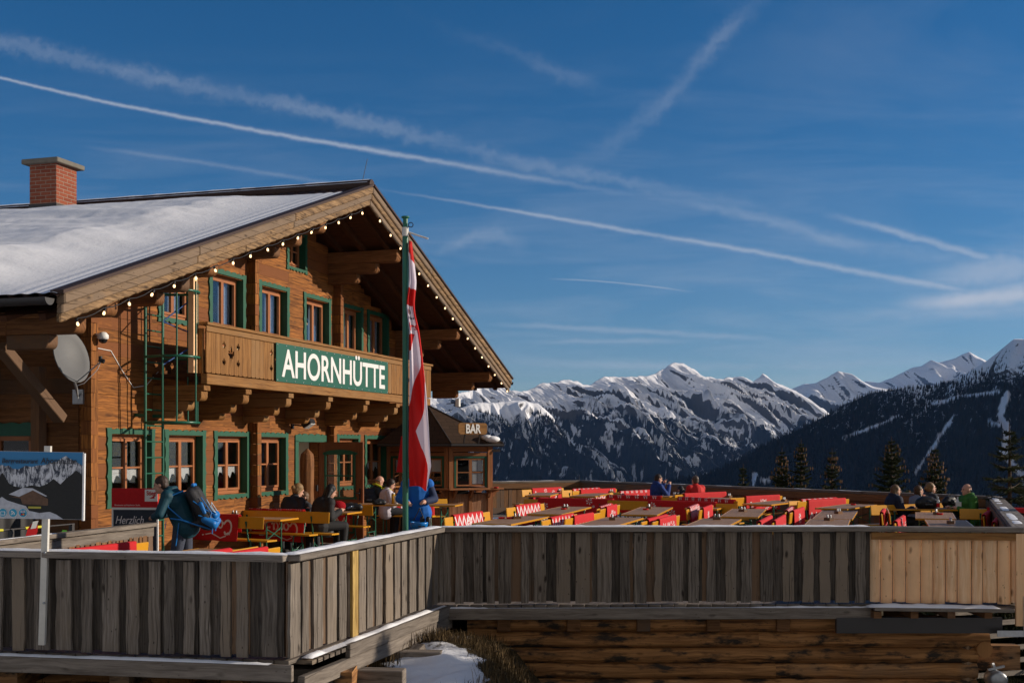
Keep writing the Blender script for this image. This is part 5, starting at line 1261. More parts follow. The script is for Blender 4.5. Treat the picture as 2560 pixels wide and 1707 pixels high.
# ================================================================ people
def remesh_obj(mb,name,mat,parent,vox,smooth=4):
    o=mb.build(name,mat,parent); r=o.modifiers.new('r','REMESH'); r.mode='VOXEL'; r.voxel_size=vox; r.use_smooth_shade=True
    s=o.modifiers.new('s','SMOOTH'); s.factor=.5; s.iterations=smooth
    bpy.context.view_layer.update(); dg=bpy.context.evaluated_depsgraph_get(); me=bpy.data.meshes.new_from_object(o.evaluated_get(dg))
    if len(me.polygons)>50: o.modifiers.clear(); o.data=me; me.materials.clear(); me.materials.append(mat)
    return o
def cap(m,a,b,ra,rb,n=10):
    a=Vector(a);b=Vector(b); m.ico(a,ra,n=n,m=6); m.ico(b,rb,n=n,m=6)
    if (b-a).length>1e-3: m.tube([a,b],[ra,rb],n)
HAIRM={}
def person(name_label,loc,rz,top=None,pants=None,hairc=None,hair='short',pose='sit',J=None,sc=1.0,skin=None,group=None,cap_=None,hood=None,shoe=(.03,.03,.03),seat=.47,extra=None,sleeve=None,bulk=1.0):
    P=dict(pel=(0,0,seat+.09),chest=(0,.02,seat+.43),neck=(0,.04,seat+.57),head=(0,.07,seat+.70),hd=(0,1,0),
        sh=.185,lh=(-.1,.05,seat+.07),rh=(.1,.05,seat+.07),lk=(-.12,.46,seat+.06),rk=(.12,.46,seat+.06),la=(-.12,.42,.09),ra=(.12,.42,.09),
        le=(-.27,.10,seat+.22),re=(.27,.10,seat+.22),lw=(-.16,.34,seat+.32),rw=(.16,.34,seat+.32))
    if pose=='stand': P.update(pel=(0,0,.95),chest=(0,.01,1.30),neck=(0,.02,1.46),head=(0,.05,1.61),lh=(-.1,0,.90),rh=(.1,0,.90),lk=(-.12,.03,.50),rk=(.12,.03,.50),la=(-.13,-.02,.09),ra=(.13,-.02,.09),le=(-.27,.0,1.13),re=(.27,.0,1.13),lw=(-.2,.2,1.02),rw=(.2,.2,1.02))
    P.update(J or {}); V={k:(Vector(v) if isinstance(v,tuple) else v) for k,v in P.items()}
    root=empty('person',loc,rz,name_label,'person',group); root.scale=(sc,sc,sc)
    ch,nk,pl_=V['chest'],V['neck'],V['pel']; up=(nk-pl_).normalized(); side=Vector((1,0,0)); sh={'l':nk-up*.07-side*V['sh'],'r':nk-up*.07+side*V['sh']}
    if 'shx' in P: 
        for k in 'lr': sh[k]=Vector(P['shx'][0 if k=='l' else 1])
    hd=V['hd'].normalized(); hc=V['head']; hs=Vector((0,0,1)).cross(hd)*-1; hs.normalize(); hu=hs.cross(hd); Rm=Matrix((hs,hd,hu)).transposed()
    H=lambda x,y,z: hc+Rm@Vector((x,y,z))
    b=MB()
    def torso(m,g):
        cap(m,pl_-side*.06,pl_+side*.06,.125+g,.125+g); cap(m,pl_,ch,.13+g,.15+g); cap(m,ch-side*.07,ch+side*.07,.115+g,.115+g); cap(m,sh['l'],sh['r'],.058+g,.058+g); cap(m,ch,nk-up*.03,.12+g,.07+g)
    def arm(m,k,g,hand=False):
        e=V[k+'e'];w=V[k+'w']; cap(m,sh[k],e,.055+g,.042+g); cap(m,e,w,.043+g,.030+g)
    def leg(m,k,g):
        cap(m,V[k+'h'],V[k+'k'],.085+g,.058+g); cap(m,V[k+'k'],V[k+'a'],.057+g,.038+g)
    torso(b,0)
    for k in 'lr':
        arm(b,k,0); leg(b,k,0)
        e,w=V[k+'e'],V[k+'w']; d=(w-e).normalized()
        hdirn=V.get(k+'hand'); d2=(hdirn-w).normalized() if hdirn else d
        pn_=d2.cross(Vector((0,0,1))); pn_=pn_.normalized() if pn_.length>.1 else Vector((1,0,0)); dn=pn_.cross(d2)
        palm=w+d2*.05; b.ico(palm,.042,(1,1,1),8,6); b.ico(w+d2*.075,.038,n=8,m=6)
        for i,L in enumerate((.062,.075,.070,.055)):                     # four fingers, curled
            q=w+d2*.085+pn_*(-.03+.02*i); q1=q+d2*L*.55-dn*-.0; q2=q1+(d2*.5-dn*.8*(1 if True else 0)).normalized()*L*.5
            cap(b,q,q1,.0105,.0095,6); cap(b,q1,q2,.0095,.0075,6)
        th=w+d2*.03+pn_*(.032 if k=='l' else -.032); cap(b,th,th+(d2*.6+pn_*(.6 if k=='l' else -.6)-dn*.2).normalized()*.055,.012,.009,6)
    cap(b,nk-up*.05,hc-Vector((0,0,.07)),.058,.052)
    b.ico(H(0,-.012,.025),.1,(.78,.98,.98),14,10,rot=Rm); b.ico(H(0,.018,-.045),.08,(.78,.92,1.0),12,8,rot=Rm); b.ico(H(0,.062,-.092),.026,n=8,m=6)
    cap(b,H(0,.085,.01),H(0,.112,-.028),.010,.0155,8); cap(b,H(-.035,.076,.028),H(.035,.076,.028),.014,.014,8)
    cap(b,H(-.02,.084,-.062),H(.02,.084,-.062),.009,.009,6)
    for s in (-1,1): b.ico(H(s*.078,-.008,-.01),.03,(.35,.7,1),8,6,rot=Rm)
    body=remesh_obj(b,'body',skin or M['skin'],root,.0095,3)
    e=MB()
    for s in (-1,1): e.ico(H(s*.031,.083,.010),.0085,n=8,m=6)
    e.build('eyes',M['black'],root)
    # clothes
    t=MB(); g=.028*bulk; torso(t,g)
    cap(t,pl_-side*.07-up*.03,pl_+side*.07-up*.03,.135+g,.135+g)
    for k in 'lr':
        if not (sleeve and k==sleeve[0]): arm(t,k,.020*bulk)
        else: cap(t,sh[k],V[k+'e']*.1+sh[k]*.9,.07,.07)
    cap(t,nk-up*.05,nk+up*.015,.078,.070)
    # folds
    for i in range(9):
        a=rnd.random(); q=pl_.lerp(ch,a)+Vector((rnd.uniform(-.13,.13),-.12 if i%2 else .12,0)); cap(t,q-side*.05,q+side*.05+up*rnd.uniform(-.03,.03),.02,.02,6)
    for k in 'lr':
        for i in range(3): q=sh[k].lerp(V[k+'e'],.3+.3*i); t.ico(q,.068*(.95+.1*(i%2)),n=8,m=6)
    if hood:
        for i in range(7):
            a=math.pi*(.05+.9*i/6); t.ico(nk+Vector((.085*math.cos(a),-.065*math.sin(a)-.02,.02+.015*math.sin(a))),.05,n=8,m=6)
    remesh_obj(t,'jacket',top,root,.013,4)
    if sleeve: 
        t=MB(); k=sleeve[0]; arm(t,k,.024); remesh_obj(t,'sleeve',sleeve[1],root,.013,4)
    t=MB(); cap(t,pl_-side*.06-up*.04,pl_+side*.06-up*.04,.140,.140)
    for k in 'lr': leg(t,k,.024)
    remesh_obj(t,'trousers',pants,root,.014,4)
    t=MB()
    for k in 'lr':
        a=V[k+'a']; f=Vector((0,1,0)) if 'foot' not in V else V['foot']; cap(t,a+Vector((0,0,-.01)),a-Vector((0,0,.045)),.06,.05,8); cap(t,a-Vector((0,0,.045)),a+f*.16-Vector((0,0,.055)),.048,.038,8)
    remesh_obj(t,'boots',plainc(shoe),root,.014,2)
    # hair
    if hair!='bald' and hair:
        t=MB(); t.ico(H(0,-.022,.040),.1,(.86,1.0,.95),14,10,rot=Rm)
        t.ico(H(0,-.05,-.01),.085,(.95,.75,1.0),12,8,rot=Rm)
        if hair in('long','pony','bun'):
            for s in (-1,1): cap(t,H(s*.06,-.0,.04),H(s*.066,-.035,-.05),.035,.032,8)
        if hair=='long':
            for s in (-1,0,1):
                cap(t,H(s*.05,-.055,0),H(s*.075,-.075,-.16),.05,.035,8); cap(t,H(s*.075,-.075,-.16),H(s*.08,-.07,-.22),.035,.02,8)
        if hair=='pony': cap(t,H(0,-.10,.03),H(0,-.15,.0),.035,.03,8); cap(t,H(0,-.15,.0),H(0,-.16,-.12),.03,.012,8)
        if hair=='bun': t.ico(H(0,-.115,.01),.045,n=10,m=8)
        if hair=='side': cap(t,H(.05,-.03,-.03),H(.09,.03,-.2),.035,.025,8); cap(t,H(.09,.03,-.2),H(.1,.05,-.32),.025,.012,8)
        hm=remesh_obj(t,'hair',hairmat(hairc),root,.0095,2)
    elif hair=='bald':
        t=MB(); 
        for s in (-1,1):
            cap(t,H(s*.077,-.02,.0),H(s*.055,-.075,-.005),.012,.02,6)
        cap(t,H(-.045,-.088,-.01),H(.045,-.088,-.01),.018,.018,6); remesh_obj(t,'hair',hairmat((.12,.10,.085)),root,.0095,2)
    if extra: extra(root,V,H,sh)
    return root
_pc={}
def plainc(c):
    k=tuple(c)
    if k not in _pc: _pc[k]=plain('cloth_%d'%len(_pc),c,.8,nz=.22,sc=9,bump=.3)
    return _pc[k]
def hairmat(c):
    k=('h',)+tuple(c)
    if k not in _pc:
        t=NT('hair_%d'%len(_pc),.55,.35); n=t.noise(t.scale(t.obj(),(60,60,8)),1,3); t.color(t.mix(n,tuple(x*.5 for x in c),tuple(min(1,x*1.5) for x in c))); t.bump(n,.6,.01); _pc[k]=t.m
    return _pc[k]
def backpack(root,V,c1,c2,o=(0,-.2,0)):
    pass
# 1 man in teal leaning on the railing, facing left (-x)
teal=plain('teal_jacket',(.004,.055,.085),.65,nz=.25,sc=7,bump=.25)
p1=onz(452,1600,0); px=-4.76; py=17.25
man1=person('man in teal hooded jacket with blue and black backpack leaning on the stair railing',(px,py,0),R(88),teal,plainc((.045,.055,.085)),(.05,.03,.022),'short','stand',
  J=dict(pel=(0,-.04,.93),chest=(0,.10,1.26),neck=(0,.20,1.41),head=(0,.315,1.50),hd=(0,1,-.22),le=(-.29,.24,1.10),re=(.29,.24,1.10),lw=(-.12,.37,1.06),rw=(.10,.37,1.06),lk=(-.12,.06,.50),rk=(.12,-.02,.50)),bulk=1.25,hood=True,sc=1.02)
bp=empty('backpack',(px,py,0),R(88),'black and bright blue hiking backpack on the back of the man in teal','backpack'); bp.scale=(1.02,)*3
t=MB(); A=Vector((0,-.16,1.38)); B=Vector((0,-.36,1.0)); cap(t,A,B,.12,.15); cap(t,A+Vector((-.09,.02,0)),B+Vector((-.10,0,.02)),.08,.10); cap(t,A+Vector((.09,.02,0)),B+Vector((.10,0,.02)),.08,.10); cap(t,Vector((0,-.27,1.27)),Vector((0,-.44,1.05)),.07,.08); cap(t,B+Vector((-.12,.06,-.02)),B+Vector((-.15,.22,-.06)),.05,.04)
remesh_obj(t,'sack',plain('pack_black',(.022,.022,.026),.6,nz=.5,sc=14,bump=.4),bp,.014,3)
blue=plain('pack_blue',(.008,.17,.52),.5,nz=.15); t=MB()
t.tube([(.13,-.05,1.42),(.19,.10,1.36),(.22,.14,1.2),(.19,-.06,1.02),(.14,-.22,.95)],0.0105,6); t.tube([(-.13,-.05,1.42),(-.19,.10,1.36),(-.225,.14,1.2),(-.2,-.06,1.02),(-.14,-.22,.95)],0.0124,6)
t.tube([(-.18,-.2,1.28),(-.17,-.36,1.17),(-.12,-.47,1.1)],0.0074,5); t.tube([(-.13,-.3,1.33),(-.14,-.45,1.12),(-.17,-.42,.95)],0.0074,5); t.tube([(-.2,-.28,1.08),(-.13,-.5,1.02),(-.05,-.53,1.0)],0.0124,6)
t.tube([(-.24,.10,1.04),(-.245,-.05,1.02),(-.2,-.25,.95),(-.1,-.44,.88)],0.0105,6); t.tube([(-.24,-.02,.98),(-.25,.0,.8),(-.25,.02,.66)],0.0081,5); t.tube([(-.1,-.5,1.02),(-.09,-.49,.86)],0.0124,6); t.tube([(-.13,-.47,1.03),(-.14,-.46,.82)],0.0087,6); t.tube([(-.24,.16,1.0),(-.25,.17,.9)],0.0056,5)
t.build('straps',blue,bp)
t=MB(); cap(t,Vector((-.05,-.46,1.08)),Vector((.05,-.46,1.08)),.06,.06); cap(t,Vector((-.17,-.36,1.02)),Vector((-.14,-.47,.96)),.05,.06); cap(t,Vector((-.15,-.30,1.24)),Vector((-.17,-.36,1.12)),.035,.03); cap(t,Vector((.0,-.50,1.0)),Vector((-.1,-.48,.93)),.05,.05)
remesh_obj(t,'blue_pockets',blue,bp,.012,2)
t=MB(); cap(t,Vector((-.05,-.16,1.5)),Vector((.05,-.16,1.5)),.03,.03); remesh_obj(t,'lid_pocket',blue,bp,.012,2)
t=MB(); t.tube([(-.1,-.37,1.3),(-.12,-.46,1.15),(-.08,-.5,1.1),(-.1,-.44,1.2),(-.04,-.42,1.26),(.04,-.5,1.1)],.007,5); t.build('cord',plainc((.5,.6,.7)),bp)
# left terrace group
blk=plainc((.018,.018,.02)); dk=plainc((.025,.028,.035))
def SP(px_,Y): return ((px_-EX)/F*Y,Y,0)
def tprint(root,V,H,sh):
    m=MB()
    for i in range(7): m.box(-.10+.02*(i%3),.10-.02*((i+1)%3),-.215,-.212,.92-.035*i,.935-.035*i)
    m.build('jacket_print',plainc((.10,.11,.13)),root)
person('woman with blond bun in a black printed pullover, seen from behind',SP(716,22.9),R(-38),blk,dk,(.28,.17,.07),'bun','sit',J=dict(chest=(0,.10,.87),neck=(0,.20,1.02),head=(0,.28,1.14),hd=(.2,1,-.45)),sc=1.09,extra=tprint)
person('child with brown hair seated between the blond woman and the carved post',SP(745,24.1),R(150),dk,dk,(.12,.065,.035),'short','sit',sc=.86)
person('child with short brown hair beside the black haired woman, head above her shoulder',SP(767,24.0),R(120),dk,dk,(.16,.09,.05),'short','sit',sc=.92)
person('woman with long black hair in a black coat, seen from behind at the table',SP(796,22.9),R(-55),blk,blk,(.012,.012,.014),'long','sit',J=dict(chest=(0,.08,.88),neck=(0,.16,1.02),head=(.02,.24,1.15),hd=(-.1,1,-.4)),sc=1.07,bulk=1.6)
person('child in grey jacket with lime collar bent over the table beside the black coat',SP(822,23.3),R(60),plainc((.16,.16,.17)),dk,(.04,.04,.045),'short','sit',J=dict(chest=(0,.16,.84),neck=(0,.26,.95),head=(0,.34,1.0),hd=(0,1,-.8)),sc=.86)
def bm(root,V,H,sh):
    m=MB(); m.tube([(-.10,.16,1.03),(-.06,.19,.8),(-.05,.2,.58)],.02,6); m.tube([(.10,.16,1.03),(.06,.19,.8),(.05,.2,.58)],.02,6); m.tube([(-.1,.12,1.05),(-.09,-.02,1.12),(.09,-.02,1.12),(.1,.12,1.05)],.022,6); m.build('yellow_trim',plainc((.55,.62,.02)),root)
person('bald man in black jacket with neon yellow lining looking down at the table',tuple(Vector(SP(938,27.1))+Vector((0,0,.09))),R(-68),plainc((.025,.04,.055)),dk,None,'bald','sit',J=dict(hd=(0,1,-.5),head=(0,.10,1.17)),sc=1.04,extra=bm)
def yl(root,V,H,sh):
    m=MB(); m.tube([(-.075,.06,1.05),(-.05,.11,1.04),(.05,.11,1.04),(.075,.06,1.05),(0,-.03,1.09),(-.075,.06,1.05)],.017,6); m.build('yellow_collar',plainc((.5,.55,.05)),root)
person('woman with dark ponytail in a white fleece with yellow collar at the table',tuple(Vector(SP(964,26.9))+Vector((0,0,.09))),R(-72),plainc((.62,.58,.66)),dk,(.03,.018,.013),'pony','sit',J=dict(hd=(0,1,-.45),head=(0,.12,1.16),lw=(-.12,.45,.82),rw=(.12,.45,.82)),sc=1.0,extra=yl)
bb2=plainc((.006,.13,.50)); navy=plainc((.015,.03,.085))
man8=person('skier in bright blue jacket and trousers with a navy sleeve standing behind the flagpole',SP(1044,20.4),R(172),bb2,plainc((.006,.15,.55)),(.06,.04,.03),'short','stand',J=dict(le=(-.29,.02,1.15),lw=(-.19,.24,1.12),re=(.30,.03,1.15),rw=(.12,.26,1.10),lk=(-.14,.03,.5),rk=(.13,.06,.5)),bulk=1.5,sleeve=('l',navy),sc=1.04)
hp_=Vector(SP(1048,20.1))+Vector((0,0,.80)); hm=empty('ski_helmet',hp_,R(20),'bright blue ski helmet held in the hand of the skier in blue','helmet')
m=MB(); m.surf(lambda u,v:(.155*math.sin(v*1.75)*math.cos(u*6.2832),.17*math.sin(v*1.75)*math.sin(u*6.2832),-.14*math.cos(v*1.75)),24,10,.5,True); o=m.build('shell',plain('helmet_blue',(.006,.20,.62),.3,spec=.6),hm); s=o.modifiers.new('s','SOLIDIFY'); s.thickness=.012
m=MB(); m.tube([(-.1,0,.05),(-.03,-.02,.18),(0,-.02,.26)],.008,5); m.tube([(.1,0,.05),(.03,-.02,.18),(0,-.02,.26)],.008,5); m.box(-.06,.06,-.162,-.15,-.05,-.03); m.build('strap',M['black'],hm)
gv=empty('ski_gloves',Vector(SP(1063,20.1))+Vector((0,0,.6)),0,'pair of black ski gloves dangling beside the blue helmet','gloves')
t=MB()
for dx in (-.05,.05):
    cap(t,(dx,0,.28),(dx,0,.12),.04,.05); 
    for i in range(4): cap(t,(dx-.035+.023*i,0,.10),(dx-.05+.033*i,.01,-.02-.01*(i%2)),.016,.013,6)
    cap(t,(dx+.04,0,.15),(dx+.075,.02,.08),.016,.013,6)
remesh_obj(t,'glove_pair',M['black'],gv,.012,2)
# rear couple
person('woman with dark hair in a bright blue jacket, hands raised to her mouth',SP(1640,32.3),R(-70),plainc((.012,.045,.22)),dk,(.028,.016,.012),'short','sit',J=dict(le=(-.24,.2,.74),re=(.24,.2,.74),lw=(-.07,.26,1.04),rw=(.09,.33,1.0),hd=(0,1,-.2)),sc=1.06,hood=True)
def strp(root,V,H,sh):
    for z,c in ((.80,(.75,.75,.78)),(.755,(.02,.08,.4))):
        m=MB(); m.tube([(.205*math.cos(a*.4488),.19*math.sin(a*.4488)+.02,z) for a in range(15)],.022,6); m.build('stripe',plainc(c),root)
person('man in red jacket with white and blue stripes, seen from behind',SP(1741,31.5),R(25),plainc((.60,.022,.02)),dk,(.10,.075,.06),'short','sit',J=dict(),sc=1.04,extra=strp,bulk=1.3)
person('person in a black jacket half hidden left of the man in red',SP(1718,32.4),R(30),blk,dk,(.02,.02,.02),'short','sit',J=dict(chest=(0,.12,.82),neck=(0,.22,.92),head=(0,.30,.97),hd=(0,1,-.9)),sc=.95)
# right group
def coll(root,V,H,sh):
    m=MB(); m.tube([(-.08,.05,1.06),(-.04,.11,1.05),(.04,.11,1.05),(.08,.05,1.06),(0,-.05,1.10),(-.08,.05,1.06)],.022,6); m.build('teal_collar',plainc((.01,.16,.24)),root)
person('woman with light brown hair in a navy padded jacket with teal collar',SP(2232,25.3),R(-82),plainc((.012,.018,.045)),dk,(.13,.075,.035),'long','sit',sc=1.0,bulk=1.7,extra=coll,hood=True)
person('girl with long brown hair in grey fleece holding a hand to her mouth',SP(2290,26.0),R(-75),plainc((.19,.21,.27)),dk,(.075,.040,.018),'side','sit',J=dict(re=(.22,.25,.72),rw=(.06,.22,.98)),sc=.97)
person('girl with blond tied hair in a black jacket looking into the sun',SP(2320,26.2),R(-78),plainc((.03,.033,.04)),dk,(.20,.12,.05),'bun','sit',J=dict(hd=(0,1,.12)),sc=1.02)
person('bald man in a bright green hooded jacket facing left at the side fence',SP(2424,25.0),R(100),plainc((.045,.17,.025)),dk,None,'bald','sit',sc=1.02,bulk=1.6,hood=True)
def lump(name,label,cat,loc,sz,mat,rz=0,st=None):
    r=empty(name,loc,rz,label,cat); t=MB(); cap(t,(-sz[0]*.5,0,sz[2]*.45),(sz[0]*.5,0,sz[2]*.45),sz[1]*.5,sz[1]*.5); cap(t,(-sz[0]*.3,0,sz[2]*.7),(sz[0]*.3,0,sz[2]*.7),sz[1]*.38,sz[1]*.38); cap(t,(0,-sz[1]*.4,sz[2]*.4),(0,-sz[1]*.4,sz[2]*.5),sz[1]*.25,sz[1]*.25)
    remesh_obj(t,'bag_body',mat,r,.014,3); m=MB(); m.tube([(-sz[0]*.3,0,sz[2]*.9),(0,0,sz[2]*1.15),(sz[0]*.3,0,sz[2]*.9)],.01,5); m.box(-sz[0]*.3,sz[0]*.3,-sz[1]*.68,-sz[1]*.65,sz[2]*.35,sz[2]*.42); m.build('handle_strap',st or M['greym'],r); return r
def OT(px_,py_,z=.80): p=onz(px_,py_,z); return (p.x,p.y,z)
lump('backpack','black backpack on the table before the girl in grey fleece','backpack',(8.72,25.1,.80),(.26,.24,.24),M['black'])
lump('backpack','round black backpack near the middle of the four people\'s table','backpack',(9.3,25.35,.80),(.2,.2,.26),M['black'],.4)
lump('backpack','black backpack next to the bald man in green','backpack',(9.62,25.5,.75),(.2,.18,.26),M['black'],.2)
lump('backpack','black backpack with furry trim lying behind the red striped beanie','backpack',OT(878,1276),(.32,.16,.14),M['black'],.1)
lump('backpack','black bag on the bench left of the blond woman in black','backpack',(-4.95,23.1,.47),(.3,.24,.3),M['black'],.2)
lump('camera_bag','small black camera bag on the table before the couple','bag',OT(948,1262,.89),(.18,.12,.12),M['black'],.3)
lump('backpack','dark grey backpack slung on the shoulder of the bald man by the entrance','backpack',tuple(Vector(SP(920,26.9))+Vector((0,0,.72))),(.2,.26,.5),dk,.3)
# beanie
bn=empty('beanie',OT(846,1277,.82),R(20),'red and black striped knitted beanie with pompom on the table','beanie')
def beaniemat():
    t=NT('striped_knit',.9,.1); sp=t.new('ShaderNodeSeparateXYZ'); t.set(sp.inputs[0],t.obj()); s=t.math('GREATER_THAN',t.math('SINE',t.math('MULTIPLY',t.math('ADD',sp.outputs[0],t.math('MULTIPLY',sp.outputs[2],.9)),190)),.25); t.color(t.mix(s,(.55,.01,.02),(.02,.01,.012))); return t.m
m=MB(); m.ico((0,0,.10),.12,(1.25,1,.9),16,10,.5); m.build('knit',beaniemat(),bn); m=MB(); m.ico((-.13,0,.17),.035,n=8,m=6); m.build('pompom',M['red'],bn)
# goggles
gg=empty('goggles',OT(872,1272,.93),0,'black ski goggles strapped over the striped beanie','goggles'); m=MB(); m.tube([(-.02,-.1,.02),(.05,-.06,.05),(.07,.02,.05),(.04,.1,.02)],.022,8); m.build('lens_band',plain('goggle',(.02,.03,.05),.15,spec=.7),gg)
# drinks
def glass(loc,label,liquid,h=.16,r=.04,cat='glass'):
    g=empty(cat.replace(' ','_'),loc,0,label,cat); m=MB(); m.lathe([(.001,0),(r*.9,0),(r,h),(r*.93,h),(r*.82,.012),(.001,.012)],(0,0,0),14); m.build('vessel',M['glassware'] if liquid is None else liquid,g)
    if liquid is not None: m=MB(); m.lathe([(.001,h+.03),(r*.7,h+.026),(r*.98,h+.002),(.001,h)],(0,0,0),14); m.build('foam',M['white'],g)
    return g
beer=plain('beer',(.62,.33,.02),.15,spec=.6)
glass(OT(983,1258,.89),'glass of golden beer with foam on the table of the couple',beer,.2,.042)
glass(OT(990,1259,.89),'empty clear glass beside the beer glass',None,.17,.04)
def bottle(loc,label,c):
    b=empty('bottle',loc,0,label,'bottle'); m=MB(); m.lathe([(.001,0),(.033,.0),(.035,.02),(.035,.14),(.025,.17),(.013,.20),(.013,.25),(.001,.25)],(0,0,0),12); m.build('glass_body',M['glassware'],b); m=MB(); m.lathe([(.0355,.03),(.036,.12),(.0355,.12)],(0,0,0),12); m.build('label_band',c,b)
bottle((8.93,25.0,.80),'clear bottle with red label on the four people\'s table near the girls',M['red'])
bottle((9.32,24.95,.80),'clear bottle with red label nearer the man in green',M['red'])
nh=empty('napkin_holder',(9.28,24.8,.80),0,'white napkin holder beside the bottle on the four people\'s table','napkin holder'); m=MB(); m.box(-.06,.06,-.04,.04,0,.02); m.build('base',M['white'],nh,bevel=.004); m=MB(); m.box(-.05,.05,-.03,-.02,.021,.15); m.box(-.05,.05,.02,.03,.021,.15); m.box(-.045,.045,-.018,.018,.021,.14); m.build('napkins',M['white'],nh)
for i,px_ in enumerate((1686,1695)):
    g=empty('cup',OT(px_,1237,.80),0,('white coffee cup on the left of the pair before the man in red','white coffee cup on the right of the pair before the man in red')[i],'cup'); m=MB(); m.lathe([(.001,0),(.03,0),(.042,.07),(.036,.07),(.001,.01)],(0,0,0),12); m.build('cup_body',M['white'],g); m=MB(); m.tube([(.04,0,.06),(.065,0,.05),(.06,0,.025),(.036,0,.02)],.006,5); m.build('cup_handle',M['white'],g)
# kiosk counter ashtrays
p=kv[2]+Vector((.1,-.3,0)); ashtray(p.x+.02,p.y+.05,1.102,'small red ashtray on the right end of the kiosk counter')
# ================================================================ trees
def leafmat():
    t=NT('spruce_needles',.75,.15); v=t.attr('var'); n=t.noise(t.pos(),3,3); f=t.math('ADD',t.math('MULTIPLY',v,.6),t.math('MULTIPLY',n,.5)); t.color(t.mix(t.ramp(f,.3,.85),(.012,.024,.011),(.080,.088,.030))); return t.m
LM=leafmat(); BK=plain('bark',(.075,.048,.03),.9,nz=.3,sc=20,bump=.6); CN=plain('spruce_cone',(.20,.105,.045),.8,nz=.3,sc=30)
def spruce(label,x,y,zb,h,rad,dens,cones=0,openn=1.0,seed=0,top_frac=.6,group='spruces behind the far fence'):
    rg=random.Random(seed); r=empty('spruce_tree',(x,y,zb),rg.random()*6,label,'tree',group)
    m=MB(); m.tube([(0,0,0),(0,0,h*.5),(.01,0,h*.85),(0,.0,h)],[h*.018,h*.012,h*.005,.006],8); tr=m.build('trunk',BK,r)
    V=[];Fc=[];var=[]; CV=[];CF=[]
    z=h-.22; bm=MB()
    def tri(p,d,w,L,vv):
        n=len(V); s=d.cross(Vector((rg.uniform(-1,1),rg.uniform(-1,1),rg.uniform(-1,1)))); s=s.normalized()*w if s.length>1e-4 else Vector((w,0,0))
        V.extend([p-s,p+s,p+d*L+s*.3,p+d*L-s*.3]); Fc.append((n,n+1,n+2,n+3)); var.append(vv)
    zlow=h*(1-top_frac)
    while z>zlow:
        t=(h-z)/h; R_=rad*(t**.85)*1.55*rg.uniform(.82,1.12); R_=min(R_,rad*1.2); nb=rg.choice((5,6,7)) if openn>.8 else 5
        ph=rg.random()*6
        for b in range(nb):
            a=ph+b*6.283/nb+rg.uniform(-.25,.25); L=R_*rg.uniform(.65,1.12)+.02; upk=.5-.95*min(1,t*2.2)+rg.uniform(-.1,.1)
            d=Vector((math.cos(a),math.sin(a),upk)).normalized(); p0=Vector((0,0,z)); p1=p0+d*L; p1.z+=.12*L*L
            bm.tube([p0,p0+(p1-p0)*.5-Vector((0,0,.03*L)),p1],[.012+.006*L,.008,.004],4)
            vv=rg.random(); nt=int((10+L*dens*1.4)*openn)
            for k in range(nt):
                s=(k+.5)/nt; q=p0+(p1-p0)*s-Vector((0,0,.12*L*math.sin(s*3.14)*.3)); wt=.045+.36*(1-s)*min(1,L)
                for sg in (-1,1):
                    dd=(d*rg.uniform(.4,.9)+Vector((-d.y,d.x,0))*sg*rg.uniform(.5,1)+Vector((0,0,rg.uniform(-.65,.15)))).normalized()
                    LL=wt*rg.uniform(.6,1.1)
                    for j in range(3): tri(q+dd*LL*j/3.0,(dd+Vector((rg.uniform(-.4,.4),rg.uniform(-.4,.4),rg.uniform(-.5,.2)))).normalized(),.013,LL*.55,vv*.7+rg.random()*.3)
            if cones and .03<t<.6 and rg.random()<cones:
                for q in range(rg.choice((1,2,2,3))):
                    c=p1+Vector((rg.uniform(-.08,.08),rg.uniform(-.08,.08),-.02)); n=len(CV)
                    for (rr,zz) in ((.008,0),(.02,-.03),(.018,-.08),(.004,-.12)):
                        for e in range(5): CV.append(c+Vector((rr*math.cos(e*1.2566),rr*math.sin(e*1.2566),zz)))
                    for i in range(3):
                        for e in range(5): CF.append((n+i*5+e,n+i*5+(e+1)%5,n+i*5+5+(e+1)%5,n+i*5+5+e))
        z-=rg.uniform(.09,.15)*(1+t)*(.9+h*.02)/openn**.6
    bm.build('branches',BK,r)
    np_mesh('crown',V,Fc,LM,False,r,{'var':('FACE',var)})
    if CV: o=np_mesh('hanging_cones',CV,CF,CN,True,r); o['kind']='stuff'
    return r
TR=[('small narrow spruce at the left end of the row above the far fence',1858,1158,41,1.45,24,.0),
 ('slim cone laden spruce, left of a close pair above the far fence',1955,1117,42,1.5,28,.5),
 ('slim cone laden spruce, right of a close pair above the far fence',2003,1097,43,1.35,28,.5),
 ('spruce with cones standing alone left of the tallest dark spruce',2080,1118,42,1.5,28,.5),
 ('tallest dark bushy spruce behind the woman in navy',2229,1090,40,2.1,34,.35),
 ('spruce full of hanging cones behind the blond girl',2338,1112,41,1.75,30,.9)]
for i,(lab,px_,py_,Y,rad,dens,cn) in enumerate(TR):
    tp_=atY(px_,py_,Y); hh=9.5+i*.3; spruce(lab,tp_.x,tp_.y,tp_.z-hh,hh,rad,dens,cn,seed=i+5,top_frac=.52)
tp_=atY(2511,1058,24.5); spruce('young open branched spruce close behind the right side fence',tp_.x+.1,tp_.y,tp_.z-6.6,6.6,1.75,26,0,openn=.62,seed=31,top_frac=.9,group='young spruces by the side fence')
tp_=atY(2585,1150,20); spruce('bushy young spruce at the right picture edge beside the terrace corner',tp_.x+.3,tp_.y,tp_.z-5.2,5.2,1.5,30,0,openn=.9,seed=37,top_frac=.95,group='young spruces by the side fence')
tp_=atY(2420,1222,33); spruce('tree tip peeking over the far fence left of the bald man in green',tp_.x-.6,tp_.y,tp_.z-6,6,1.1,20,.3,seed=41,top_frac=.4)

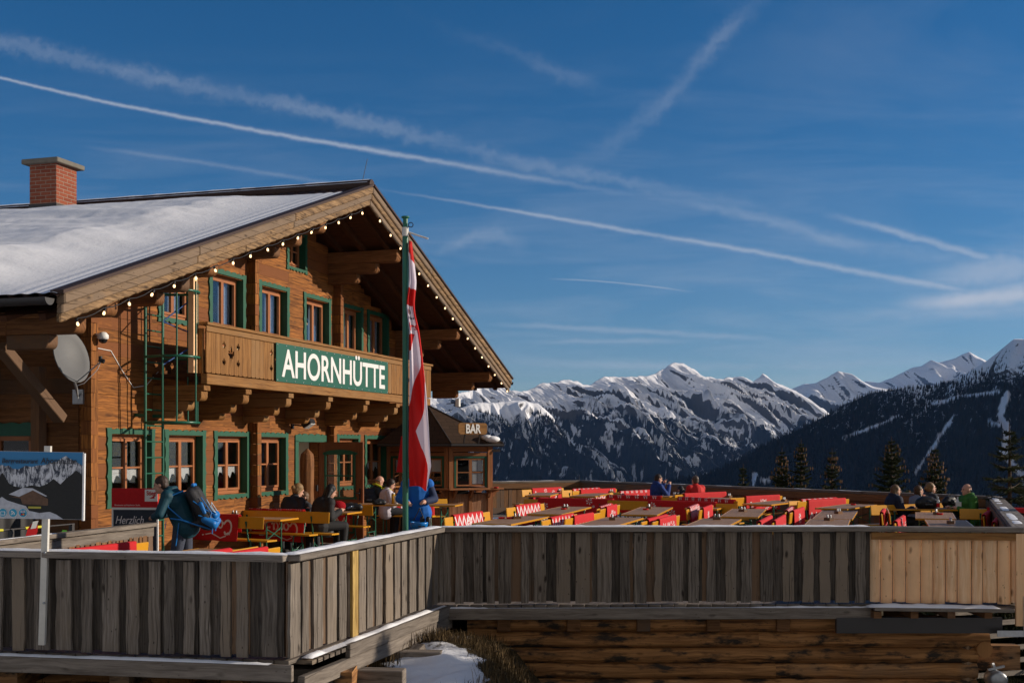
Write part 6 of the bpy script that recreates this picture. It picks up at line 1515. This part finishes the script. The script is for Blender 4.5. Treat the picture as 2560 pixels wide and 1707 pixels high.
spruce('bushy spruce added out of view right of the terrace to shade the snow patch',11.3,15.1,-2.6,6.6,2.1,26,0,seed=51,top_frac=.98,group='young spruces by the side fence')  # this spruce and the next are added out of view to shade the snow
spruce('slimmer spruce added out of view right of the terrace to shade the snow patch',9.9,14.9,-2.4,5.9,1.9,26,0,seed=57,top_frac=.98,group='young spruces by the side fence')

# ================================================================ near ground
def gz(x,y):
    r=np.hypot(x,y-16)
    q=np.clip((x+.3)/1.2,0,1); q=q*q*(3-2*q); z=-.55-.95*q*(y>11.5)-.6*q*(y<=11.5)-.10*np.clip((x-.5)/4,0,2)-.05*np.clip(14-y,0,30)
    z=z-np.clip(y-36,0,1e9)*.42-np.clip(x-7.5,0,1e9)*.30*(y<60)-np.clip(x-7.5,0,60)*.0
    z=z-.05*np.clip(-x-8,0,400)
    return z
rr=np.concatenate([np.linspace(0,30,150),np.geomspace(30.5,30000,110)]); aa=np.linspace(0,2*np.pi,241)
A_,R_=np.meshgrid(aa,rr,indexing='ij'); gx=R_*np.cos(A_); gy=14+R_*np.sin(A_)
h=gz(gx,gy); h=h+(.10*fbm(gx*.8,gy*.8,4)+.05*fbm(gx*3,gy*3,3))*np.clip(1,0,1)+np.clip(R_-40,0,400)*.03*fbm(gx*.01,gy*.01,4)
mound=.30*np.exp(-(((gx+.95)/.8)**2+((gy-14.35)/1.0)**2)); h=h+mound
h=np.maximum(h,-820+0*h+40*fbm(gx*.0006,gy*.0006,4))
def ground_mat():
    t=NT('ground',.95,.1); p=t.pos(); sp=t.new('ShaderNodeSeparateXYZ'); t.set(sp.inputs[0],p)
    n=t.noise(p,2.2,6,.65); g2=t.noise(p,18,5,.7)
    grass=t.mix(g2,(.028,.022,.012),(.10,.075,.038))
    # snow lies in the hollow before the log wall and in patches farther off
    dx=t.math('DIVIDE',t.math('ADD',sp.outputs[0],.85),.66); dy=t.math('DIVIDE',t.math('SUBTRACT',sp.outputs[1],13.5),1.15)
    d=t.math('SQRT',t.math('ADD',t.math('MULTIPLY',dx,dx),t.math('MULTIPLY',dy,dy))); f=t.math('ADD',d,t.math('MULTIPLY',t.math('SUBTRACT',n,.5),1.3)); near=t.math('SUBTRACT',1,t.ramp(f,.82,.90))
    far=t.math('MULTIPLY',t.ramp(t.noise(p,.12,5,.6),.5,.56),t.ramp(sp.outputs[1],60,90)); front=t.math('SUBTRACT',1,t.ramp(t.math('ADD',sp.outputs[1],t.math('MULTIPLY',t.math('SUBTRACT',n,.5),3.0)),10.2,10.8)); m=t.math('MAXIMUM',t.math('MAXIMUM',near,far),front)
    t.color(t.mix(m,grass,(.82,.84,.88))); t.bump(t.math('ADD',t.noise(p,9,5),t.math('MULTIPLY',g2,.5)),.5,.02); return t.m
g=np_mesh('ground',np.stack([gx.ravel(),gy.ravel(),h.ravel()],1),grid_faces(len(aa),len(rr)),ground_mat()); g['kind']='structure'
# dry grass round the snow patch
def grass(n,fn,L0,name,cols,seed):
    rg=np.random.RandomState(seed); V=[];Fc=[];var=[]
    for i in range(n):
        x,y,keep=fn(rg)
        if not keep: continue
        z=float(gz(np.array(x),np.array(y)))+.30*math.exp(-(((x+.95)/.8)**2+((y-14.35)/1.0)**2))-.01; a=rg.rand()*6.28; L=L0*(.5+rg.rand()); b=rg.rand()*.9
        dx,dy=math.cos(a),math.sin(a); k=len(V); w=.005
        V+= [(x-dy*w,y+dx*w,z),(x+dy*w,y-dx*w,z),(x+dx*L*b*.4+dy*w*.7,y+dy*L*b*.4-dx*w*.7,z+L*.6),(x+dx*L*b*.4-dy*w*.7,y+dy*L*b*.4+dx*w*.7,z+L*.6),(x+dx*L*b,y+dy*L*b,z+L*(.95-.5*b)),(x+dx*L*b,y+dy*L*b,z+L*(.95-.5*b)+.001)]
        Fc+=[(k,k+1,k+2,k+3),(k+3,k+2,k+4,k+5)]; v=rg.rand(); var+=[v,v]
    t=NT(name+'_blades',.9,.1); t.color(t.mix(t.attr('var'),cols[0],cols[1])); o=np_mesh(name,V,Fc,t.m,False,None,{'var':('FACE',var)}); tag(o,None,None,None,'stuff'); return o
def f1_(rg):
    x=-1.3+rg.randn()*1.7; y=14.1+rg.randn()*1.1; d=math.hypot((x+.85)/.66,(y-13.5)/1.15)+.5*(rg.rand()-.5); return x,y,(d>.86 and y<16.2 and y>11.5 and x<.35 and not (x<-2 and y<11.9))
o=grass(15000,f1_,.16,'dry_grass',((.03,.02,.010),(.16,.11,.055)),3); o['label']='dry brown grass tufts round the snow patch below the deck'; o['category']='grass'
def f2_(rg):
    x=6.3+rg.rand()*5; y=15.2+rg.rand()*8; return x,y,True
o=grass(26000,f2_,.3,'slope_grass',((.010,.014,.006),(.045,.045,.02)),5); o['label']='dark green grass on the slope behind the slat fence'; o['category']='grass'

# ================================================================ mountains
def mountain_mat(name,line,width,rockc=(.09,.082,.075),forest=(.006,.011,.015),forest2=(.028,.027,.027),snowlow=0.0,fs=1.0,cliffs=False,pistes=None):
    t=NT(name,.95,.05); p=t.pos(); g=t.new('ShaderNodeNewGeometry'); sp=t.new('ShaderNodeSeparateXYZ'); t.set(sp.inputs[0],p); sn=t.new('ShaderNodeSeparateXYZ'); t.set(sn.inputs[0],g.outputs['Normal'])
    uvn=t.uv() if False else None
    a=t.attr('gul'); fl=t.attr('flow')
    n1_=t.noise(t.scale(p,(.0022*fs,)*3),1,6,.62); n2=t.noise(t.scale(p,(.013*fs,.013*fs,.005*fs)),1,5,.7); n3=t.noise(t.scale(p,(.06*fs,.06*fs,.018*fs)),1,3,.7)
    z=t.math('ADD',sp.outputs[2],t.math('MULTIPLY',t.math('SUBTRACT',n1_,.5),width*1.5)); z=t.math('ADD',z,t.math('MULTIPLY',t.math('SUBTRACT',n2,.5),width*1.3)); z=t.math('ADD',z,t.math('MULTIPLY',a,width*.9)); z=t.math('ADD',z,t.math('MULTIPLY',fl,width*.55))
    alpine=t.ramp(z,line-width*.18,line+width*.18)
    # rock ribs where the ground is steep
    st=t.math('ADD',sn.outputs[2],t.math('MULTIPLY',t.math('SUBTRACT',n2,.5),.22)); st=t.math('ADD',st,t.math('MULTIPLY',t.math('SUBTRACT',n3,.5),.24)); st=t.math('ADD',st,t.math('MULTIPLY',fl,-.34)); rock=t.math('SUBTRACT',1,t.ramp(st,.42,.50))
    rc=t.mix(n3,tuple(c*.45 for c in rockc),tuple(c*1.35 for c in rockc)); sw=(.90,.91,.94)
    up=t.mix(rock,sw,rc)
    tree=t.mix(t.ramp(n3,.42,.66),forest,forest2)
    gapn=t.noise(t.scale(p,(.02*fs,.02*fs,.004*fs)),1,6,.72); gapn=t.math('ADD',gapn,t.math('MULTIPLY',fl,-.13)); gap=t.ramp(t.math('ADD',gapn,t.math('MULTIPLY',t.math('SUBTRACT',z,line),.10/(width*(2.6+snowlow)))),.56,.60)
    gap=t.math('MULTIPLY',gap,t.ramp(z,line-width*(2.6+snowlow),line-width*.4)); low=t.mix(gap,tree,(.74,.77,.82))
    if cliffs:
        cn=t.ramp(t.math('SUBTRACT',t.noise(t.scale(p,(.0035,.0035,.0015)),1,4,.6,.4),t.math('MULTIPLY',st,.05)),.63,.67); low=t.mix(t.math('MULTIPLY',cn,.55),low,t.mix(n3,(.10,.085,.065),(.30,.26,.20)))
    col=t.mix(alpine,low,up)
    if pistes:
        pi=t.attr('piste'); col=t.mix(pi,col,(.78,.80,.85))
    t.color(col); bm_=t.new('ShaderNodeBump',ins={'Strength':.5,'Distance':18/fs}); t.set(bm_.inputs['Height'],t.math('ADD',n2,t.math('MULTIPLY',n3,.4))); t.set(t.b.inputs['Normal'],bm_.outputs[0]); return t.m
def sil(pts):
    a=np.array(pts,float); return (a[:,0]-EX)/F,(EY-a[:,1])/F
def rangemesh(name,pts,Yf,nrm,W,zbase,lam,amp,mat,nu=700,nv=230,back=.35,pw=1.15,seed=0,skew=0.0,fine=1,pistes=None,jag=1.0):
    """pts: silhouette; Yf: distance as a function of the tangent; the face falls away along nrm for W metres"""
    T,E=sil(pts); t=np.linspace(T[0],T[-1],nu); e=np.interp(t,T,E); Y=Yf(t); X=t*Y; zr=EYE+e*Y
    ds=np.hypot(np.gradient(X),np.gradient(Y)); L=np.cumsum(ds)
    zr=zr+jag*(.012*W*fbm(L/lam*2.2,L*0+seed,4)*.30)
    s=np.concatenate([-np.linspace(back,0,30,endpoint=False),np.linspace(0,1,nv)**1.12]); S,_=np.meshgrid(s,t); Lg=np.repeat(L[:,None],len(s),1); Zr=np.repeat(zr[:,None],len(s),1)
    nx,ny=nrm; PX=X[:,None]+nx*W*S; PY=Y[:,None]+ny*W*S
    sp=np.clip(S,0,1); prof=(1-sp)**pw; Z=zbase+(Zr-zbase)*np.where(S>=0,prof,np.maximum(1+S*4.2,.2))
    q=Lg+skew*W*sp+ .35*lam*fbm(Lg/lam*.7+9,sp*2.2+seed,3)
    r=ridged(q/lam+seed,sp*1.1+seed*.7,5,2.1,.52); r2=ridged(q/lam*3.3+seed+4,sp*1.5+seed,4,2.1,.5); f=fbm(PX/lam*2.2,PY/lam*2.2,6,2.05,.55)
    env=np.clip(sp*7,0,1)**.8*(1-.35*sp); envb=np.where(S<0,.3*np.clip(-S*6,0,1),0)
    r3=ridged(q/lam*9+seed+2,sp*3.6+seed,4,2.1,.5); d=amp*((r-1.05)*.58+(r2-1.0)*.46+(r3-1.0)*.22)+amp*.14*f
    # keep the crest where it was seen
    Z=Z+(d-np.maximum(0,amp*.15))*(env+envb)
    al=np.interp(PX/PY,T,E); cap_=EYE+al*PY-10*np.clip(sp*12,0,1)-.01*W*sp; Z=np.where(S>0,np.minimum(Z,cap_),Z)
    gul=np.clip((r-1.0),-1,1); stk=fbm(q/lam*24+seed*3,sp*5+seed,5,2.1,.6)+.8*fbm(q/lam*55,sp*20+seed,4)
    att={'gul':('POINT',(-gul).ravel()),'flow':('POINT',stk.ravel())}
    if pistes is not None:
        tt=PX/np.maximum(PY,1); ee=(Z-EYE)/PY; px_=tt*F+EX; py_=EY-ee*F; mk=np.zeros_like(px_)
        for line,w in pistes:
            for (ax,ay),(bx,by) in zip(line,line[1:]):
                vx,vy=bx-ax,by-ay; u=np.clip(((px_-ax)*vx+(py_-ay)*vy)/(vx*vx+vy*vy),0,1); dd=np.hypot(px_-ax-u*vx,py_-ay-u*vy)+w*.5*fbm(px_*.06,py_*.06,3); mk=np.maximum(mk,np.clip((w-dd)/1.2,0,1))
        att['piste']=('POINT',(mk*(S>0)).ravel())
    o=np_mesh(name,np.stack([PX.ravel(),PY.ravel(),Z.ravel()],1),grid_faces(len(t),len(s)),mat,True,None,att); o['kind']='structure'
    return PX,PY,Z,sp
S3=[(2100,985),(2165,953),(2195,956),(2229,944),(2277,920),(2304,915),(2328,900),(2345,906),(2389,896),(2403,888),(2423,881),(2440,890),(2461,901),(2520,930),(2600,950)]
rangemesh('mountain_far',S3,lambda t:12500+0*t,(.35,-.94),3500,-300,900,230,mountain_mat('mountain_far_snow',-500,200,fs=.6),260,90,seed=3)
S2=[(1900,985),(1978,971),(2012,960),(2039,958),(2066,946),(2095,928),(2130,934),(2154,951),(2182,966),(2229,975),(2290,985),(2400,1010)]
rangemesh('mountain_middle',S2,lambda t:9800+0*t,(.5,-.86),3500,-300,800,240,mountain_mat('mountain_middle_snow',-400,200,fs=.7),260,100,seed=8)
S1=[(700,1100),(900,1040),(1000,1010),(1100,990),(1180,970),(1230,962),(1262,967),(1296,980),(1335,971),(1370,956),(1410,948),(1457,961),(1472,962),(1511,941),(1529,938),(1549,944),(1585,941),(1612,945),(1660,919),(1689,904),(1707,906),(1734,925),(1764,942),(1794,948),(1821,942),(1858,942),(1882,954),(1906,934),(1924,946),(1950,963),(1978,972),(2025,998),(2080,1040),(2200,1100)]
MM1=mountain_mat('mountain_snow_and_forest',55,190,cliffs=True,snowlow=1.8)
R1=rangemesh('mountain_main',S1,lambda t:5200+11500*(t+.02).clip(-.2,1),(.50,-.866),3600,-820,430,215,MM1,1100,300,seed=1,skew=.0)
# forested buttresses in front of the main range
SB=[(1000,1040),(1100,1030),(1180,1010),(1250,1003),(1310,1000),(1345,1008),(1380,1040),(1410,1085),(1440,1130),(1475,1165),(1530,1200),(1600,1240)]
MMB=mountain_mat('buttress_forest',60,80,fs=1.6,cliffs=True,snowlow=3.5)
R2=rangemesh('mountain_buttress',SB,lambda t:4300+3000*(t+.06),(.62,-.78),1500,-700,330,110,MMB,500,170,seed=12,skew=.2,pw=1.0)
SC=[(1380,1200),(1430,1150),(1480,1108),(1530,1084),(1570,1076),(1600,1080),(1640,1098),(1690,1130),(1730,1165),(1770,1215),(1800,1250)]
R3=rangemesh('mountain_spur',SC,lambda t:5000+3000*(t-.05),(.55,-.83),1700,-760,330,120,mountain_mat('spur_forest',20,110,fs=1.5,snowlow=2.5,cliffs=True),420,160,seed=22,skew=.2,pw=1.0)
SD=[(1640,1230),(1690,1190),(1730,1130),(1770,1090),(1800,1070),(1850,1078),(1900,1100),(1950,1120),(2040,1160)]
rangemesh('mountain_saddle',SD,lambda t:6400+0*t,(-.25,-.97),1600,-760,380,120,mountain_mat('saddle_forest',90,110,fs=1.3,snowlow=1.5),300,120,seed=27,pw=1.0)
S4=[(1380,1330),(1500,1262),(1600,1228),(1640,1217),(1700,1199),(1760,1184),(1845,1152),(1896,1123),(1947,1097),(1998,1073),(2049,1048),(2100,1017),(2134,1002),(2178,985),(2229,975),(2253,970),(2290,966),(2338,964),(2372,954),(2406,937),(2440,918),(2474,893),(2508,867),(2535,847),(2560,847),(2700,800),(2900,760),(3300,750),(4200,800)]
PIS=[([(2109,1094),(2140,1083),(2180,1068),(2215,1055),(2245,1040)],4),([(2385,1040),(2360,1075),(2335,1115),(2310,1150),(2292,1180)],5),([(2520,985),(2508,1010),(2500,1040),(2512,1060),(2518,1085),(2510,1130),(2530,1160),(2556,1190),(2580,1230)],10),([(2470,1055),(2500,1060)],5),([(1888,1185),(1884,1208)],7),([(1905,1204),(1925,1198)],5),([(2330,1010),(2400,992),(2460,985),(2500,978)],5)]
PX,PY,PZ,PS=rangemesh('mountain_right_slope',S4,lambda t:2600+1500*(.6-t)*0+0*t+300*np.sin(t*9),(-.45,-.89),1900,-700,300,60,mountain_mat('right_slope_forest',128,50,fs=3.2,forest=(.005,.008,.009),forest2=(.014,.013,.012),snowlow=.0,pistes=True),900,260,seed=17,pw=.95,pistes=PIS,jag=.5)
# conifers of the right slope, too many to count
rg=np.random.RandomState(4); n=120000; iu=rg.randint(2,PX.shape[0]-2,n); iv=rg.randint(31,PX.shape[1]-40,n); fx=rg.rand(n)
tx=PX[iu,iv]*(1-fx)+PX[iu+1,iv]*fx+rg.randn(n)*3; ty=PY[iu,iv]*(1-fx)+PY[iu+1,iv]*fx+rg.randn(n)*3; tz=PZ[iu,iv]*(1-fx)+PZ[iu+1,iv]*fx
ppx=tx/ty*F+EX; ppy=EY-(tz-EYE)/ty*F; keep=(ppx>1500)&(ppx<2700)&(ppy<1330)
dens=np.clip((165+40*fbm(tx*.004,ty*.004,3)-tz)/45,0.0,1)**1.2*1.0+.02; keep&=(rg.rand(n)<dens)
for line,w in PIS:
    for (ax,ay),(bx,by) in zip(line,line[1:]):
        vx,vy=bx-ax,by-ay; u=np.clip(((ppx-ax)*vx+(ppy-ay)*vy)/(vx*vx+vy*vy),0,1); keep&=~(np.hypot(ppx-ax-u*vx,ppy-ay-u*vy)<w*.95)
tx,ty,tz=tx[keep],ty[keep],tz[keep]; k=len(tx); hh=rg.uniform(6,14,k)*np.clip((260-tz)/160,.3,1); w=hh*.17
cv=np.zeros((k,6,3)); 
for j in range(5):
    a=j*2*np.pi/5+rg.rand(k)*.5; cv[:,j,0]=tx+w*np.cos(a); cv[:,j,1]=ty+w*np.sin(a); cv[:,j,2]=tz-1.5
cv[:,5,0]=tx; cv[:,5,1]=ty; cv[:,5,2]=tz+hh
b=np.arange(k)*6; fc=np.concatenate([np.stack([b+j,b+(j+1)%5,b+5],1) for j in range(5)]); vr=np.tile(rg.rand(k),5)
t=NT('distant_conifers',.9,.05); t.color(t.mix(t.ramp(t.attr('var'),.55,1),(.006,.010,.009),(.030,.024,.019))); o=np_mesh('distant_forest',cv.reshape(-1,3),fc,t.m,False,None,{'var':('FACE',vr)}); tag(o,'dense dark conifer forest covering the right hand mountain slope','forest',None,'stuff')
# trees of the far ranges, thinning out towards the treeline
for (QX,QY,QZ,QS),n,lz,wz,sd in ((R1,90000,80,150,6),(R2,50000,110,110,7),(R3,40000,70,100,8)):
    rg=np.random.RandomState(sd); iu=rg.randint(2,QX.shape[0]-2,n); iv=rg.randint(31,QX.shape[1]-2,n); fx=rg.rand(n)
    tx=QX[iu,iv]*(1-fx)+QX[iu+1,iv]*fx; ty=QY[iu,iv]*(1-fx)+QY[iu+1,iv]*fx; tz=QZ[iu,iv]*(1-fx)+QZ[iu+1,iv]*fx
    ppx=tx/ty*F+EX; ppy=EY-(tz-EYE)/ty*F; keep=(ppx>1040)&(ppx<2150)&(ppy<1225)
    cl=fbm(tx*.006,ty*.006,4); keep&=(cl+(lz-tz)/wz>rg.rand(n)*1.0); tx,ty,tz=tx[keep],ty[keep],tz[keep]; k=len(tx); hh=rg.uniform(9,20,k); w=hh*.2
    cv=np.zeros((k,5,3))
    for j in range(4):
        a=j*np.pi/2+rg.rand(k); cv[:,j,0]=tx+w*np.cos(a); cv[:,j,1]=ty+w*np.sin(a); cv[:,j,2]=tz-2
    cv[:,4,0]=tx; cv[:,4,1]=ty; cv[:,4,2]=tz+hh
    b=np.arange(k)*5; fc=np.concatenate([np.stack([b+j,b+(j+1)%4,b+4],1) for j in range(4)]); o=np_mesh('distant_forest',cv.reshape(-1,3),fc,t.m,False,None,{'var':('FACE',np.tile(rg.rand(k),4))}); tag(o,'scattered conifers thinning out towards the snow of the far range','forest',None,'stuff')
# ================================================================ sky, sun
HAZE=2.0e-5
SUN=(HD*.46+HN*1.0+Vector((0,0,.335))).normalized()
el=math.asin(SUN.z); az=math.atan2(SUN.x,SUN.y)
w=bpy.data.worlds.new('World'); scene.world=w; w.use_nodes=True; nt=w.node_tree; nt.nodes.clear()
class WN(NT):
    def __init__(s): s.t=nt; s.n=nt.nodes
W_=WN(); out=W_.new('ShaderNodeOutputWorld'); bg=W_.new('ShaderNodeBackground'); nt.links.new(bg.outputs[0],out.inputs[0])
sky=W_.new('ShaderNodeTexSky'); sky.sky_type='NISHITA'; sky.sun_disc=False; sky.sun_elevation=el; sky.sun_rotation=az; sky.altitude=2000; sky.air_density=1.0; sky.dust_density=.2; sky.ozone_density=3.0
bg.inputs['Strength'].default_value=.105
hs=W_.new('ShaderNodeHueSaturation'); tn=W_.mix(1.0,sky.outputs[0],(1.03,.985,.97,1),'MULTIPLY'); W_.set(hs.inputs['Color'],tn); hs.inputs['Saturation'].default_value=1.34; hs.inputs['Value'].default_value=.83
dirn=W_.new('ShaderNodeTexCoord').outputs['Generated']; sp=W_.new('ShaderNodeSeparateXYZ'); W_.set(sp.inputs[0],dirn); X_,Y_,Z_=sp.outputs
yy=W_.math('MAXIMUM',Y_,.02); U=W_.math('DIVIDE',X_,yy); V_=W_.math('DIVIDE',Z_,yy)          # gnomonic coordinates about the valley direction
cmb=W_.new('ShaderNodeCombineXYZ'); W_.set(cmb.inputs[0],U); W_.set(cmb.inputs[1],V_); q=cmb.outputs[0]
k=1.0884
def conv(p): return ((p[0]*k-EX)/F,(EY-p[1]*k)/F)
def curve(pts):
    pts=[conv(p) for p in pts]; n=W_.n.new('ShaderNodeFloatCurve'); c=n.mapping.curves[0]; n.mapping.use_clip=False
    lo,hi=-.8,.8; W_.set(n.inputs['Value'],W_.math('DIVIDE',W_.math('SUBTRACT',U,lo),hi-lo)); 
    P=[((x-lo)/(hi-lo),y) for x,y in pts]; c.points[0].location=P[0]; c.points[1].location=P[-1]
    for p in P[1:-1]: c.points.new(*p)
    n.mapping.update(); return n.outputs[0]
n_f=W_.noise(W_.scale(q,(60,60,1)),1,5,.7); n_w=W_.noise(W_.scale(q,(9,9,1)),1,4,.6); n_s=W_.noise(W_.scale(q,(5,40,1)),1,5,.6,.5)
def trail(pts,width,strength,x0,x1,fuzz=.5,patch=.5,w2=None,fade=(.05,.05)):
    c=curve(pts); a=conv((x0,0))[0]; b=conv((x1,0))[0]; tt=W_.ramp(U,a,b); wd=width*k/F if w2 is None else W_.math('ADD',width*k/F,W_.math('MULTIPLY',tt,(w2-width)*k/F))
    d=W_.math('SUBTRACT',V_,c); d=W_.math('ADD',d,W_.math('MULTIPLY',W_.math('SUBTRACT',n_f,.5),W_.math('MULTIPLY',wd,fuzz*2.2)))
    g=W_.math('DIVIDE',d,wd); g=W_.math('MULTIPLY',g,g); g=W_.math('POWER',2.718,W_.math('MULTIPLY',g,-1))
    e=W_.math('MULTIPLY',W_.ramp(tt,0,fade[0]),W_.math('SUBTRACT',1,W_.ramp(tt,1-fade[1],1))); e=W_.math('MULTIPLY',e,W_.ramp(n_w,patch*.5,patch*1.1)) if patch else e
    return W_.math('MULTIPLY',W_.math('MULTIPLY',g,e),strength)
TL=[trail([(-300,110),(0,180),(300,246),(600,302),(900,353),(1240,412),(1500,455),(1800,505),(2100,560),(2350,610)],2.6,.52,-300,1500,1.1,.40,w2=7,fade=(.001,.35)),
    trail([(-300,25),(0,95),(400,190),(700,250),(1000,322),(1250,385),(1500,430),(1800,500),(2100,570)],20,.20,-300,1900,1.9,.5,w2=13,fade=(.001,.25)),
    trail([(200,338),(450,372),(700,410),(870,435),(1200,488),(1500,540),(1700,572),(1960,622),(2250,672),(2400,690)],2.6,.42,850,2300,1.1,.35,w2=8,fade=(.25,.08)),
    trail([(100,330),(250,345),(450,372),(700,412),(900,440)],5,.13,180,900,.9,.3,fade=(.2,.1)),
    trail([(1400,430),(1800,515),(1950,560),(2150,588),(2300,600)],10,.20,1400,2300,1.2,.5,w2=20,fade=(.3,.2)),
    trail([(1850,490),(1950,505),(2100,545),(2250,588),(2400,620)],7,.40,1880,2300,1.2,.3,w2=10,fade=(.4,.1)),
    trail([(1240,640),(1400,648),(1600,672)],1.6,.35,1250,1600,.5,.2,fade=(.2,.2)),
    trail([(1000,740),(1400,757),(1800,782)],6,.28,1100,1830,1.2,.4,fade=(.2,.2)),
    trail([(1000,800),(1400,783),(1700,790)],5,.25,1200,1600,1.2,.4,fade=(.3,.3)),
    trail([(1000,820),(1300,835),(1900,838),(2350,820)],9,.22,1150,2100,1.2,.5,fade=(.2,.2)),
    trail([(1700,745),(2000,720),(2200,718),(2500,700)],13,.22,1850,2400,1.2,.5,fade=(.3,.0)),
    trail([(2000,705),(2150,695),(2300,680),(2500,655)],16,.75,2040,2500,.6,.2,w2=26,fade=(.35,.001)),
    trail([(2080,640),(2250,625),(2450,600)],22,.45,2080,2500,.9,.3,w2=40,fade=(.4,.001)),
    trail([(970,600),(1050,560),(1120,540),(1200,560),(1300,600)],10,.16,985,1220,1.4,.4,w2=22,fade=(.3,.3)),
    trail([(850,-60),(980,50),(1150,110),(1350,190),(1500,230)],18,.17,900,1500,2.0,.75,w2=20,fade=(.3,.3)),
    trail([(1250,420),(1400,330),(1550,210),(1650,90),(1780,-20)],24,.16,1280,1790,1.6,.6,w2=26,fade=(.3,.2)),
    trail([(1250,190),(1450,215),(1640,225)],12,.15,1280,1650,1.6,.9,fade=(.3,.2))]
tot=TL[0]
for x in TL[1:]: tot=W_.math('MAXIMUM',tot,W_.math('ADD',x,0))
veil=W_.math('MULTIPLY',W_.ramp(n_s,.44,.72),W_.math('MULTIPLY',W_.ramp(V_,.34,.08),.22)); veil2=W_.math('MULTIPLY',W_.ramp(W_.noise(W_.scale(q,(2.2,7,1),(3,1,0)),1,5,.6,.4),.45,.75),W_.ramp(U,-.1,.4)); tot=W_.math('ADD',tot,veil); tot=W_.math('ADD',tot,W_.math('MULTIPLY',veil2,.13))
tot=W_.math('MULTIPLY',tot,W_.ramp(Y_,.05,.3)); tot=W_.math('MINIMUM',tot,1.0)
lp=W_.mix(tot,hs.outputs[0],(5.2,5.6,6.3,1))
# added cloud sheet behind the viewer, never seen, soft fill for shaded fronts
cloud_fill=W_.math('MULTIPLY',W_.ramp(Y_,-.12,-.5),W_.math('ADD',.55,W_.math('MULTIPLY',W_.noise(W_.scale(dirn,(3,3,6)),1,5,.6),.9)),clamp=True); lp=W_.mix(cloud_fill,lp,(2.9,2.75,2.6,1)); W_.set(bg.inputs['Color'],lp)
sd=bpy.data.lights.new('sun','SUN'); sd.energy=4.8; sd.angle=R(.53); sd.color=(1.0,.86,.70); so=bpy.data.objects.new('sun',sd); COL.objects.link(so); so.rotation_euler=(-SUN).to_track_quat('-Z','Y').to_euler(); so.location=(40,10,30)
scene.view_settings.view_transform='Standard'; scene.view_settings.look='None'; scene.view_settings.exposure=0; scene.view_settings.gamma=1
scene.render.engine='CYCLES'
c=scene.cycles; c.max_bounces=6; c.diffuse_bounces=3; c.glossy_bounces=3; c.transparent_max_bounces=8; c.use_denoising=True
# air over the valley
hz=NT('haze_air'); hz.n.remove(hz.b); pv=hz.new('ShaderNodeVolumePrincipled',ins={'Density':HAZE,'Color':(.24,.48,1,1),'Anisotropy':.2}); hz.t.links.new(pv.outputs[0],hz.n['Material Output'].inputs['Volume'])
mh=MB(); mh.box(-9000,16000,-1500,21000,-1100,1700); ho=mh.build('haze',hz.m); ho['kind']='stuff'
